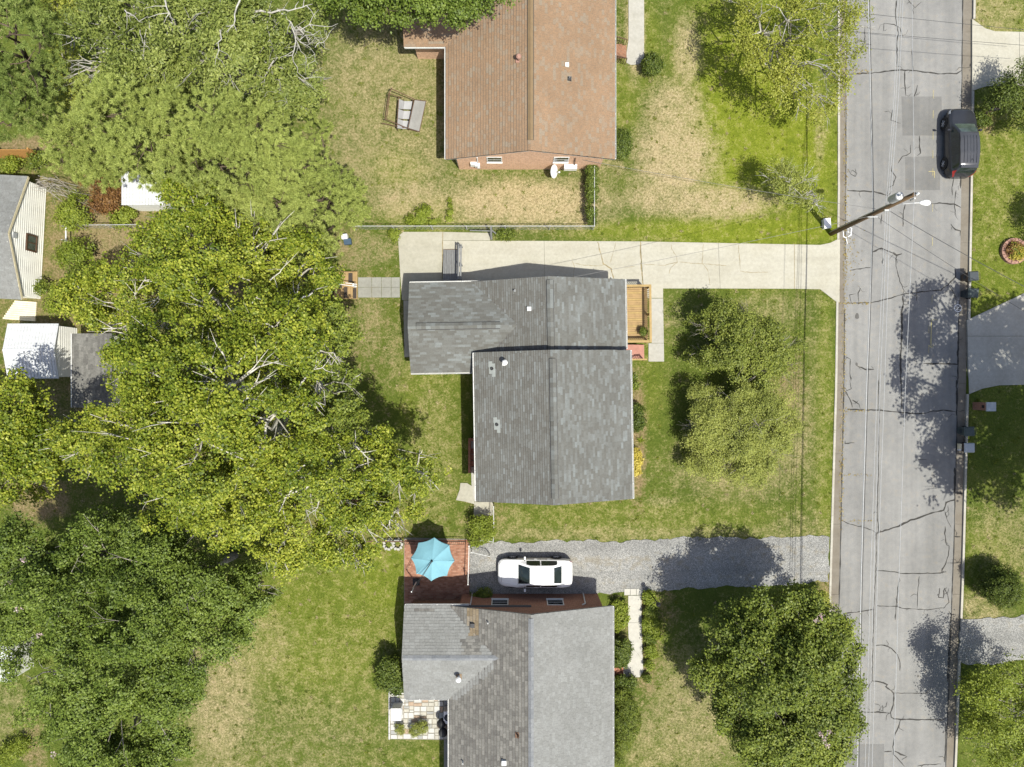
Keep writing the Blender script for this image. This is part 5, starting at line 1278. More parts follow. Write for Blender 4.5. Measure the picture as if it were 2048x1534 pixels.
shrub('fence_weeds', 'narrow trail of weeds reaching up the dry lawn', [(899, 400, .15, 4), (900, 412, .2, 5), (899, 425, .25, 6), (898, 438, .25, 6)], 'leaf_weed', 30, 12, .08, .06, .08, seed=100, cat='weeds')
shrub('fence_weeds', 'tuft of weeds beside the rounded concrete pad corner', [(787, 466, .3, 10), (792, 476, .25, 7)], 'leaf_weed', 20, 12, .1, .05, .1, seed=101, cat='weeds')
shrub('fence_weeds', 'weeds behind the leaning gate post on the fence', [(1010, 466, .3, 12), (1025, 470, .25, 10), (995, 468, .2, 8)], 'leaf_deep', 16, 12, .09, .06, .12, seed=102, cat='weeds', gap=-.2)
shrub('mailbox_plant', 'low plants around the mailbox post', [(1966, 240, .3, 12), (1958, 232, .25, 8), (1975, 245, .25, 8)], 'leaf_bush', 18, seed=103, cat='plant')
for i, (a, b, z, r, lf, lab) in enumerate([(150, 505, 1.4, 30, 'leaf_weed', 'tall weedy shrub beside the white post in the side yard'), (165, 560, 1.3, 32, 'leaf_deep', 'dark leafy shrub below the white fence rail'), (76, 322, .9, 17, 'leaf_deep', 'small dark shrub at the end of the orange fence'),
        (22, 330, .6, 16, 'leaf_weed', 'low green plant under the orange fence'), (150, 425, 1.0, 34, 'leaf_weed', 'sprawling weeds beside the white-sided wall'), (120, 600, 1.0, 26, 'leaf_weed', 'green undergrowth beyond the corner of the sided outbuilding'),
        (215, 395, .9, 30, 'leaf_red', 'brown withered brush beside the white ribbed shed'), (85, 575, .8, 12, 'leaf_deep', 'vine climbing the white lap siding'), (245, 432, .6, 22, 'leaf_weed', 'green weeds along the white fence rail'), (180, 350, .8, 24, 'leaf_red', 'rusty brown bush below the pale pine')]):
    shrub('yard_shrub', lab, [(a, b, z, r), (a + r * .6, b - r * .4, z * .8, r * .6), (a - r * .5, b + r * .5, z * .7, r * .6)], lf, 8, 14, .13, .08, .18, seed=110 + i, gap=-.25)
shrub('kerb_shrub', 'leafy sprout at the kerb end of the gravel driveway', [(1640, 1197, 1.0, 16), (1650, 1210, .8, 10)], 'leaf_yellow', 12, 14, .12, .08, .14, seed=121)
shrub('garden_plant', 'broad-leaved garden plant at the lower left corner', [(15, 1510, .5, 22), (40, 1490, .4, 18)], 'leaf_weed', 10, 12, .22, .05, .16, seed=122, cat='plant', gap=-.2)
# spiky plant
sp = empty('yucca_plant', (*P(1281, 881)[:2], 0), 'spiky yellow-green plant by the front bed', 'plant'); vv = []
rg_ = random.Random(8); bx, by = P(1281, 881)[:2]
for i in range(46):
    a = rg_.uniform(0, 6.28); L_ = rg_.uniform(.3, .55); el = rg_.uniform(.15, 1.1); d = Vector((math.cos(a) * math.cos(el), math.sin(a) * math.cos(el), math.sin(el))); s = Vector((-math.sin(a), math.cos(a), 0)) * .022
    o = Vector((bx, by, .02)); vv += [o + s, o - s, o + d * L_]
np_mesh('leaves', np.array([tuple(v) for v in vv]), 3, M['leaf_weed'], sp, {'rnd': RNG.random(46), 'clump': np.full(46, .6)})
# bare vines sprawling by the sided outbuilding
bv = empty('bare_vine', (*P(110, 380)[:2], 0), 'tangle of bare pale vines beside the outbuilding roof', 'vine'); mb = MB()
for i in range(34):
    a = Vector(P(70 + rg_.uniform(-10, 40), 362 + rg_.uniform(-12, 20), 1.2 + rg_.random())); b = Vector(P(140 + rg_.uniform(-40, 70), 400 + rg_.uniform(-35, 30), .3 + rg_.random()))
    mb.tube([a, a.lerp(b, .35) + rv(rg_, .3) + Vector((0, 0, .3)), a.lerp(b, .7) + rv(rg_, .3), b], [.018, .014, .01, .005], 3, cap=False)
mb.build('stems', M['bark_grey'], bv)
# pale blossoms scattered through the myrtles
def blossoms(lst, z, seed):
    rg = np.random.default_rng(seed)
    for (a, b) in lst:
        X, Y, _ = P(a, b, z); n = 22
        c = np.array([X, Y, z]) + rg.normal(size=(n, 3)) * .08
        s = rg.normal(size=(n, 3)); s /= np.linalg.norm(s, axis=1)[:, None]; t = np.cross(s, rg.normal(size=(n, 3))); t /= np.linalg.norm(t, axis=1)[:, None]
        V = np.stack([c - s * .045, c + t * .045, c + s * .045, c - t * .045], 1).reshape(-1, 3)
        yield V, rg.random(n)
for nm, lst, z in (('myrtle_tree.001', [(78, 1272), (20, 1165), (45, 1120), (105, 1510), (36, 1218)], 10.2), ('crepe_myrtle', [(1612, 1390), (1660, 1465), (1640, 1468), (1650, 1480), (1655, 1492), (1632, 1240), (1641, 1232)], 8.6)):
    root = bpy.data.objects.get(nm)
    vs = []; rs = []
    for V, r in blossoms(lst, z, 5): vs.append(V); rs.append(r)
    np_mesh('blossoms', np.concatenate(vs), 4, M['flower_pink'], root, {'rnd': np.concatenate(rs), 'clump': np.concatenate(rs)})

# ---- short grass over the lawns
def lawn_grass(n):
    rg = np.random.default_rng(77)
    x = rg.uniform(-35, 35, n); y = rg.uniform(-26.5, 26.5, n)
    bad = np.zeros(n, bool)
    for pl in HARD: bad |= inpoly(x, y, pl)
    for s in (GL, GU, GE, BM, BE, LM, LE):
        x0, x1 = (s['c'] - s['hn'], s['c'] + s['hp']) if s['axis'] == 'Y' else (s['a0'], s['a1'])
        y0, y1 = (s['a0'], s['a1']) if s['axis'] == 'Y' else (s['c'] - s['hn'], s['c'] + s['hp'])
        bad |= (x > x0) & (x < x1) & (y > y0) & (y < y1)
    bad |= inpoly(x, y, W([(808, 1073), (944, 1073), (944, 1213), (808, 1213)])) | inpoly(x, y, W([(778, 1370), (902, 1370), (902, 1482), (778, 1482)]))
    bad |= (x < -27.5) & (y > PY(780)) & (y < PY(350))
    dirt = field(x, y, DIRT); bad |= rg.random(n) < dirt * .9
    x, y = x[~bad], y[~bad]; m = len(x)
    dry, lush, dirt = field(x, y, DRY), field(x, y, LUSH), dirt[~bad]
    a = rg.uniform(0, 2 * np.pi, m); hgt = rg.uniform(.02, .06, m); lean = rg.uniform(.03, .09, m); w = rg.uniform(.008, .018, m)
    dx, dy = np.cos(a), np.sin(a)
    V = np.stack([np.stack([x - dy * w, y + dx * w, np.zeros(m)], 1), np.stack([x + dy * w, y - dx * w, np.zeros(m)], 1), np.stack([x + dx * lean, y + dy * lean, hgt], 1)], 1)
    rep = lambda q: np.repeat(q, 3)
    pick = rg.choice(m, 1500, replace=False); kk = 14; c_ = np.repeat(pick, kk); q = len(c_)      # weed tufts
    ang = rg.uniform(0, 2 * np.pi, q); ln = rg.uniform(.06, .16, q); ww = rg.uniform(.01, .022, q)
    bx_, by_ = x[c_] + rg.normal(0, .05, q), y[c_] + rg.normal(0, .05, q)
    V2 = np.stack([np.stack([bx_ - np.sin(ang) * ww, by_ + np.cos(ang) * ww, np.zeros(q)], 1), np.stack([bx_ + np.sin(ang) * ww, by_ - np.cos(ang) * ww, np.zeros(q)], 1), np.stack([bx_ + np.cos(ang) * ln, by_ + np.sin(ang) * ln, rg.uniform(.03, .12, q)], 1)], 1)
    tl = np.repeat(rg.random(1500), kk); V = np.concatenate([V, V2]); dry = np.concatenate([dry, np.where(tl > .8, .9, 0)]); lush = np.concatenate([lush, np.where(tl < .6, .8, .2)]); dirt = np.concatenate([dirt, np.zeros(q)])
    rnd_ = np.concatenate([rg.random(m), np.clip(.35 * tl + rg.random(q) * .5, 0, 1)]); m = len(V)
    TRI[0] += m
    np_mesh('lawn_grass', V.reshape(-1, 3), 3, M['lawn_turf'], None, None, {'dry': rep(dry), 'lush': rep(lush), 'dirt': rep(dirt), 'rnd': rep(rnd_)}, kind='stuff')
    tag(bpy.data.objects['lawn_grass'], 'short patchy grass covering the lawns', 'grass')
lawn_grass(300000)
def litter(name, label, regions, seed):
    rg = np.random.default_rng(seed); vs = []
    for (fn, n) in regions:
        x, y, z = fn(rg, n)
        s = rg.uniform(.025, .06, n); a = rg.uniform(0, 6.28, n)
        c, d = np.cos(a) * s, np.sin(a) * s
        q = np.stack([np.stack([x + c, y + d, z + rg.uniform(0, .02, n)], 1), np.stack([x - d * .6, y + c * .6, z], 1), np.stack([x - c, y - d, z + rg.uniform(0, .015, n)], 1), np.stack([x + d * .6, y - c * .6, z], 1)], 1)
        vs.append(q.reshape(-1, 3))
    V = np.concatenate(vs); n = len(V) // 4
    o = np_mesh(name, V, 4, M['leaf_litter'], None, {'rnd': rg.random(n), 'clump': rg.random(n)}, kind='stuff')
    tag(o, label, 'leaves')
def gutter_leaves(rg, n):
    y = PY(rg.uniform(0, 1060, n)); x = np.array([float(LG(v)) for v in y]) + rg.normal(-.02, .10, n); return x, y, np.full(n, ROAD_Z + .02)
def joint_leaves(rg, n):
    yy = rg.choice([139.5, 145, 606, 607, 821, 822, 950, 1042], n) + rg.normal(0, 1.3, n); y = PY(yy); x = PX(rg.uniform(1678, 1745, n)); return x, y, np.full(n, ROAD_Z + .02)
def drive_leaves(rg, n):
    return PX(1690 + np.abs(rg.normal(0, 14, n))), PY(rg.normal(510, 28, n)), np.full(n, ROAD_Z + .02)
litter('fallen_leaves', 'yellow fallen leaves along the road gutter', [(gutter_leaves, 750), (joint_leaves, 200), (drive_leaves, 90)], 3)

# ================================================================== OBJECTS
def T3(px, py, z): return Vector(P(px, py, z))
# ---- front porch deck with railing
dk = empty('porch_deck', (PX(1277), PY(628), 0), 'golden timber porch deck with baluster railing at the front of the grey house', 'deck', rz=math.radians(.6))
X0, X1, Y0, Y1, ZD, ZR = 7.22, 8.86, 2.66, 6.28, .72, 1.68
n = 25; bwid = (Y1 - Y0) / n
for i in range(n):
    MB().bbox(X0, X1 - .02, Y0 + i * bwid + .007, Y0 + (i + 1) * bwid - .007, ZD - .035, ZD + random.uniform(-.003, .003)).build('deck_board', M[('cedar_wood', 'yellow_wood', 'cedar_wood')[i % 3]], dk)
MB().bbox(X0, X1 - .05, Y0 + .02, Y1 - .02, ZD - .2, ZD - .04).build('joists', M['old_wood'], dk)
for (x, y) in ((X1 - .05, Y0 + .05), (X1 - .05, Y1 - .05), (X1 - .05, (Y0 + Y1) / 2), (X0 + .05, Y1 - .05), (X0 + .05, Y0 + .05)):
    MB().box((x, y, ZR / 2 - .02), (.09, .09, ZR)).build('post', M['yellow_wood'], dk)
MB().bbox(X1 - .09, X1 + .05, Y0 - .04, Y1 + .04, ZR, ZR + .035).build('top_rail', M['yellow_wood'], dk)
MB().bbox(X0, X1 - .1, Y1 - .1, Y1 + .04, ZR, ZR + .035).build('top_rail', M['yellow_wood'], dk)
MB().bbox(X0, X1 - .1, Y0 - .04, Y0 + .1, ZR, ZR + .035).build('top_rail', M['yellow_wood'], dk)
k = 26
for i in range(k): MB().box((X1 - .02, Y0 + .12 + (Y1 - Y0 - .24) * i / (k - 1), (ZD + ZR) / 2 - .03), (.035, .035, ZR - ZD + .06)).build('baluster', M['yellow_wood'], dk)
for yy in (Y0 + .02, Y1 - .02):
    for i in range(11): MB().box((X0 + .14 + i * .133, yy, (ZD + ZR) / 2 - .03), (.035, .035, ZR - ZD + .06)).build('baluster', M['yellow_wood'], dk)
pot = empty('potted_plant', (8.50, 3.35, ZD), 'round potted fern on the golden deck', 'potted plant')
MB().lathe((8.50, 3.35, ZD + .004), [(.11, 0), (.16, .24), (.18, .26), (.18, .3), (.14, .3)], 14).build('pot', M['terracotta'], pot)
V, rn, cl, kk, c = crown(np.array([(8.50, 3.35, ZD + .42, .24, .18)]), 160, 12, .13, .03, .05, 5, zmin=.3)
np_mesh('foliage', V.reshape(-1, 3), kk, M['leaf_deep'], pot, {'rnd': rn, 'clump': cl})
st = empty('entry_steps', (PX(1277), PY(705), 0), 'pink concrete entry steps with a golden handrail below the deck', 'steps', rz=math.radians(.6))
for i in range(3): MB().bbox(7.0, 8.72 - i * .38, 1.62, 2.55, -.1 if i == 0 else .2 * i + .002, .2 * (i + 1)).build('step', M['pink_concrete'], st)
MB().bbox(7.3, 8.7, 1.50, 1.6, 1.30, 1.335).build('handrail', M['yellow_wood'], st)
for x in (7.34, 8.66): MB().box((x, 1.55, .65), (.08, .08, 1.3)).build('post', M['yellow_wood'], st)
for i in range(9): MB().box((7.46 + i * .135, 1.55, .75), (.03, .03, 1.1)).build('baluster', M['yellow_wood'], st)
# ---- weathered rear ramp
rm = empty('timber_ramp', (PX(905), PY(530), 0), 'weathered grey plank ramp on the concrete drive behind the grey house', 'ramp')
xa, xb, ya, yb = PX(886, .4), PX(916, .4), PY(562, .5), PY(499, .2)
for i in range(9):
    w = (xb - xa) / 9
    MB().prism([(xa + i * w + .008, ya), (xa + (i + 1) * w - .008, ya), (xa + (i + 1) * w - .008, yb), (xa + i * w + .008, yb)], [.5, .5, .1, .1], [.55, .55, .15 + .002 * (i % 3), .15]).build('plank', M['weathered_wood'], rm)
MB().prism([(xa + .05, ya), (xb - .05, ya), (xb - .05, yb + .05), (xa + .05, yb + .05)], [.03] * 4, [.48, .48, .09, .09]).build('frame', M['old_wood'], rm)
for i in range(2): MB().beam((xb + .10 + .14 * i, ya, 1.35), (xb + .10 + .14 * i, yb + .1, 1.0), .1, .035).build('rail', M['weathered_wood'], rm)
for y in (ya + .05, (ya + yb) / 2, yb + .15):
    for q in (0, 1): MB().box((xb + .10 + .14 * q, y, .62), (.07, .07, .9)).build('post', M['weathered_wood'], rm)
    MB().box((xb + .17, y, .16), (.24, .06, .3)).build('brace', M['weathered_wood'], rm)
# ---- small cedar landing with mats
ld = empty('cedar_landing', (PX(692), PY(570), 0), 'orange cedar landing steps with white handrail at the end of the paver path', 'steps')
for i in range(10):
    x = PX(668 + i * 4.7, .3); MB().bbox(x, x + .145, PY(598, .3), PY(543, .3), .26, .3 + .002 * (i % 2)).build('plank', M['cedar_wood'], ld)
MB().bbox(PX(670, .3), PX(713, .3), PY(596, .3), PY(545, .3), -.05, .255).build('frame', M['old_wood'], ld)
for (a, b, c_, d) in ((697, 705, 546, 565), (676, 684, 548, 557), (688, 695, 574, 596), (706, 713, 576, 597), (676, 684, 570, 577)):
    MB().bbox(PX(a, .3), PX(b, .3), PY(d, .3), PY(c_, .3), .3, .315).build('tread_mat', M['mat_dark'], ld)
for dy in (0, .14):
    MB().beam(T3(650, 565, 1.1) + Vector((0, dy, 0)), T3(714, 573, 1.0) + Vector((0, dy, 0)), .04, .05).build('handrail', M['white_paint'], ld)
MB().box(tuple(T3(710, 572, .5)), (.09, .2, 1.05)).build('post', M['white_paint'], ld); MB().box(tuple(T3(675, 567, .5)), (.09, .2, 1.05)).build('post', M['white_paint'], ld)
tb = empty('garden_tub', (*P(692, 478)[:2], 0), 'small white and blue tub beside the pine', 'tub')
MB().box((PX(690, .3), PY(474, .3), .25), (.34, .3, .5), .1, 0, 1.1).build('tub', M['white_plastic'], tb); MB().box((PX(696, .2), PY(484, .2), .18), (.44, .34, .36), .1, 0, 1.1).build('crate', M['blue_plastic'], tb)

# ---- chain-link fence
def chain_link(nm, label, pts, h, posts, mat='pale_metal', cat='fence'):
    r = empty(nm, (pts[0][0], pts[0][1], 0), label, cat)
    for i in range(len(pts) - 1):
        a, b = Vector((*pts[i], h)), Vector((*pts[i + 1], h)); L = (b - a).length
        MB().tube([a, b], .023, 6).build('top_rail', M[mat], r)
        mb = MB(); nn = int(L / .3)
        for q in range(nn):
            for s in (1, -1):
                f0, f1 = q / nn, min(1, (q + 2.6) / nn)
                p0, p1 = a.lerp(b, f0), a.lerp(b, f1); z0, z1 = (.03, h) if s > 0 else (h, .03)
                mb.beam((p0.x, p0.y, z0), (p1.x, p1.y, z1), .008, .008)
        mb.build('wire_mesh', M['galvanised'], r)
    for (x, y) in posts:
        MB().tube([(x, y, -.2), (x, y, h + .04)], .032, 8).build('post', M[mat], r)
    return r
hF = 1.1; yF = PY(452, hF)
px_ = [PX(a, hF) for a in (705, 784, 862, 932, 1010, 1100, 1190)]
fx = PX(1189, hF); fy = PY(334, hF)
chain_link('chain_link_fence', 'long chain-link fence between the dry lawn and the concrete driveway', [(px_[0], yF), (fx, yF), (fx, fy)], hF, [(x, yF) for x in px_[:-1]] + [(fx, yF), (fx, PY(390, hF)), (fx, fy)])
chain_link('chain_link_fence', 'short chain-link fence by the weeds of the left yard', [(PX(150, 1.1), PY(450, 1.1)), (PX(276, 1.1), PY(449, 1.1))], 1.1, [(PX(a, 1.1), PY(450, 1.1)) for a in (150, 212, 275)])
lp = empty('leaning_posts', (*P(983, 465)[:2], 0), 'weathered leaning gate post with braces at the fence', 'post')
MB().beam(T3(983, 478, 0), T3(982, 455, 1.3), .12, .12).build('post', M['weathered_wood'], lp)
MB().beam(T3(983, 462, .9), T3(940, 461, .25), .07, .05).build('brace', M['weathered_wood'], lp); MB().beam(T3(983, 460, .9), T3(995, 470, .1), .07, .05).build('brace', M['weathered_wood'], lp)
wp = empty('white_post_rail', (*P(133, 470)[:2], 0), 'short white rail on posts in the weedy left yard', 'rail')
MB().beam(T3(132, 452, .9), T3(132, 484, .9), .08, .06).build('rail', M['white_paint'], wp)
for b in (454, 482): MB().box(tuple(T3(132.3, b, .43)), (.07, .07, .9)).build('post', M['white_paint'], wp)
of = empty('plank_fence', (PX(20), PY(318), 0), 'orange plank fence at the left edge below the dark pine', 'fence')
for i in range(32):
    x = PX(92) - i * .165; MB().bbox(x - .155, x, PY(317), PY(317) + .025, .03, 1.75 + random.uniform(-.02, .02)).build('plank', M['orange_fence'], of)
for z in (.4, 1.4): MB().bbox(PX(92) - 5.3, PX(92), PY(317) + .026, PY(317) + .07, z, z + .09).build('rail', M['orange_fence'], of)
for i in range(3): MB().box((PX(90) - i * 2.5, PY(317) + .11, .85), (.09, .08, 1.75)).build('post', M['orange_fence'], of)

# ---- utility pole, transformer, lamp
bx, by = P(1662, 467)[:2]
up = empty('utility_pole', (bx, by, 0), 'tall brown wooden utility pole with transformer at the kerb', 'utility pole')
def pole_at(z): return Vector((bx, by, z))
MB().tube([(bx, by, -.3), (bx, by, 4), (bx, by, 9.75)], [.17, .15, .115], 12).build('pole', M['pole_wood'], up, smooth=True)
tr = MB().lathe((bx - .36, by + .12, 8.15), [(.2, 0), (.23, .04), (.23, .8), (.2, .86), (.08, .9)], 16).build('transformer', M['pale_metal'], up, smooth=False)
MB().lathe((bx - .42, by + .1, 9.04), [(.045, 0), (.065, .08), (.045, .12), (.06, .18), (.03, .26)], 8).build('bushing', M['white_plastic'], tr)
MB().beam((bx - .15, by + .06, 8.5), (bx - .1, by + .03, 8.5), .1, .4).build('bracket', M['galvanised'], tr)
MB().lathe((bx + .1, by, 9.72), [(.04, 0), (.08, .08), (.05, .14), (.07, .2), (.03, .26)], 8).build('insulator', M['white_plastic'], up)
MB().lathe((bx + .26, by - .1, 8.9), [(.04, 0), (.06, .1), (.03, .4), (.05, .44)], 8).build('cutout', M['pale_metal'], up)
MB().beam((bx + .1, by - .05, 9.1), (bx + .3, by - .1, 9.1), .04, .04).build('cutout_arm', M['galvanised'], up)
arm = [(bx + .12, by, 7.3), (bx + .5, by, 7.75), (bx + 1.0, by, 7.95), (bx + 1.35, by, 8.0)]
la = MB().tube(arm, .03, 8).build('lamp_arm', M['pale_metal'], up)
lh = MB(); lh.lathe((0, 0, 0), [(.05, 0), (.10, .12), (.16, .3), (.165, .45), (.12, .58), (.03, .63)], 14, axis='X', sx=1.0, sy=.5)
lh.v = [(v[0] + bx + 1.25, v[1] + by, v[2] + 8.0) for v in lh.v]; lh.build('lamp_head', M['white_plastic'], la, smooth=True)
for z in (5.35, 7.0): MB().box((bx, by - .18, z), (.3, .1, .12)).build('clamp', M['galvanised'], up)
MB().beam((bx - .35, by - .2, 5.5), (bx + .25, by - .2, 5.5), .06, .08).build('cable_arm', M['galvanised'], up)
MB().tube([(bx - .17, by + .05, .1), (bx - .16, by + .05, 3.0), (bx - .13, by + .05, 7.9)], .02, 6).build('ground_wire', M['galvanised'], up)
pb = empty('utility_pedestal', (*P(1649, 448)[:2], 0), 'white utility pedestal box next to the wooden pole', 'utility box')
MB().box((PX(1650), PY(449), .17), (.42, .62, .34), .1, 0, .95).build('body', M['white_plastic'], pb); MB().box((PX(1650), PY(449), .355), (.46, .66, .03), .1).build('lid', M['white_plastic'], pb)
def wire(label, pts, r=.014, mat='wire_metal', sag=0.0, group=None):
    P_ = [Vector(p) for p in pts]; q = []
    for i in range(len(P_) - 1):
        for t in range(10):
            f = t / 10; v = P_[i].lerp(P_[i + 1], f)
            if len(P_) == 2: v.z -= sag * 4 * f * (1 - f)
            q.append(v)
    q.append(P_[-1])
    o = MB().tube(q, r, 5, cap=True).build('power_line', M[mat]); tag(o, label, 'power line', group)
    return o
def road_wire(label, tab, zp, zs, r, mat, group=None):
    ys = [-260, -130] + [a for a, b in tab] + [1660, 1790]
    d0 = (tab[1][1] - tab[0][1]) / (tab[1][0] - tab[0][0]); d1 = (tab[-1][1] - tab[-2][1]) / (tab[-1][0] - tab[-2][0])
    xs = [tab[0][1] + d0 * (-260 - tab[0][0]), tab[0][1] + d0 * (-130 - tab[0][0])] + [b for a, b in tab] + [tab[-1][1] + d1 * (1660 - tab[-1][0]), tab[-1][1] + d1 * (1790 - tab[-1][0])]
    pts = []
    for x, y in zip(xs, ys):
        s = min(1, abs(y - 415) / 1400); z = zp - zs * math.sin(s * math.pi / 2)
        pts.append(P(x, y, z))
    wire(label, pts, r, mat, 0, group)
road_wire('thick pale communications cable strung low along the road', [(0, 1736), (200, 1741), (424, 1746.5), (770, 1733), (1150, 1722), (1534, 1714)], 5.45, .5, .03, 'wire_metal')
road_wire('dark thin cable running beside the thick pale road cable', [(0, 1739), (200, 1743.5), (424, 1748), (770, 1736), (1150, 1725), (1534, 1718)], 5.5, .55, .018, 'wire_dark')
for i, tab in enumerate(([(0, 1796), (190, 1788), (404, 1772), (770, 1754), (1150, 1741), (1534, 1730)], [(0, 1801), (190, 1792), (404, 1776), (770, 1760), (1150, 1747), (1534, 1737)], [(0, 1806), (190, 1797), (404, 1780.5), (770, 1769), (1150, 1755), (1534, 1744)])):
    road_wire(('innermost pale power line of the triple set, beside the thick cable', 'middle pale power line of the triple set along the road', 'outermost pale power line of the triple set, below the single high line')[i], tab, 7.0 + .05 * i, .5, .014, 'wire_metal', 'triple power lines along the road')
road_wire('single high power line on the top of the utility pole', [(0, 1824), (190, 1826), (381, 1829), (770, 1811), (1150, 1798), (1534, 1787)], 9.9, .6, .012, 'wire_metal')
wire('service cable from the pole to the north gable of the grey house', [(bx - .2, by - .2, 5.9), (PX(1148, 4.15), 6.44, 4.15)], .011, 'wire_mid', .35)
wire('service cable from the pole to the brown-roofed house wall', [(bx - .2, by + .1, 6.2), (PX(1165, 2.3), 14.1, 2.3)], .012, 'wire_mid', .3)
wire('service cable crossing the road towards the flower planter', [(bx + .15, by - .15, 6.9), P(2180, 640, 4.5)], .018, 'wire_dark', .3)
wire('thin dark cable from the pole across the road to the far verge', [(bx + .15, by - .15, 5.5), P(2180, 700, 4.0)], .012, 'wire_dark', .3)
wire('thin dark cable crossing the upper road by the corner driveway', [P(1560, 50, 5.0), P(2180, 100, 4.8)], .012, 'wire_dark', .1)
wire('upper thin dark cable crossing the road', [P(1560, 8, 5.4), P(2180, 72, 5.0)], .012, 'wire_dark', .1)

# ---- cars
def car(name, label, loc, rz, L, ztop, zbelt, wb, wt, glass, wheels, wr, paint, roofmat, zones, glassmat):
    root = empty(name, loc, label, 'car', rz=rz)
    xs = np.linspace(0, L, 67); g = lambda tab, x: float(np.interp(x, [a for a, b in tab], [b for a, b in tab]))
    rows = []
    for x in xs:
        zt, zb, w, wtp = g(ztop, x), g(zbelt, x), g(wb, x), g(wt, x)
        zb = min(zb, zt - .03); dz = zt - zb
        half = [(w * .90, .24), (w * .985, .36), (w, .50), (w * .995, zb * .5 + .28), (w * .985, zb - .05), (w * .955, zb)]
        b4 = (w * .93, zb + .03 * dz + .005); half += [b4, (b4[0] + (wtp - b4[0]) * .42, zb + .46 * dz), (b4[0] + (wtp - b4[0]) * .8, zb + .82 * dz), (wtp, zt - .03 * (1 if dz > .25 else .4)), (wtp * .86, zt - .008), (wtp * .45, zt + .012), (0, zt + .018)]
        full = [(-a, z) for a, z in half[:-1]] + [half[-1]] + [(a, z) for a, z in half[-2::-1]]
        rows.append([(x, a, z) for a, z in full])
    nr = len(rows[0]); N = len(xs); h = (nr - 1) // 2
    parts = {}
    for i in range(N - 1):
        xm = (xs[i] + xs[i + 1]) / 2
        for j in range(nr - 1):
            jj = j if j < h else nr - 2 - j
            key = zones(xm, jj)
            parts.setdefault(key, []).append((i, j))
    names = {'paint': ('body', paint), 'roof': ('roof', roofmat), 'windshield': ('windshield', glassmat), 'rear': ('rear_window', 'car_glass'), 'side': ('side_window', 'car_glass'), 'head': ('headlight', 'clear_lens'), 'tail': ('tail_light', 'red_lens'), 'trim': ('bumper', 'black_metal'), 'plate': ('number_plate', 'white_plastic')}
    for key, cells in parts.items():
        sets = [cells]
        if key in ('head', 'tail', 'side'): sets = [[c for c in cells if c[1] < h], [c for c in cells if c[1] >= h]]
        for cs in sets:
            if not cs: continue
            idx = {}; vs = []; fs = []
            for (i, j) in cs:
                f = []
                for (a, b) in ((i, j), (i + 1, j), (i + 1, j + 1), (i, j + 1)):
                    if (a, b) not in idx: idx[(a, b)] = len(vs); vs.append(rows[a][b])
                    f.append(idx[(a, b)])
                fs.append(tuple(f))
            mb = MB().add(vs, fs)
            if key == 'paint':
                for a in (0, N - 1):
                    o = len(mb.v); mb.v.extend(rows[a]); mb.f.append(tuple(range(o, o + nr)) if a == 0 else tuple(range(o + nr - 1, o - 1, -1))); mb.mi.append(0)
            nm, mk = names[key]
            mb.build(nm, M[mk], root, local=True, smooth=True)
    W0 = g(wb, L / 2)
    MB().bbox(.3, L - .3, -W0 * .88, W0 * .88, .2, .5).build('underbody', M['black_metal'], root, local=True)
    for x in wheels:
        for s in (-1, 1):
            yo = s * (W0 + .012)
            MB().lathe((x, yo, wr + .02), [(wr + .055, -.01), (wr + .055, .004)], 28, axis='Y').build('wheel_arch', M['black_metal'], root, local=True)
            p = [(wr * .66, -s * .0), (wr * .9, s * .03), (wr, s * .012), (wr, -s * .17), (wr * .6, -s * .17)]
            ty = MB().lathe((x, yo, wr), p, 28, axis='Y').build('wheel', M['rubber'], root, local=True, smooth=False)
            rim = MB().lathe((x, yo + s * .012, wr), [(wr * .66, 0), (wr * .62, s * .012), (wr * .56, s * .004)], 24, axis='Y').build('rim', M['dark_vent'], ty, local=True)
            sp_ = MB()
            for q in range(6):
                a = q * math.pi / 3; sp_.beam((x, yo + s * .03, wr), (x + math.cos(a) * wr * .62, yo + s * .026, wr + math.sin(a) * wr * .62), .05, .012)
            sp_.lathe((x, yo + s * .028, wr), [(wr * .2, 0), (wr * .16, s * .02)], 12, axis='Y'); sp_.build('spokes', M['alloy'], ty, local=True)
    return root, g
def sedan_zone(x, j):
    if 1.36 < x < 2.08 and j >= 10: return 'windshield'
    if 3.60 < x < 4.16 and j >= 10: return 'rear'
    if 1.86 < x < 3.86 and j in (6, 7) and not (2.72 < x < 2.82): return 'side'
    if x < .34 and j in (3, 4, 5) and x > .06: return 'head'
    if x > 4.66 and j in (3, 4) : return 'tail'
    if 2.08 <= x <= 3.60 and j >= 9: return 'roof'
    return 'paint'
sc, g1 = car('white_sedan', 'white sedan parked on the gravel driveway', (PX(996, .6), -12.36, 0.02), 0.0, 4.87,
    [(0, .52), (.05, .62), (.16, .70), (.4, .78), (1.0, .89), (1.32, .94), (1.75, 1.22), (2.08, 1.39), (2.45, 1.455), (3.0, 1.45), (3.45, 1.40), (3.62, 1.36), (4.16, 1.08), (4.3, 1.055), (4.7, 1.02), (4.8, .95), (4.87, .62)],
    [(0, .46), (.1, .56), (.3, .66), (1.3, .87), (3.0, .92), (4.2, .97), (4.7, .92), (4.87, .56)],
    [(0, .58), (.05, .70), (.2, .83), (.5, .90), (1.2, .925), (3.6, .925), (4.3, .90), (4.65, .85), (4.8, .76), (4.87, .64)],
    [(0, .46), (.2, .62), (.6, .70), (1.3, .74), (2.08, .585), (2.8, .60), (3.6, .575), (4.16, .66), (4.7, .66), (4.87, .5)], None, (.95, 3.82), .33, 'car_white', 'car_white', sedan_zone, 'car_glass')
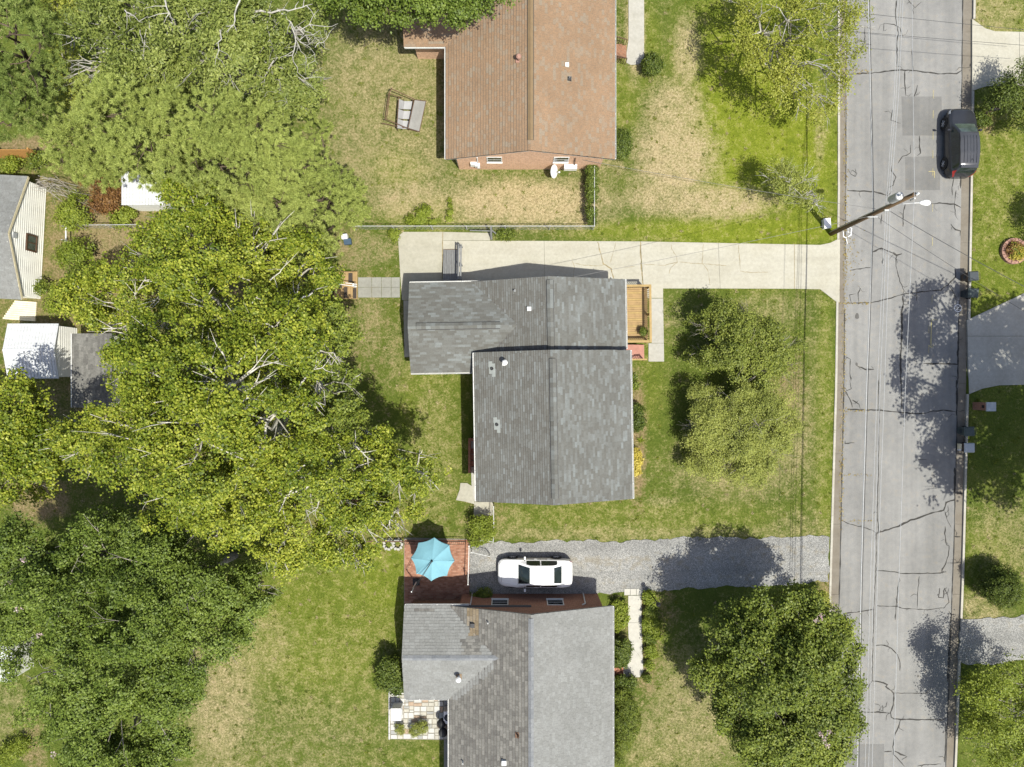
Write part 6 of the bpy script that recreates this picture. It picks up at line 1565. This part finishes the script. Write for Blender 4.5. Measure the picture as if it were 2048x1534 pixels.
def mirrors(root, x, w, z, mat):
    for s in (-1, 1):
        m_ = MB().box((x, s * (w + .12), z), (.12, .2, .13), 0, 0, .85).build('wing_mirror', M[mat], root, local=True)
        MB().beam((x, s * (w - .08), z - .03), (x, s * (w + .05), z - .02), .05, .04).build('mirror_stalk', M['black_metal'], m_, local=True)
mirrors(sc, 1.75, .925, .98, 'car_white')
for s in (-1, 1):
    for x in (2.45, 3.3): MB().box((x, s * .932, .80), (.17, .02, .03)).build('door_handle', M['car_white'], sc, local=True)
for x in (1.5, 1.52): pass
for k_, (x0_, y0_, x1_, y1_) in enumerate(((1.40, .1, 1.62, -.45), (1.40, .55, 1.6, .02))):
    MB().beam((x0_, y0_, g1([(1.32, .98), (2.08, 1.43)], x0_) + .012), (x1_, y1_, g1([(1.32, .98), (2.08, 1.43)], x1_) + .012), .02, .012).build('wiper', M['black_metal'], sc, local=True)
def seam(root, x, ztab, wtab, k=.96):
    zc = g1(ztab, x); w = g1(wtab, x)
    MB().tube([(x, -w * k, zc - .012), (x, -w * .45, zc + .016), (x, 0, zc + .022), (x, w * .45, zc + .016), (x, w * k, zc - .012)], .008, 4).build('panel_gap', M['dark_vent'], root, local=True)
seam(sc, 1.30, [(1.0, .89), (1.32, .94)], [(.6, .70), (1.3, .74)]); seam(sc, 4.22, [(4.16, 1.08), (4.3, 1.055)], [(4.16, .66), (4.7, .66)]); seam(sc, .22, [(.16, .70), (.4, .78)], [(.2, .62), (.6, .70)])
for s in (-1, 1):
    for x in (1.78, 2.77, 3.72): MB().beam((x, s * .926, .36), (x, s * .915, .86), .012, .012).build('door_gap', M['dark_vent'], sc, local=True)
    MB().beam((.3, s * .62, .755), (1.28, s * .73, .915), .012, .012).build('hood_gap', M['bin_grey'], sc, local=True)
def suv_zone(x, j):
    if 1.18 < x < 1.86 and j >= 10: return 'windshield'
    if 4.02 < x < 4.36 and j >= 10: return 'rear'
    if 1.55 < x < 4.05 and j in (6, 7) and not (2.36 < x < 2.46) and not (3.28 < x < 3.36): return 'side'
    if .08 < x < .42 and j in (3, 4, 5): return 'head'
    if x > 4.18 and j in (5, 6, 7): return 'tail'
    if j <= 0 or ((x < .25 or x > 4.3) and j <= 1): return 'trim'
    if 1.86 <= x <= 4.02 and j >= 9: return 'roof'
    return 'paint'
cxs = PX(1910); front = PY(215, .75)
sv, g2_ = car('grey_suv', 'dark grey compact SUV parked by the far kerb', (cxs, front, ROAD_Z + .005), -math.pi / 2, 4.48,
    [(0, .62), (.05, .76), (.2, .90), (.5, .98), (1.0, 1.05), (1.16, 1.09), (1.55, 1.40), (1.88, 1.60), (2.3, 1.68), (3.2, 1.69), (3.9, 1.63), (4.03, 1.58), (4.3, 1.18), (4.38, 1.02), (4.48, .72)],
    [(0, .52), (.1, .68), (.4, .84), (1.16, .97), (3.0, 1.02), (4.2, 1.06), (4.4, .9), (4.48, .6)],
    [(0, .46), (.05, .60), (.2, .76), (.45, .86), (.8, .905), (1.2, .915), (3.5, .91), (4.0, .88), (4.3, .78), (4.42, .68), (4.48, .55)],
    [(0, .36), (.2, .58), (.6, .70), (1.16, .75), (1.88, .60), (2.8, .64), (3.7, .61), (4.02, .56), (4.35, .62), (4.48, .46)], None, (.88, 3.52), .345, 'car_grey', 'suv_roof', suv_zone, 'green_glass')
mirrors(sv, 1.55, .91, 1.06, 'car_grey')
for s in (-1, 1):
    for x in (2.25, 3.2): MB().box((x, s * .918, .92), (.17, .02, .03)).build('door_handle', M['car_grey'], sv, local=True)
for i in range(5):
    y = (i - 2) * .2; MB().tube([(x_, y, float(np.interp(x_, (1.88, 2.3, 3.2, 3.9), (1.60, 1.68, 1.69, 1.63))) + .018) for x_ in (2.1, 2.35, 2.7, 3.1, 3.5, 3.85)], .012, 4).build('roof_rib', M['car_grey'], sv, local=True)
MB().box((4.06, 0, 1.60), (.2, 1.1, .03)).build('roof_spoiler', M['suv_roof'], sv, local=True)
MB().tube([(3.6, .1, 1.68), (3.78, .1, 1.84)], .012, 6).build('aerial', M['black_metal'], sv, local=True)

# ---- wheeled bins
def wbin(label, px, py, body, lid, rz, group=None, z=ROAD_Z):
    x, y = P(px, py, 0)[:2]
    r = empty('wheeled_bin', (x, y, z), label, 'trash bin', rz=rz)
    b = MB()
    b.add([(-.22, -.2, .06), (.22, -.2, .06), (.22, .2, .06), (-.22, .2, .06), (-.29, -.29, .96), (.31, -.29, .96), (.31, .29, .96), (-.29, .29, .96)], [(3, 2, 1, 0), (4, 5, 6, 7), (0, 1, 5, 4), (1, 2, 6, 5), (2, 3, 7, 6), (3, 0, 4, 7)])
    b.build('body', M[body], r, local=True)
    MB().add([(-.32, -.31, .965), (.34, -.31, .965), (.34, .31, .965), (-.32, .31, .965), (-.24, -.25, 1.04), (.3, -.25, 1.06), (.3, .25, 1.06), (-.24, .25, 1.04)], [(3, 2, 1, 0), (4, 5, 6, 7), (0, 1, 5, 4), (1, 2, 6, 5), (2, 3, 7, 6), (3, 0, 4, 7)]).build('lid', M[lid], r, local=True)
    MB().tube([(.36, -.22, .98), (.42, -.22, 1.0), (.42, .22, 1.0), (.36, .22, .98)], .016, 6).build('handle', M[body], r, local=True)
    for s in (-1, 1): MB().lathe((.24, s * .25, .12), [(.12, -.03), (.12, .03)], 14, axis='Y').build('wheel', M['rubber'], r, local=True)
    MB().box((-.295, 0, .55), (.012, .22, .2)).build('label_plate', M['bin_dark'], r, local=True)
    return r
wbin('brown-bodied bin with slate lid at the kerb under tree shade', 1929, 556, 'bin_brown', 'bin_dark', .05)
wbin('black bin with grey-green lid beside the brown-bodied bin', 1929, 589, 'bin_dark', 'bin_green', -.06)
wbin('grey-green bin standing above the grey recycling bin at the kerb', 1921, 861, 'bin_green', 'bin_green', .03)
rb = wbin('light grey recycling bin with items poking out at the kerb', 1921, 893, 'bin_brown', 'bin_grey', .0)
MB().box((-.40, .06, .62), (.16, .34, .22)).build('carton', M['cream_wood'], rb, local=True); MB().box((-.40, -.16, .60), (.14, .1, .2)).build('carton', M['white_plastic'], rb, local=True)
# ---- mailboxes
bm = empty('brick_mailbox', (*P(1952, 812)[:2], 0), 'square brick mailbox pillar with stone cap on the far verge', 'mailbox')
mx, my = P(1953, 812)[:2]
MB().box((mx, my, .68), (.52, .5, 1.4)).build('pillar', M['red_brick'], bm); MB().box((mx, my, 1.42), (.6, .58, .09)).build('cap', M['bin_grey'], bm); MB().box((mx - .27, my, 1.05), (.03, .18, .2)).build('letter_door', M['black_metal'], bm)
mb_ = empty('post_mailbox', (*P(1964, 232)[:2], 0), 'black mailbox on a leaning timber post by the SUV', 'mailbox'); mx, my = P(1964, 232)[:2]
MB().box((mx, my, .55), (.1, .1, 1.15)).build('post', M['old_wood'], mb_)
q = MB(); q.prism([(mx - .3, my - .09), (mx + .3, my - .09), (mx + .3, my + .09), (mx - .3, my + .09)], 1.1, 1.25); q.tube([(mx - .3, my, 1.25), (mx + .3, my, 1.25)], .09, 12); q.build('box', M['black_metal'], mb_)
MB().beam((mx - .2, my, .7), (mx + .05, my, 1.08), .06, .06).build('brace', M['old_wood'], mb_)
# ---- round planter
pl = empty('round_planter', (*P(2025, 503)[:2], 0), 'round flower planter edged with pink blocks on the far lawn', 'planter'); ox, oy = P(2025, 503)[:2]
for i in range(20):
    a0 = 2 * math.pi * i / 20 + .02; a1 = 2 * math.pi * (i + 1) / 20 - .02; r0, r1 = .66, .86
    MB().prism([(ox + r0 * math.cos(a0), oy + r0 * math.sin(a0)), (ox + r1 * math.cos(a0), oy + r1 * math.sin(a0)), (ox + r1 * math.cos(a1), oy + r1 * math.sin(a1)), (ox + r0 * math.cos(a1), oy + r0 * math.sin(a1))], -.05, .24 + random.uniform(-.015, .015)).build('edging_block', M['pink_block'], pl)
MB().lathe((ox, oy, -.03), [(.68, 0), (.68, .2), (.3, .23)], 24).build('soil', M['mulch'], pl)
for nm, lf, dx in (('foliage', 'leaf_gold', .1), ('foliage', 'leaf_red', -.15), ('foliage', 'leaf_weed', 0)):
    V, rn, cl, kk, c = crown(np.array([(ox + dx, oy - dx * 1.2, .34, .5, .16)]), 26, 12, .12, .05, .08, 40 + int(dx * 100), zmin=.2)
    np_mesh(nm, V.reshape(-1, 3), kk, M[lf], pl, {'rnd': rn, 'clump': cl})
# ---- lamp post by the walk
lpz = empty('lamp_post', (*P(1304, 1190)[:2], 0), 'black garden lamp post between the white walk and the gravel', 'lamp post'); lx, ly = P(1304, 1190)[:2]
MB().tube([(lx, ly, -.1), (lx, ly, 1.75)], .04, 10).build('post', M['black_metal'], lpz)
MB().lathe((lx, ly, 1.75), [(.06, 0), (.12, .1), (.14, .3), (.16, .31), (.05, .42), (.02, .46)], 8).build('lantern', M['black_metal'], lpz)
MB().beam((lx - .2, ly, 1.6), (lx + .2, ly, 1.6), .025, .025).build('ladder_bar', M['black_metal'], lpz)

# ---- brick patio with umbrella
bp = empty('brick_patio', (0, 0, 0)); bp['kind'] = 'structure'
MB().prism(W([(808, 1075), (941, 1078), (938, 1213), (808, 1213)]), -.1, .015).build('bed', M['joint_sand'], bp)
x0, x1, y0, y1 = PX(809), PX(939), PY(1212), PY(1077); vv = []; rr = []; rgb_ = random.Random(3)
yy = y0; row = 0
while yy < y1 - .1:
    xx = x0 - (.11 if row % 2 else 0)
    while xx < x1:
        a, b = max(xx + .006, x0), min(xx + .214, x1); 
        if b - a > .03:
            zt = .03 + rgb_.uniform(-.003, .003); q = [(a, yy + .006, zt), (b, yy + .006, zt), (b, yy + .1, zt), (a, yy + .1, zt)]; v = rgb_.random(); bl = [(p[0], p[1], .0) for p in q]
            vv += q + [bl[0], bl[1], q[1], q[0]] + [bl[1], bl[2], q[2], q[1]] + [bl[2], bl[3], q[3], q[2]] + [bl[3], bl[0], q[0], q[3]]; rr += [v] * 5
        xx += .22
    yy += .107; row += 1
t = NT('patio_brick'); p_ = t.pos(obj=True); col_ = t.ramp(t.attr('rnd'), [(0, (.22, .10, .062)), (.5, (.285, .14, .09)), (1, (.34, .19, .13))]); col_ = t.scale_col(col_, t.rng(t.noise(p_, 1.2, 4.0), .3, .7, .85, 1.12)); t.fin(col_, .9, 0, .2)
np_mesh('paving_bricks', np.array(vv), 4, M['patio_brick'], bp, {'rnd': rr}, kind='stuff')
um = empty('patio_umbrella', (*P(838, 1160)[:2], 0), 'turquoise octagonal cantilever umbrella over the brick patio', 'umbrella')
hub = T3(864, 1122, 2.62); nR = 8; rc = 1.38
vs = [tuple(hub)]; rim = []
for i in range(nR):
    a = 2 * math.pi * i / nR + math.radians(86); rim.append(Vector((hub.x + rc * math.cos(a), hub.y + rc * math.sin(a), hub.z - .42)))
fs = []; SUB = 4
for i in range(nR):                               # panels sag between the ribs
    A, B = rim[i], rim[(i + 1) % nR]; base = len(vs); rowsz = []
    for u in range(1, SUB + 1):
        row = []
        for w in range(SUB + 1):
            f = u / SUB; s = w / SUB; e = A.lerp(B, s); pnt = hub.lerp(e, f); d = 4 * s * (1 - s)
            inward = (hub - pnt); inward.z = 0
            pnt = pnt + inward * (.065 * d * f) + Vector((0, 0, -.05 * d * f + .05 * math.sin(f * math.pi))); row.append(len(vs)); vs.append(tuple(pnt))
        rowsz.append(row)
    for w in range(SUB): fs.append((0, rowsz[0][w], rowsz[0][w + 1]))
    for u in range(SUB - 1):
        for w in range(SUB): fs.append((rowsz[u][w], rowsz[u + 1][w], rowsz[u + 1][w + 1], rowsz[u][w + 1]))
    vs_ = [vs[k] for k in rowsz[-1]]
    for w in range(SUB): b0 = len(vs); vs += [vs_[w], vs_[w + 1], (vs_[w + 1][0], vs_[w + 1][1], vs_[w + 1][2] - .12), (vs_[w][0], vs_[w][1], vs_[w][2] - .12)]; fs.append((b0, b0 + 1, b0 + 2, b0 + 3))
MB().add(vs, fs).build('canopy', M['turquoise_canvas'], um)
for r_ in rim: MB().beam(hub + Vector((0, 0, .0)), r_ + Vector((0, 0, .02)), .012, .06).build('rib', M['turquoise_canvas'], um)
MB().lathe((hub.x, hub.y, hub.z + .02), [(.06, 0), (.07, .05), (.03, .1)], 10).build('finial', M['black_metal'], um)
mast = T3(833, 1163, 0); 
MB().tube([(mast.x, mast.y, 0.03), (mast.x - .02, mast.y - .02, 1.4), (mast.x, mast.y, 2.35)], .035, 10).build('mast', M['white_plastic'], um)
for d in (-.05, .05): MB().tube([(mast.x + d, mast.y, 2.3), ((mast.x + hub.x) / 2 + d * .8, (mast.y + hub.y) / 2, 2.72), (hub.x + d * .2, hub.y, hub.z + .1)], .016, 6).build('arm', M['black_metal'], um)
MB().box((mast.x, mast.y, .07), (.45, .45, .1)).build('base', M['black_metal'], um)
rl = empty('metal_railing', (*P(870, 1078)[:2], 0), 'black metal railing along the top edge of the brick patio', 'railing')
A, B = T3(812, 1082, 0), T3(932, 1083, 0)
for z in (.12, .92): MB().beam(A + Vector((0, 0, z)), B + Vector((0, 0, z)), .03, .03).build('rail', M['rust_metal'], rl)
for i in range(31): p0 = A.lerp(B, i / 30); MB().beam(p0, p0 + Vector((0, 0, .95)), .016, .016).build('picket', M['black_metal'], rl)
gt = empty('side_gate', (*P(939, 1140)[:2], 0), 'rusty metal gate on white posts beside the gravel drive', 'gate')
A, B = T3(938, 1160, 0), T3(940, 1085, 0)
for p0 in (A, B): MB().box((p0.x, p0.y, .55), (.07, .07, 1.1)).build('post', M['white_paint'], gt)
MB().tube([A + Vector((0, .06, .15)), A + Vector((-.1, .5, .15)), A + Vector((-.1, .5, 1.0)), A + Vector((0, .06, 1.0)), A + Vector((0, .06, .15))], .018, 6).build('gate_frame', M['rust_metal'], gt)
MB().beam(A + Vector((0, 0, 1.05)), B + Vector((0, 0, 1.05)), .04, .04).build('top_rail', M['pale_metal'], gt)
chain_link('chain_link_gate', 'open chain-link gate panel at the end of the gravel drive', [P(944, 1098)[:2], P(979, 1106)[:2]], .9, [P(944, 1098)[:2], P(979, 1106)[:2]], cat='gate')
chain_link('chain_link_fence', 'short chain-link fence along the side pad below the grey house', [P(988, 1008)[:2], P(988, 1042)[:2]], 1.0, [P(988, 1008)[:2], P(988, 1042)[:2]])
chain_link('chain_link_fence', 'low chain-link run beside the overgrown gate shrub', [P(988, 1047)[:2], P(987, 1078)[:2], P(962, 1075)[:2]], .9, [P(987, 1078)[:2], P(962, 1075)[:2]])
gb = empty('bean_trellis', (*P(770, 1085)[:2], 0), 'rusty trellis bars under the sycamore edge beside the brick patio', 'trellis')
A, B = T3(735, 1083, .4), T3(830, 1083, .4)
MB().beam(A, B, .06, .06).build('bar', M['rust_metal'], gb)
for a in (740, 770, 800, 826): MB().beam(T3(a, 1083, -.05), T3(a, 1083, .42), .05, .05).build('stake', M['old_wood'], gb)
MB().beam(T3(640, 998, .35), T3(732, 998, .35), .06, .3).build('board', M['old_wood'], gb) if False else None
rbd = empty('raised_bed', (*P(690, 1010)[:2], 0), 'low timber raised bed in the shade of the sycamore', 'raised bed')
for (a, b) in (((640, 998), (735, 998)), ((640, 1040), (735, 1040)), ((640, 998), (640, 1040)), ((735, 998), (735, 1040))): MB().beam(T3(*a, .12), T3(*b, .12), .07, .26).build('board', M['old_wood'], rbd)
MB().prism(W([(642, 1000), (733, 1000), (733, 1038), (642, 1038)]), -.05, .12).build('soil', M['mulch'], rbd)
sr = empty('stone_planter', (*P(790, 1088)[:2], 0), 'two pale stone-rimmed planters at the corner of the brick patio', 'planter')
for cx_ in (777, 796):
    for i in range(9):
        a = 2 * math.pi * i / 9; x, y = P(cx_ + 8.5 * math.cos(a), 1088 + 9.5 * math.sin(a))[:2]
        MB().box((x, y, .08), (.2, .16, .22 + random.uniform(-.03, .03)), a + 1.57, 0, .9).build('stone', M['stone_white'], sr)
sb_ = shrub('planter_herbs', 'green herbs growing in the stone-rimmed planter', [(777, 1087, .15, 5), (781, 1090, .12, 4)], 'leaf_weed', 40, 12, .08, .05, .06, seed=131, cat='plant')

# ---- flagstone patio
fp = empty('flagstone_patio', (0, 0, 0)); fp['kind'] = 'structure'
MB().prism(W([(779, 1370), (902, 1370), (902, 1480), (780, 1478)]), -.1, .012).build('bed', M['joint_sand'], fp)
rgs = random.Random(17)
def split(x0, x1, y0, y1, out, d=0):
    w, h = x1 - x0, y1 - y0
    if (w < 17 and h < 13 and d > 2) or max(w, h) < 11: out.append((x0, x1, y0, y1)); return
    if w * rgs.uniform(.75, 1.3) > h * 1.15: c = x0 + w * rgs.uniform(.36, .64); split(x0, c, y0, y1, out, d + 1); split(c, x1, y0, y1, out, d + 1)
    else: c = y0 + h * rgs.uniform(.36, .64); split(x0, x1, y0, c, out, d + 1); split(x0, x1, c, y1, out, d + 1)
fl = []; split(781, 887, 1379, 1478, fl); split(887, 900, 1400, 1478, fl)
for (a, b, c_, d) in fl:
    j = lambda: rgs.uniform(-.35, .35); g_ = .75
    MB().prism(W([(a + g_ + j(), c_ + g_ + j()), (b - g_ + j(), c_ + g_ + j()), (b - g_ + j(), d - g_ + j()), (a + g_ + j(), d - g_ + j())]), -.05, .032 + rgs.uniform(-.006, .006)).build('flagstone', M[rgs.choice(['flag_grey', 'flag_cream', 'flag_white', 'flag_white', 'flag_cream', 'flag_tan'])], fp)
for i in range(8):
    a = 1379 + i * 12.4; MB().prism(W([(777.6, a), (780.4, a), (780.4, a + 11.8), (777.6, a + 11.8)]), -.05, .1).build('edging_stone', M['flag_white'], fp)
cb = empty('storage_box', (*P(796, 1422)[:2], 0), 'tall white storage box on the flagstone patio', 'box'); q0 = P(797, 1415)[:2]
MB().box((q0[0], q0[1], .5), (.62, .72, .94)).build('body', M['white_plastic'], cb); MB().box((q0[0], q0[1], .99), (.68, .78, .05)).build('lid', M['white_plastic'], cb); MB().box((q0[0] + .32, q0[1], .6), (.02, .3, .05)).build('handle', M['bin_grey'], cb)
for i, (a, b, lab) in enumerate(((886, 1436, 'black kettle grill under the gutter of the flagstone patio'), (888, 1455, 'dark covered grill at the corner of the flagstone patio'))):
    kg = empty('kettle_grill', (*P(a, b)[:2], 0.03), lab, 'grill'); x, y = P(a, b)[:2]
    MB().lathe((x, y, .62), [(.12, -.2), (.27, -.06), (.3, .04), (.27, .16), (.14, .25), (.03, .27)], 18).build('kettle', M['black_metal'] if i == 0 else M['dark_vent'], kg, smooth=True)
    for q in range(3): an = q * 2.1; MB().tube([(x + .1 * math.cos(an), y + .1 * math.sin(an), .5), (x + .25 * math.cos(an), y + .25 * math.sin(an), .03)], .014, 6).build('leg', M['galvanised'], kg)
ac = empty('air_conditioner', (*P(893, 1420)[:2], 0.03), 'white air conditioner beside the wall of the flagstone patio', 'air conditioner'); x, y = P(897, 1424)[:2]
MB().box((x, y, .42), (.5, .8, .76)).build('case', M['white_plastic'], ac); MB().lathe((x, y, .8), [(.22, 0), (.22, .015), (.04, .02)], 18).build('fan_grille', M['dark_vent'], ac)
ls = MB().prism(W([(888, 1480), (900, 1480), (900, 1600), (888, 1600)]), -.1, .02).build('shaded_path', M['paver_concrete']); ls['kind'] = 'structure'

# ---- satellite dish
sd = empty('satellite_dish', (*P(1104, 352)[:2], 0), 'white satellite dish on a short post below the brown-roofed house', 'satellite dish'); x, y = P(1103, 351)[:2]
MB().tube([(x, y, -.1), (x, y, .75)], .03, 8).build('post', M['galvanised'], sd)
mb = MB(); rows_ = []
ax = Vector((.85, -.2, .48)).normalized(); u_ = ax.cross(Vector((0, 0, 1))).normalized(); v_ = ax.cross(u_).normalized(); c0 = Vector((x, y, .95))
vs = [tuple(c0)]; fs = []
for r_, d in ((.16, .02), (.31, .075), (.43, .15)):
    b0 = len(vs)
    for i in range(20): a = 2 * math.pi * i / 20; vs.append(tuple(c0 + ax * d + u_ * (r_ * math.cos(a)) + v_ * (r_ * 1.08 * math.sin(a))))
for i in range(20): fs.append((0, 1 + i, 1 + (i + 1) % 20))
for r_ in range(2):
    for i in range(20): fs.append((1 + r_ * 20 + i, 21 + r_ * 20 + i, 21 + r_ * 20 + (i + 1) % 20, 1 + r_ * 20 + (i + 1) % 20))
do = mb.add(vs, fs).build('dish', M['white_plastic'], sd, smooth=True); sm = do.modifiers.new('thickness', 'SOLIDIFY'); sm.thickness = .02
MB().tube([tuple(c0 - v_ * .0 + Vector((0, 0, -.25))), tuple(c0 + ax * .5 + Vector((0, 0, -.18)))], .015, 6).build('feed_arm', M['galvanised'], sd); MB().box(tuple(c0 + ax * .52 + Vector((0, 0, -.14))), (.1, .08, .1)).build('receiver', M['white_plastic'], sd)

# ---- porch steps of the brown-roofed house
ps = empty('porch_steps', (*P(1240, 105)[:2], 0), 'brown brick porch steps with two railings beside the upper walk', 'steps')
for i in range(2): MB().bbox(PX(1222), PX(1252 - i * 9), PY(117), PY(93), -.1 if i == 0 else .182, .18 + .18 * i).build('step', M['brown_brick'], ps)
for yy in (84, 121):
    A, B = T3(1222, yy + 2, 0), T3(1250, yy + 8, 0)
    MB().beam(A + Vector((0, 0, 1.0)), B + Vector((0, 0, .9)), .05, .05).build('railing', M['rust_metal'], ps)
    for i in range(7): p0 = A.lerp(B, i / 6); MB().beam(p0, p0 + Vector((0, 0, .98 - .1 * i / 6)), .03, .03).build('baluster', M['rust_metal'], ps)
# ---- fallen garden swing
sw = empty('garden_swing', (*P(822, 230)[:2], 0), 'broken garden swing with white seat panels and grey canopy on the dry lawn', 'garden swing', rz=math.radians(-2))
def S(px, py, z): return T3(px, py, z)
plain('canvas_white', (0.31, 0.31, 0.315), 0.8, var=0.1, scale=3)
def panel(name, pts, th, mat):
    n_ = (Vector(pts[1]) - Vector(pts[0])).cross(Vector(pts[2]) - Vector(pts[0])).normalized() * th
    if n_.z < 0: n_ = -n_
    vs = [Vector(p) for p in pts] + [Vector(p) + n_ for p in pts]; k_ = len(pts)
    return MB().add(vs, [tuple(range(k_ - 1, -1, -1)), tuple(range(k_, 2 * k_))] + [(i, (i + 1) % k_, k_ + (i + 1) % k_, k_ + i) for i in range(k_)]).build(name, M[mat], sw)
for i in range(3):
    f0, f1 = i / 3 + .03, (i + 1) / 3 - .03
    yA, yB = 201 + 59 * f0, 201 + 59 * f1
    panel('seat_panel', [S(808 - f0, yA, .45), S(824, yA, .5), S(822, yB, .5), S(807 - f1, yB, .45)], .03, 'canvas_white')
    panel('back_panel', [S(797 - f0 * 1.5, yA - 4, .95), S(806.5, yA, .46), S(805.5, yB, .46), S(797 - f1 * 1.5, yB - 1, .95)], .03, 'canvas_white')
panel('canopy', [S(828, 200, .9), S(851, 202, .35), S(840, 262, .35), S(818, 256, .9)], .03, 'canvas_grey')
def bar(a, b, r=.028, m_='rust_metal', n_='frame_tube'): MB().tube([a, b], r, 6).build(n_, M[m_], sw)
bar(S(851, 201, .38), S(840, 263, .38)); bar(S(828, 199, .95), S(817, 257, .95)); bar(S(828, 199, .95), S(851, 201, .38)); bar(S(817, 257, .95), S(840, 263, .38))
bar(S(780, 178, 1.5), S(828, 198, .92)); bar(S(776, 189, 1.3), S(804, 196, .6)); bar(S(777, 186, 1.35), S(771, 240, 1.35)); bar(S(779, 187, 1.2), S(774, 240, 1.2)); bar(S(771, 239, 1.35), S(818, 257, .9)); bar(S(765, 248, .9), S(838, 261, .2))
bar(S(783, 176, 1.5), S(776, 189, 1.3)); bar(S(797, 196, .95), S(795, 256, .95)); bar(S(796, 196, .05), S(797, 196, 1.0)); bar(S(796, 262, .02), S(796, 254, 1.0)); bar(S(825, 200, .02), S(825, 199, .95)); bar(S(818, 260, .02), S(818, 257, .95)); bar(S(771, 241, .0), S(771, 240, 1.35)); bar(S(781, 179, .0), S(781, 178, 1.5)); bar(S(806, 200, .45), S(806, 260, .45)); bar(S(824, 200, .5), S(822, 260, .5)); bar(S(806, 200, .02), S(806, 200, .45))
# ---- bench-like stone and small bits
